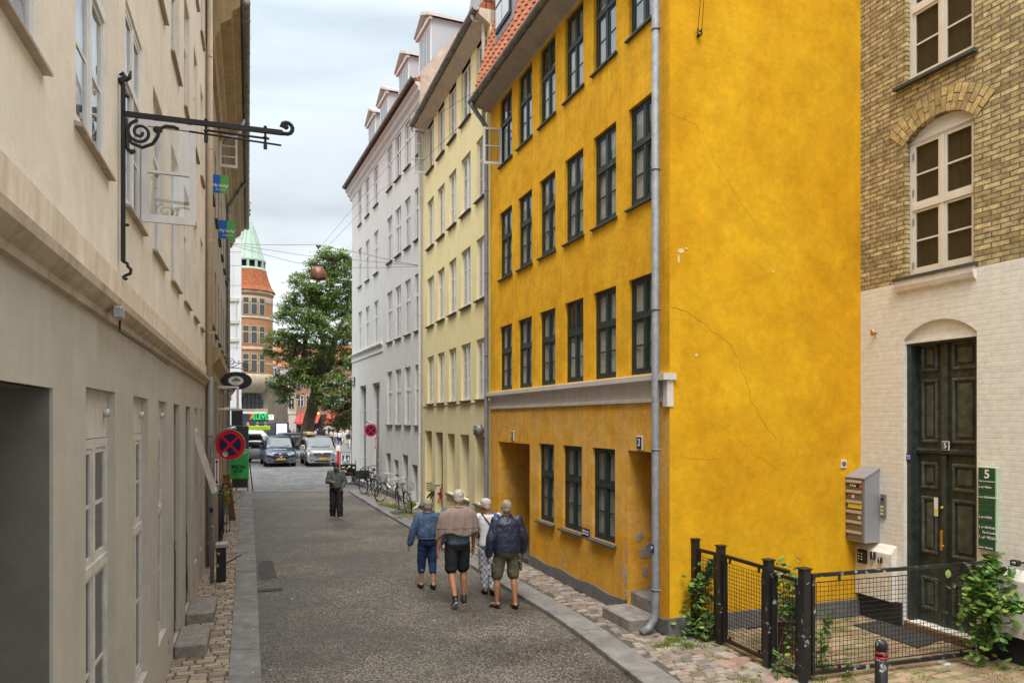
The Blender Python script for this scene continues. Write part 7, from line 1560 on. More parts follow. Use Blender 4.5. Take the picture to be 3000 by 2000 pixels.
mb = MB(); mb.tube([(-.35, 0, .35), (-.8, 0, .3), (-1.35, 0, .33)], .02, 6); mb.tube([(-.8, 0, .3), (-.95, 0, .85)], .018, 6); mb.tube([(-.35, -.4, .85), (-.38, -.38, 1.12), (-.38, .38, 1.12), (-.35, .4, .85)], .015, 6); mb.build('frame', M_['black'], t)
mb = MB(); mb.ell((-.97, 0, .9), (.13, .08, .035), 10, 6); mb.build('saddle', M_['rubber'], t)
mb = MB(); r_ = random.Random(77)
for k in range(26):
    u_ = r_.random(); p = G(770+r_.random()*900, 1560+r_.random()*420, -.066) if k % 2 else G(735+r_.uniform(-8, 8), 1500+r_.random()*480, .003)
    if p.x > 1.2: continue
    a = r_.uniform(0, 3); mb.box(-.015, .015, -.005, .005, .001, .008, 0, Matrix.Translation(p) @ Matrix.Rotation(a, 4, 'Z') @ Matrix.Scale(r_.uniform(.6, 1.6), 4))
tag(mb.build('litter', M_['white']), 'small scraps and cigarette ends scattered on the road', 'litter', kind='stuff')
# ================================================================ people
FOLD = bpy.data.textures.new('folds', 'CLOUDS'); FOLD.noise_scale = .11; FOLD.noise_depth = 3
HAIRT = bpy.data.textures.new('hair_tex', 'CLOUDS'); HAIRT.noise_scale = .018; HAIRT.noise_depth = 2
def grow(mb, name, m, parent, vox=.009, smooth=3, disp=0, tex=None, fac=.5):
    me = bpy.data.meshes.new('tmp'); me.from_pydata(mb.v, [], mb.f); o = bpy.data.objects.new('tmp', me); COL.objects.link(o)
    r_ = o.modifiers.new('r', 'REMESH'); r_.mode = 'VOXEL'; r_.voxel_size = vox; r_.use_smooth_shade = True
    if smooth: s_ = o.modifiers.new('s', 'SMOOTH'); s_.iterations = smooth; s_.factor = fac
    if disp: d_ = o.modifiers.new('d', 'DISPLACE'); d_.strength = disp; d_.texture = tex or FOLD; d_.mid_level = .5; d_.texture_coords = 'LOCAL'
    n_ = bpy.data.meshes.new_from_object(o.evaluated_get(bpy.context.evaluated_depsgraph_get())); bpy.data.objects.remove(o)
    n_.name = name; n_.materials.clear(); n_.materials.append(m); n_.polygons.foreach_set('use_smooth', [True]*len(n_.polygons))
    q = bpy.data.objects.new(name, n_); COL.objects.link(q); q.parent = parent; return q
def limbt(mb, a, b, ra, rb, n=12, mid=None):
    a, b = Vector(a), Vector(b); k = 5; rm = mid if mid is not None else (ra+rb)/2
    pts = [a.lerp(b, i/k) for i in range(k+1)]; rs = [ra*(1-i/k)**1+rb*(i/k) for i in range(k+1)]
    rs = [r+(rm-(ra+rb)/2)*math.sin(math.pi*i/k) for i, r in enumerate(rs)]
    mb.tube(pts, rs, n); mb.ell(a, (ra,)*3, 12, 8); mb.ell(b, (rb,)*3, 12, 8)
def loft(mb, sl, n=28, p=2.3):
    vs = []
    for z, cx_, cy_, rx, ry in sl:
        for k in range(n):
            a = 2*math.pi*k/n; c, s_ = math.cos(a), math.sin(a); vs.append((cx_+rx*math.copysign(abs(c)**(2/p), c), cy_+ry*math.copysign(abs(s_)**(2/p), s_), z))
    L = len(sl); fs = [(i*n+k, i*n+(k+1) % n, (i+1)*n+(k+1) % n, (i+1)*n+k) for i in range(L-1) for k in range(n)]+[tuple(range(n))[::-1], tuple((L-1)*n+k for k in range(n))]
    mb.add(vs, fs, 0, True)
def hand(mb, wr, dirv, palmn, side, s=1, curl=25):
    d = Vector(dirv).normalized(); nrm_ = Vector(palmn).normalized(); sd_ = d.cross(nrm_).normalized()*side
    W_ = Vector(wr); M = Matrix((sd_, nrm_, d)).transposed().to_4x4()
    mb.ell(W_+d*.045*s, (.040*s, .017*s, .052*s), 12, 8, 0, M.to_3x3())
    for k, (o_, L) in enumerate(((-.028, .062), (-.010, .075), (.010, .070), (.027, .055))):
        b = W_+d*.085*s+sd_*o_*s; c1 = R(curl*(.6+.12*k)); d1 = (d*math.cos(c1)+nrm_*math.sin(c1)); d2 = (d*math.cos(c1*2.1)+nrm_*math.sin(c1*2.1))
        p1_ = b+d1*L*.55*s; p2__ = p1_+d2*L*.5*s; mb.tube([b-d*.02, b, p1_, p2__], [.0095*s, .0092*s, .0085*s, .007*s], 8); mb.ell(p2__, (.007*s,)*3, 8, 6)
    b = W_+d*.03*s-sd_*.034*s; p1_ = b+(d*.7-sd_*.6+nrm_*.2).normalized()*.035*s; p2__ = p1_+(d*.95-sd_*.1+nrm_*.3).normalized()*.03*s; mb.tube([b, p1_, p2__], [.012*s, .0105*s, .008*s], 8); mb.ell(p2__, (.008*s,)*3, 8, 6)
JD = dict(head=(0, .01, 1.635), neck=(0, -.01, 1.50), shL=(-.185, -.01, 1.425), shR=(.185, -.01, 1.425), elL=(-.24, -.03, 1.13), elR=(.24, -.03, 1.13), wrL=(-.25, .04, .88), wrR=(.25, .04, .88),
          hpL=(-.095, 0, .93), hpR=(.095, 0, .93), knL=(-.10, .02, .50), knR=(.10, .02, .50), anL=(-.10, -.02, .09), anR=(.10, -.02, .09), toL=(-.11, .13, .03), toR=(.11, .13, .03))
SKIN = mat('skin', (.46, .24, .15), .55, spec=.3, var=.12, vscale=6); SKINT = mat('tanned_skin', (.36, .165, .085), .5, spec=.35, var=.15, vscale=5)
def joints(s, ov): return {k: Vector(v)*s for k, v in {**JD, **ov}.items()}
def body(t, J, s, skin, yaw=0, pitch=0, vox=.008, fat=1.0, handcurl=28):
    mb = MB(); H_ = J['head']; MR = Matrix.Rotation(R(yaw), 3, 'Z') @ Matrix.Rotation(R(pitch), 3, 'X')
    e = lambda c, r: mb.ell(H_+MR @ (Vector(c)*s), tuple(q*s for q in r), 14, 10, 0, MR)
    e((0, -.01, .02), (.076, .096, .098)); e((0, .03, -.045), (.058, .062, .062)); e((0, .10, -.012), (.012, .018, .02)); e((0, .092, .03), (.05, .012, .012)); e((0, .088, -.052), (.022, .012, .010)); e((0, .085, -.085), (.025, .018, .018))
    for q in (-1, 1): e((q*.078, -.0, -.012), (.010, .02, .032)); e((q*.045, .06, -.03), (.022, .025, .02))
    limbt(mb, J['neck']+Vector((0, -.01, -.06))*s, H_+MR @ Vector((0, -.03, -.05))*s, .062*s, .055*s)
    hc = (J['hpL']+J['hpR'])/2; sc_ = (J['shL']+J['shR'])/2
    loft(mb, [(hc.z-.06*s, hc.x, hc.y, .13*s*fat, .09*s*fat), (hc.z+.05*s, hc.x, hc.y, .165*s*fat, .105*s*fat), (hc.z+.17*s, hc.x, hc.y+.005, .145*s*fat, .10*s*fat), (sc_.z-.22*s, sc_.x, sc_.y, .16*s*fat, .105*s*fat), (sc_.z-.07*s, sc_.x, sc_.y, .175*s, .10*s), (sc_.z+.02*s, sc_.x, sc_.y, .13*s, .07*s), (sc_.z+.06*s, sc_.x, sc_.y, .06*s, .05*s)])
    for q, sg in (('L', -1), ('R', 1)):
        limbt(mb, J['sh'+q], J['el'+q], .052*s, .040*s, mid=.047*s); limbt(mb, J['el'+q], J['wr'+q], .038*s, .026*s, mid=.035*s)
        hd_ = (J['wr'+q]-J['el'+q]).normalized(); hand(mb, J['wr'+q], hd_, Vector((-sg, 0, 0))-hd_*Vector((-sg, 0, 0)).dot(hd_), -sg, s, handcurl)
        limbt(mb, J['hp'+q], J['kn'+q], .088*s*fat, .056*s, mid=.075*s*fat); a, b = J['kn'+q], J['an'+q]; m_ = a.lerp(b, .33)+Vector((0, -.012*s, 0)); limbt(mb, a, m_, .050*s, .056*s, mid=.056*s); limbt(mb, m_, b, .056*s, .034*s, mid=.043*s)
        to = J['to'+q]; fd = (to-b); mid_ = b+fd*.5+Vector((0, 0, -.01)); limbt(mb, b+Vector((0, 0, -.03*s)), to, .036*s, .028*s); mb.ell(b-fd.normalized()*.035*s+Vector((0, 0, -.045*s)), (.034*s, .036*s, .036*s))
        for k in range(5): mb.ell(to+fd.normalized()*.025*s+Vector(((k-2)*.015*s, -abs(k-1.5)*.006*s, -.008*s)), (.009*s, .018*s, .010*s), 8, 6)
    return grow(mb, 'body', skin, t, vox, 2)
def hair(t, J, s, m, yaw=0, pitch=0, vol=1.0, low=-.05, crown=True, bald=False):
    mb = MB(); MR = Matrix.Rotation(R(yaw), 3, 'Z') @ Matrix.Rotation(R(pitch), 3, 'X'); H_ = J['head']
    e = lambda c, r: mb.ell(H_+MR @ (Vector(c)*s), tuple(q*s for q in r), 16, 12, 0, MR)
    e((0, -.02, .034), (.083*vol, .100*vol, .095*vol)); e((0, -.055, -.02), (.074*vol, .062*vol, .072*vol)); e((0, .02, .07), (.068*vol, .08, .05*vol))
    for q in (-1, 1): e((q*.06, -.01, .01), (.024, .055, .05))
    return grow(mb, 'hair', m, t, .005, 1, .014, HAIRT)
def hem(t, name, m, c, rx, ry, z, r=.008, dz=0):
    mb = MB(); mb.tube([(c[0]+rx*math.cos(a*.2244), c[1]+ry*math.sin(a*.2244), z+dz*math.sin(a*.2244*2)) for a in range(28)], r, 6, closed=True); return mb.build(name, m, t)
def legshell(mb, J, s, zend, r0, r1, q, extra=0):
    a, b, c = J['hp'+q], J['kn'+q], J['an'+q]
    if zend > b.z: k = (a.z-zend)/(a.z-b.z); limbt(mb, a, a.lerp(b, k), r0, r1)
    else: rk = r0*.68+r1*.32; limbt(mb, a, b, r0, rk); k = (b.z-zend)/(b.z-c.z); limbt(mb, b, b.lerp(c, k), rk, r1)
def shoe(t, J, s, q, m, sole, name='shoe', sandal=False, pitch=0):
    b, to = J['an'+q], J['to'+q]; fd = Vector((to.x-b.x, to.y-b.y, to.z-b.z+.05*s)); an = math.atan2(fd.x, fd.y); L = .27*s
    M = Matrix.Translation(b+Vector((0, 0, -.06*s))) @ Matrix.Rotation(-an, 4, 'Z') @ Matrix.Rotation(R(pitch), 4, 'X')
    mb = MB()
    if not sandal:
        for c, r_ in (((0, -.03, .015), (.042, .05, .05)), ((0, .05, .0), (.046, .07, .042)), ((0, .13, -.012), (.046, .06, .03)), ((0, -.02, .06), (.040, .042, .04))): mb.ell(M @ (Vector(c)*s), tuple(x*s for x in r_), 12, 8, 0, M.to_3x3())
        o = grow(mb, name, m, t, .007, 2)
    else:
        for y in (.10, .02): mb.tube([M @ (Vector((.05*math.cos(R(a)), y, -.02+.05*math.sin(R(a))))*s) for a in range(0, 181, 20)], .011*s, 6)
        mb.tube([M @ (Vector((.045*math.cos(R(a)), -.03+.055*math.sin(R(a)), .03))*s) for a in range(180, 361, 20)], .010*s, 6); mb.tube([M @ (Vector((.042, -.04, .03))*s), M @ (Vector((.045, .03, -.03))*s)], .008*s, 5); mb.tube([M @ (Vector((-.042, -.04, .03))*s), M @ (Vector((-.045, .03, -.03))*s)], .008*s, 5)
        o = mb.build(name, m, t)
    mb = MB(); pts = [(.042*s*math.sin(a*.3142)*(1+.12*math.cos(a*.3142)), (.045+.135*math.cos(a*.3142))*s) for a in range(20)]; mb.prism(pts, -.05*s, -.028*s, ax='z', M=M); mb.build('sole', sole, o, fix=True); return o
DEN = mat('denim', (.045, .085, .155), .85, var=.4, vscale=14, bump=.3, bscale=160, dist=.002, fine=.2, col2=(.11, .17, .26), c2lo=.5, c2hi=.7, c2scale=9)
DENT = mat('blue_denim_trousers', (.018, .045, .12), .85, var=.35, vscale=16, bump=.3, bscale=160, dist=.002, fine=.2)
SEAM = mat('denim_seam', (.12, .17, .24), .85)
GH = mat('grey_blond_hair', (.36, .30, .21), .75, var=.6, vscale=45, bump=.6, bscale=90, dist=.006); WH_ = mat('white_grey_hair', (.46, .42, .36), .75, var=.65, vscale=45, bump=.6, bscale=90, dist=.006)
hd_ = math.atan2(.355, 1)     # heading along the street, away from the camera
# woman in denim
def at_(px, py, z=-.066): g_ = G(px, py, z); return g_
def stride(s, fwd, lift=.0):   # fwd: which leg leads
    f_, b_ = ('R', 'L') if fwd == 'R' else ('L', 'R'); sg = {'L': -1, 'R': 1}
    return {'kn'+f_: (sg[f_]*.10, .16, .515), 'an'+f_: (sg[f_]*.09, .23, .09), 'to'+f_: (sg[f_]*.10, .40, .045), 'kn'+b_: (sg[b_]*.10, -.04, .50), 'an'+b_: (sg[b_]*.10, -.25, .135+lift), 'to'+b_: (sg[b_]*.105, -.13, .035+lift*.3)}
def walker(label, px, py, H_, rz=hd_, cat='person'):
    g_ = at_(px, py); return thing('person', label, cat, (g_.x, g_.y, -.066), rz), H_/1.75
t, s = walker('short haired woman in loose blue denim jacket and rolled denim trousers, leftmost walker', 1253, 1722, 1.57)
ov = {**stride(1, 'L'), 'elL': (-.30, -.05, 1.14), 'wrL': (-.36, -.02, .90), 'elR': (.29, -.02, 1.13), 'wrR': (.30, .06, .88), 'knL': (-.10, .10, .505), 'anL': (-.11, .10, .09), 'toL': (-.12, .25, .04), 'anR': (.09, -.10, .11), 'knR': (.10, .03, .5), 'toR': (.10, .03, .03), 'shL': (-.19, -.01, 1.42), 'shR': (.19, -.01, 1.42)}
J = joints(s, ov); body(t, J, s, SKIN, fat=1.12); hair(t, J, s, GH, vol=1.1)
mb = MB(); loft(mb, [(z*s, 0, y*s, rx*s, ry*s) for z, y, rx, ry in ((.985, -.02, .225, .155), (1.05, -.02, .232, .162), (1.2, -.02, .222, .158), (1.33, -.015, .222, .145), (1.42, -.015, .205, .12), (1.475, -.01, .12, .085), (1.50, -.01, .078, .07))])
for q in 'LR': limbt(mb, J['sh'+q], J['el'+q], .083*s, .078*s); limbt(mb, J['el'+q], J['el'+q].lerp(J['wr'+q], .95), .077*s, .066*s)
jk = grow(mb, 'denim_jacket', DEN, t, .009, 4, .03)
hem(t, 'jacket_hem', SEAM, (0, -.02*s), .229*s, .158*s, 1.0*s, .009); mb = MB(); mb.tube([(0.0, -.19*s, 1.0*s), (0, -.185*s, 1.2*s), (0, -.165*s, 1.38*s)], .003, 4)
for x in (-.09, .09): mb.tube([(x*1.1*s, -.175*s, 1.0*s), (x*s, -.175*s, 1.2*s), (x*.9*s, -.155*s, 1.38*s)], .003, 4)
mb.tube([(-.18*s, -.12*s, 1.36*s), (-.08*s, -.157*s, 1.375*s), (0, -.165*s, 1.38*s), (.08*s, -.157*s, 1.375*s), (.18*s, -.12*s, 1.36*s)], .0035, 4); mb.build('back_seams', SEAM, jk)
mb = MB(); mb.tube([(.085*s*math.cos(R(a)), -.01+.08*s*math.sin(R(a)), (1.50+.012*math.sin(R(a)))*s) for a in range(150, 391, 20)], .02*s, 8); mb.build('collar', DEN, jk)
mb = MB(); loft(mb, [(.86*s, 0, -.01, .17*s, .125*s), (.95*s, 0, -.015, .19*s, .14*s), (1.02*s, 0, -.01, .175*s, .125*s)])
for q in 'LR': legshell(mb, J, s, .32*s, .105*s, .066*s, q)
grow(mb, 'rolled_trousers', DENT, t, .009, 3, .022)
for q in 'LR': c = J['kn'+q].lerp(J['an'+q], .42); hem(t, 'trouser_cuff', DENT, (c.x, c.y), .070*s, .072*s, .335*s, .012)
for q in 'LR': shoe(t, J, s, q, M_['black'], M_['rubber'], 'sandal', True)
# man with brown jacket over the shoulders
t, s = walker('tall grey haired man with taupe jacket draped over shoulders, black shorts and running shoes', 1340, 1768, 1.83)
ov = {'hpL': (-.095, 0, .93), 'knL': (-.11, -.03, .50), 'anL': (-.115, -.30, .16), 'toL': (-.11, -.20, .035), 'knR': (.11, .06, .5), 'anR': (.11, .02, .09), 'toR': (.13, .16, .04), 'elL': (-.27, -.06, 1.13), 'wrL': (-.315, -.03, .87), 'elR': (.25, -.04, 1.14), 'wrR': (.255, -.01, .86), 'head': (.02, .02, 1.64)}
J = joints(s, ov); body(t, J, s, SKINT, yaw=-6, fat=1.08); hair(t, J, s, WH_, yaw=-6, vol=1.02)
TS = mat('steel_blue_cotton', (.10, .13, .165), .9, var=.1, vscale=8, bump=.2, bscale=120, dist=.002, fine=.15)
mb = MB(); loft(mb, [(z*s, 0, y*s, rx*s, ry*s) for z, y, rx, ry in ((.93, -.01, .186, .132), (1.02, -.01, .19, .138), (1.2, -.01, .188, .136), (1.35, -.01, .198, .128), (1.42, -.01, .19, .11), (1.47, -.01, .11, .075))])
for q in 'LR': limbt(mb, J['sh'+q], J['sh'+q].lerp(J['el'+q], .7), .078*s, .072*s)
grow(mb, 'shirt', TS, t, .009, 3, .02)
# draped jacket: open shell over the back and shoulders
TAU = mat('taupe_jacket', (.26, .195, .16), .85, var=.14, vscale=9, bump=.35, bscale=70, dist=.003)
mb = MB(); vs = []; rings = [(1.525, .085, .075, 0), (1.505, .125, .10, 0), (1.475, .22, .135, 0), (1.43, .285, .16, .0), (1.35, .318, .178, 0), (1.26, .335, .188, 0), (1.17, .345, .195, 0), (1.09, .352, .20, .0)]; na = 40; a0, a1 = 172, 368
for j, (z, rx, ry, _) in enumerate(rings):
    for i in range(na+1):
        a = R(a0+(a1-a0)*i/na); edge = abs(i/na*2-1)
        zz = z-(.16*edge**5+.03*math.sin(i*.35))*(j/7)**2; w__ = .010*math.sin(i*1.1+j*.8)*(j/7)+.006*math.sin(i*2.3-j)
        vs.append(((rx+w__)*s*math.cos(a), (-.015+(ry+w__)*math.sin(a))*s, zz*s))
mb.add(vs, [(j*(na+1)+i, j*(na+1)+i+1, (j+1)*(na+1)+i+1, (j+1)*(na+1)+i) for j in range(len(rings)-1) for i in range(na)], 0, True)
cp = mb.build('draped_jacket', TAU, t); so_ = cp.modifiers.new('s', 'SOLIDIFY'); so_.thickness = .012; so_.offset = 1; sb = cp.modifiers.new('b', 'SUBSURF'); sb.levels = sb.render_levels = 1; dd = cp.modifiers.new('d', 'DISPLACE'); dd.texture = FOLD; dd.strength = .03; dd.texture_coords = 'LOCAL'
mb = MB()
for k in range(1): mb.tube([(.345*s*math.cos(R(a)), (-.015+.20*math.sin(R(a)))*s, (1.20-.02*abs((a-270)/90)**3)*s) for a in range(184, 357, 9)], .004, 5)
mb.tube([(.12*s*math.cos(R(a)), (-.015+.098*math.sin(R(a)))*s, 1.505*s) for a in range(190, 351, 10)], .018*s, 8)
mb.build('hem_and_collar', TAU, cp)
BSH = mat('black_cotton', (.012, .012, .016), .85, var=.3, vscale=12, bump=.3, bscale=90, dist=.002)
mb = MB(); loft(mb, [(.84*s, 0, -.0, .175*s, .12*s), (.92*s, 0, -.01, .19*s, .138*s), (1.0*s, 0, -.005, .18*s, .13*s)])
for q in 'LR': legshell(mb, J, s, .56*s, .112*s, .098*s, q)
grow(mb, 'shorts', BSH, t, .009, 3, .025)
SNK = mat('dark_trainer', (.025, .027, .03), .6, var=.3, vscale=30); SOLW = mat('pale_sole', (.42, .42, .42), .6)
shoe(t, J, s, 'L', SNK, SOLW, pitch=-38); shoe(t, J, s, 'R', SNK, SOLW)
for q in 'LR': mb = MB(); a = J['an'+q]; mb.tube([a+Vector((0, 0, -.01)), a+Vector((0, 0, .045*s))], .043*s, 10); mb.build('sock', M_['black'], t)
# woman in white
t, s = walker('white haired woman in white top and navy lattice trousers with bag strap', 1430, 1738, 1.62)
ov = {'hpL': (-.09, 0, .93), 'knL': (-.075, .05, .50), 'anL': (-.05, .02, .09), 'toL': (-.05, .17, .04), 'knR': (.085, -.01, .5), 'anR': (.06, -.14, .12), 'toR': (.06, -.01, .035), 'elL': (-.25, .06, 1.16), 'wrL': (-.22, .22, 1.08), 'elR': (.25, .0, 1.14), 'wrR': (.24, .1, .93), 'head': (-.05, .015, 1.635)}
J = joints(s, ov); body(t, J, s, SKINT, yaw=35, fat=1.0); hair(t, J, s, WH_, yaw=35, vol=1.04)
WT = mat('white_jersey', (.62, .61, .62), .85, var=.05, vscale=6, bump=.2, bscale=40, dist=.004)
mb = MB(); loft(mb, [(z*s, 0, y*s, rx*s, ry*s) for z, y, rx, ry in ((.90, -.01, .185, .13), (1.0, -.01, .178, .13), (1.15, -.01, .168, .125), (1.33, -.01, .19, .12), (1.42, -.01, .19, .105), (1.47, -.01, .115, .075))])
for q in 'LR': limbt(mb, J['sh'+q], J['sh'+q].lerp(J['el'+q], .8), .072*s, .07*s)
top = grow(mb, 'white_top', WT, t, .009, 3, .018)
mb = MB(); mb.tube([(-.13*s, -.06*s, 1.475*s), (-.08*s, -.125*s, 1.40*s), (.02*s, -.148*s, 1.26*s), (.11*s, -.142*s, 1.12*s), (.17*s, -.11*s, 1.02*s)], .018*s, 6, sq=.35); mb.tube([(-.13*s, -.06*s, 1.475*s), (-.11*s, .03*s, 1.485*s)], .016*s, 6, sq=.4); mb.build('bag_strap', M_['black'], t)
mb = MB(); mb.rbox(.15*s, .24*s, -.14*s, .04*s, .86*s, 1.03*s, .02); mb.build('shoulder_bag', M_['black'], t)
mb = MB(); loft(mb, [(z*s, x*s, y*s, rx*s, ry*s) for z, x, y, rx, ry in ((1.02, .27, -.05, .05, .06), (1.12, .25, -.06, .085, .10), (1.28, .21, -.05, .105, .13), (1.4, .17, -.03, .105, .12), (1.475, .13, -.01, .07, .08), (1.50, .11, .01, .03, .05))]); grow(mb, 'denim_wrap', mat('mid_blue_denim', (.035, .10, .24), .85, var=.3, vscale=12, fine=.15), t, .009, 3, .03)
LAT = mat('lattice_cloth', (.50, .49, .53), .85, var=.08, vscale=8)
nt = LAT.node_tree; b_ = nt.nodes['Principled BSDF']; src = b_.inputs['Base Color'].links[0].from_socket; tc = N(nt, 'ShaderNodeTexCoord'); sp_ = N(nt, 'ShaderNodeSeparateXYZ'); nt.links.new(tc.outputs['Object'], sp_.inputs[0])
def mth(op, a, b=None, v=None):
    n = N(nt, 'ShaderNodeMath', operation=op); nt.links.new(a, n.inputs[0])
    if b is not None: nt.links.new(b, n.inputs[1])
    if v is not None: n.inputs[1].default_value = v
    return n.outputs[0]
xs_ = mth('MULTIPLY', sp_.outputs['X'], v=13.0); zs_ = mth('MULTIPLY', sp_.outputs['Z'], v=9.5); u1 = mth('PINGPONG', mth('ADD', xs_, zs_), v=.5); u2 = mth('PINGPONG', mth('SUBTRACT', xs_, zs_), v=.5)
ln_ = mth('LESS_THAN', mth('MINIMUM', u1, u2), v=.075); x = N(nt, 'ShaderNodeMix', data_type='RGBA'); nt.links.new(ln_, x.inputs[0]); nt.links.new(src, x.inputs[6]); x.inputs[7].default_value = (.02, .025, .08, 1); nt.links.new(x.outputs[2], b_.inputs['Base Color'])
mb = MB(); loft(mb, [(.84*s, 0, -.0, .165*s, .12*s), (.92*s, 0, -.01, .178*s, .13*s), (.97*s, 0, -.01, .17*s, .122*s)])
for q in 'LR': legshell(mb, J, s, .13*s, .10*s, .072*s, q)
grow(mb, 'lattice_trousers', LAT, t, .009, 3, .025)
for q in 'LR': shoe(t, J, s, q, M_['black'], M_['rubber'], 'sandal', True)
# man in quilted jacket
t, s = walker('grey haired man in navy quilted jacket and olive cargo shorts, rightmost walker', 1484, 1778, 1.69)
ov = {'hpL': (-.10, 0, .93), 'knL': (-.15, .06, .50), 'anL': (-.155, .04, .09), 'toL': (-.21, .16, .04), 'knR': (.12, .0, .5), 'anR': (.115, -.10, .09), 'toR': (.125, .04, .035), 'elL': (-.29, -.05, 1.13), 'wrL': (-.31, .0, .87), 'elR': (.29, -.04, 1.13), 'wrR': (.30, .05, .90)}
J = joints(s, ov); body(t, J, s, SKINT, yaw=-8, fat=1.1); hair(t, J, s, mat('sandy_grey_hair', (.29, .23, .16), .75, var=.6, vscale=45, bump=.6, bscale=90, dist=.006), yaw=-8, vol=1.03)
QLT = mat('navy_quilted_nylon', (.018, .024, .045), .42, spec=.5, var=.2, vscale=10)
nt = QLT.node_tree; b_ = nt.nodes['Principled BSDF']; tc = N(nt, 'ShaderNodeTexCoord'); sp_ = N(nt, 'ShaderNodeSeparateXYZ'); nt.links.new(tc.outputs['Object'], sp_.inputs[0])
xs_ = mth('MULTIPLY', sp_.outputs['X'], v=17); zs_ = mth('MULTIPLY', sp_.outputs['Z'], v=13); u1 = mth('PINGPONG', mth('ADD', xs_, zs_), v=.5); u2 = mth('PINGPONG', mth('SUBTRACT', xs_, zs_), v=.5)
hgt = mth('POWER', mth('MINIMUM', u1, u2), v=.5); bn = N(nt, 'ShaderNodeBump'); bn.inputs['Strength'].default_value = .5; bn.inputs['Distance'].default_value = .012; nt.links.new(hgt, bn.inputs['Height']); nt.links.new(bn.outputs[0], b_.inputs['Normal'])
mb = MB(); loft(mb, [(z*s, 0, y*s, rx*s, ry*s) for z, y, rx, ry in ((.90, -.02, .222, .155), (.96, -.02, .228, .162), (1.1, -.02, .228, .165), (1.28, -.015, .222, .158), (1.38, -.015, .218, .14), (1.44, -.01, .19, .11), (1.485, -.01, .10, .08), (1.53, -.01, .078, .072))])
for q in 'LR': limbt(mb, J['sh'+q], J['el'+q], .090*s, .084*s); limbt(mb, J['el'+q], J['el'+q].lerp(J['wr'+q], .93), .083*s, .064*s)
jk = grow(mb, 'quilted_jacket', QLT, t, .009, 4, .028); hem(t, 'jacket_hem', M_['black'], (0, -.02*s), .226*s, .16*s, .905*s, .008)
hem(t, 'shirt_tail', mat('olive_shirt', (.16, .15, .11), .85), (0, -.015*s), .19*s, .14*s, .88*s, .014)
OLV = mat('olive_cotton', (.10, .09, .055), .85, var=.25, vscale=10, bump=.3, bscale=80, dist=.002)
mb = MB(); loft(mb, [(.82*s, 0, -.0, .17*s, .12*s), (.9*s, 0, -.01, .188*s, .135*s), (.98*s, 0, -.005, .18*s, .13*s)])
for q in 'LR': legshell(mb, J, s, .54*s, .108*s, .10*s, q)
sh_ = grow(mb, 'cargo_shorts', OLV, t, .009, 3, .025)
for sg in (-1, 1): mb = MB(); mb.rbox(sg*.235*s-.015, sg*.235*s+.012, -.08*s, .06*s, .60*s, .74*s, .008); mb.build('cargo_pocket', OLV, sh_)
for q in 'LR': shoe(t, J, s, q, mat('brown_sandal', (.03, .024, .02), .6) if q == 'L' else bpy.data.materials['brown_sandal'], M_['rubber'], 'sandal', True)
# man with cap and phone, walking towards us
t, s = walker('man in dark cap and green grey hooded jacket looking down at his phone', 985, 1518, 1.70, hd_+math.pi*.97)
ov = {'knL': (-.10, .05, .50), 'anL': (-.11, .06, .09), 'toL': (-.13, .2, .04), 'knR': (.10, .0, .5), 'anR': (.10, -.08, .09), 'toR': (.12, .06, .035), 'elR': (.26, .03, 1.15), 'wrR': (.12, .24, 1.14), 'elL': (-.27, -.02, 1.13), 'wrL': (-.20, .10, .98), 'head': (0, .05, 1.60)}
J = joints(s, ov); body(t, J, s, SKIN, pitch=-28)
JG = mat('green_grey_shell', (.085, .105, .10), .6, var=.3, vscale=12, bump=.3, bscale=50); mb = MB(); loft(mb, [(z*s, 0, y*s, rx*s, ry*s) for z, y, rx, ry in ((.95, .0, .20, .15), (1.05, .0, .21, .155), (1.25, 0, .21, .15), (1.38, 0, .21, .135), (1.44, 0, .17, .11), (1.50, 0, .10, .09))])
for q in 'LR': limbt(mb, J['sh'+q], J['el'+q], .085*s, .075*s); limbt(mb, J['el'+q], J['el'+q].lerp(J['wr'+q], .88), .073*s, .052*s)
mb.ell((0, -.06*s, 1.50*s), (.11*s, .08*s, .06*s)); grow(mb, 'hooded_jacket', JG, t, .010, 3, .03)
BT = mat('dark_baggy_cloth', (.022, .018, .022), .8, var=.5, vscale=8, bump=.3, bscale=40); mb = MB(); loft(mb, [(.84*s, 0, 0, .17*s, .125*s), (.92*s, 0, 0, .185*s, .14*s), (1.0*s, 0, 0, .18*s, .13*s)])
for q in 'LR': legshell(mb, J, s, .12*s, .11*s, .095*s, q)
grow(mb, 'baggy_trousers', BT, t, .010, 3, .045)
for q in 'LR': shoe(t, J, s, q, mat('beige_shoe', (.25, .2, .12), .7) if q == 'L' else bpy.data.materials['beige_shoe'], mat('gum_sole', (.12, .09, .06), .7) if q == 'L' else bpy.data.materials['gum_sole'])
MR = Matrix.Translation(J['head']) @ Matrix.Rotation(R(-28), 4, 'X'); CAPM = mat('dark_plum_cap', (.045, .03, .04), .8, var=.15)
mb = MB(); mb.lathe([(.001, .135), (.04, .13), (.075, .10), (.09, .06), (.094, .025)], n=20, M=MR @ Matrix.Translation((0, -.01, 0))); cp = mb.build('cap', CAPM, t)
mb = MB(); mb.prism([(.075*math.cos(R(a)), .07+.10*math.sin(R(a))) for a in range(0, 181, 15)], .022, .034, ax='z', M=MR); mb.build('brim', CAPM, cp, fix=True)
mb = MB(); w_ = J['wrR']; mb.rbox(w_.x-.12, w_.x-.05, w_.y+.02, w_.y+.15, w_.z+.0, w_.z+.012, .004, 0); ph = thing('phone', 'dark mobile phone held by the man in the cap', 'phone', t.location, t.rotation_euler.z); mb.build('case', M_['black'], ph)
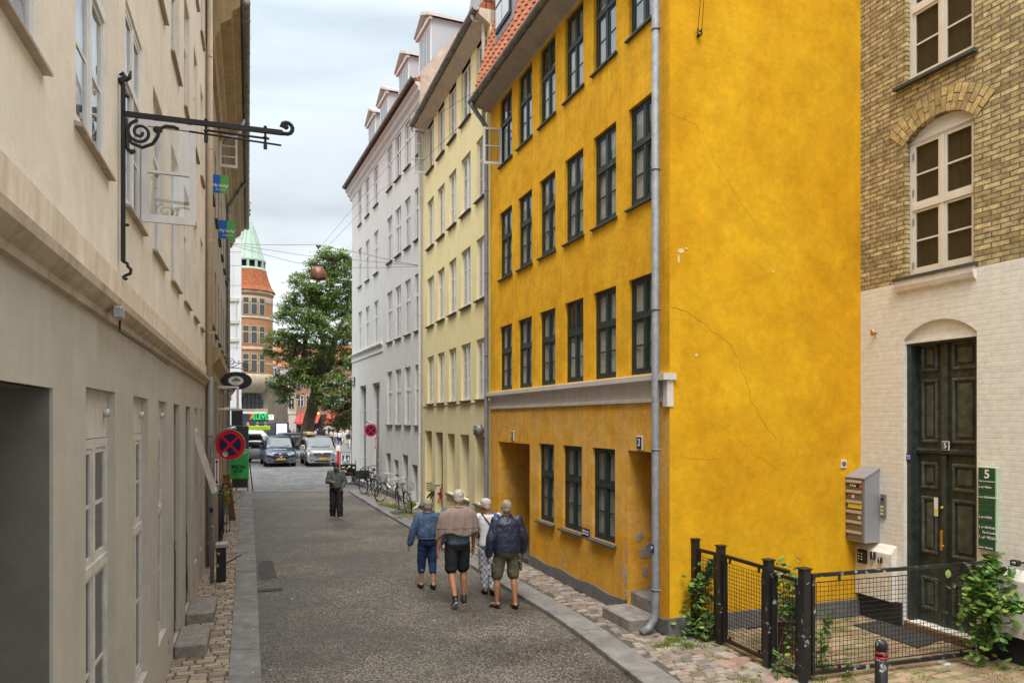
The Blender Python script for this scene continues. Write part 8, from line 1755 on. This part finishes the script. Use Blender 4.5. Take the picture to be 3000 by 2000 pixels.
mb = MB(); mb.box(w_.x-.115, w_.x-.055, w_.y+.025, w_.y+.145, w_.z+.0125, w_.z+.014); mb.build('screen', M_['steel'], ph)
# ---- the crowd on the square: three poses, each person an own object with own clothes
def crowdproto(ov, long_hair, skirt=False):
    t = thing('person', None, None, (0, 0, -200)); J = joints(1, ov); body(t, J, 1, SKIN, vox=.014)
    mb = MB(); loft(mb, [(.93, 0, 0, .175, .125), (1.1, 0, 0, .165, .12), (1.3, 0, 0, .185, .125), (1.42, 0, 0, .185, .105), (1.48, 0, 0, .08, .07)])
    for q in 'LR': limbt(mb, J['sh'+q], J['el'+q], .07, .06); limbt(mb, J['el'+q], J['el'+q].lerp(J['wr'+q], .85), .058, .045)
    grow(mb, 'top', M_['white2'], t, .016, 2)
    mb = MB(); loft(mb, [(.84, 0, 0, .16, .115), (.98, 0, 0, .165, .12)])
    for q in 'LR': legshell(mb, J, 1, .12, .10, .07 if not skirt else .12, q)
    grow(mb, 'trousers', M_['black'], t, .016, 2)
    mb = MB(); H_ = J['head']; mb.ell(H_+Vector((0, -.02, .03)), (.088, .105, .10)); 
    if long_hair: mb.ell(H_+Vector((0, -.05, -.09)), (.085, .06, .15))
    grow(mb, 'hair', GH, t, .014, 2)
    mb = MB()
    for q in 'LR': b = J['an'+q]; mb.ell(b+Vector((0, .05, -.045)), (.045, .12, .045))
    grow(mb, 'shoes', M_['black'], t, .014, 1); return t
protos = [crowdproto({**stride(1, 'L')}, True), crowdproto({**stride(1, 'R'), 'wrL': (-.15, .2, 1.1)}, False), crowdproto({'wrR': (.1, .22, 1.15), 'wrL': (-.1, .22, 1.15)}, True, True)]
CC = {n: mat('cloth_'+n, c, .85) for n, c in (('white', (.6, .58, .55)), ('cream', (.5, .44, .36)), ('black', (.02, .02, .022)), ('denim', (.05, .09, .18)), ('rust', (.25, .09, .04)), ('grey', (.2, .2, .21)), ('teal', (.06, .14, .17)), ('beige', (.36, .28, .2)), ('navy', (.02, .03, .07)), ('plaid', (.22, .2, .22)), ('red', (.4, .03, .03)))}
HC = {n: mat('hair_'+n, c, .7, var=.3, vscale=30) for n, c in (('brown', (.07, .035, .02)), ('blond', (.4, .26, .11)), ('black', (.012, .01, .01)), ('auburn', (.2, .07, .025)), ('grey', (.35, .34, .32)))}
crowd = [(1022, 1313, 0, 'black', 'cream', 'black', 'walking figure in black top and cream trousers closest to the grey corner'), (995, 1303, 1, 'white', 'navy', 'blond', 'person in white shirt and navy trousers left of the pale dressed group'), (1006, 1300, 0, 'white', 'white', 'auburn', 'auburn haired person dressed all in white'), (1013, 1301, 2, 'cream', 'cream', 'blond', 'blond person in cream top and wide cream trousers'), (1031, 1310, 1, 'navy', 'denim', 'black', 'person in navy and denim half behind the grey house corner'), (979, 1297, 2, 'rust', 'rust', 'brown', 'brown haired person in rust coat'), (970, 1298, 0, 'cream', 'black', 'brown', 'person in cream top and black trousers right of the tree'), (957, 1296, 1, 'cream', 'grey', 'blond', 'stooping person in cream top beside the silver van roof'), (947, 1294, 0, 'black', 'black', 'black', 'person dressed in black near the umbrella'), (938, 1293, 2, 'black', 'navy', 'brown', 'brown haired person in black top behind the tree trunk'), (924, 1293, 1, 'white', 'denim', 'auburn', 'red haired person in white just right of the trunk'), (930, 1291, 0, 'navy', 'grey', 'grey', 'grey haired person in navy in the crowd'), (861, 1292, 1, 'plaid', 'denim', 'brown', 'person in checked shirt left of the trunk'), (873, 1290, 0, 'teal', 'denim', 'blond', 'person in teal jacket directly left of the trunk'), (849, 1289, 2, 'black', 'black', 'black', 'dark dressed person beside the advertising screen'), (867, 1284, 1, 'navy', 'black', 'grey', 'grey haired person further back left of the trunk'), (855, 1283, 0, 'rust', 'navy', 'brown', 'person in rust top further back by the awnings'), (1000, 1291, 2, 'beige', 'beige', 'blond', 'tall blond person in beige behind the pale group'), (988, 1289, 1, 'grey', 'black', 'black', 'person in grey top behind the rust coat'), (963, 1287, 0, 'teal', 'navy', 'grey', 'grey haired person in teal far back'), (951, 1286, 2, 'white', 'black', 'brown', 'brown haired person in white far back'), (943, 1287, 1, 'red', 'black', 'black', 'person in red far back under the awning'), (974, 1284, 1, 'black', 'denim', 'blond', 'blond person in black far back'), (1010, 1289, 1, 'white', 'denim', 'black', 'black haired person in white shirt and jeans behind'), (1018, 1292, 2, 'white', 'beige', 'blond', 'blond person in white and beige near the lamp post'), (933, 1283, 2, 'beige', 'navy', 'auburn', 'auburn haired person in beige far behind the trunk'), (1025, 1298, 0, 'grey', 'white', 'brown', 'brown haired person in grey and white by the post'), (983, 1302, 0, 'white', 'grey', 'auburn', 'auburn haired person in white and grey standing forward')]
r_ = random.Random(17); used = set()
for px, py, pi, top_, tro, hr, lb in crowd:
    g_ = G(px, py, -.066); src_ = protos[pi]
    if pi not in used: c = src_; used.add(pi)
    else: c = copy_tree(src_)
    c.location = (g_.x, g_.y, -.066); c.rotation_euler = (0, 0, r_.uniform(0, 6.28)); k_ = r_.uniform(.94, 1.04); c.scale = (k_, k_, k_); tag(c, lb, 'person', 'pedestrians on the square')
    for ch in c.children:
        nm = ch.name.split('.')[0]; m = {'top': CC[top_], 'trousers': CC[tro], 'hair': HC[hr]}.get(nm)
        if m: ch.material_slots[0].link = 'OBJECT'; ch.material_slots[0].material = m
# umbrella, lamp post by the crowd, red post
t = thing('umbrella', 'pale grey umbrella held up in the crowd', 'umbrella', P(965, 1256, 80)); mb = MB(); mb.lathe([(.001, .35), (.25, .32), (.5, .2), (.68, 0), (.66, 0), (.48, .17), (.24, .29), (.001, .32)], n=8, sm=False); mb.build('canopy', CC['grey'], t); mb = MB(); mb.tube([(0, 0, .33), (0, 0, -.7)], .012, 5); mb.build('shaft', M_['black'], t)
t = thing('signal_post', 'thin grey post at the corner beside the crowd', 'post', G(1028, 1318, -.066)); mb = MB(); mb.tube([(0, 0, 0), (0, 0, 3.4)], .05, 8); mb.build('pole', M_['steel'], t); mb = MB(); mb.rbox(-.12, .12, -.1, .1, 2.6, 3.3, .02); mb.build('signal_head', M_['black'], t)
p = P(991, 1335, 44.5); t = thing('parcel_post', 'white and red banded post right of the silver van', 'post', (p.x, 44.5, -.066)); mb = MB(); mb.rbox(-.07, .07, -.07, .07, 0, 1.1, .02); mb.build('red_body', RED, t); mb = MB(); mb.rbox(-.11, .11, -.1, .1, 1.1, 1.4, .02); mb.build('white_head', M_['white2'], t)
for i, (px, py, h) in enumerate(((905, 1280, 1.9), (1048, 1278, 2.4), (920, 1277, 1.7))):
    pass
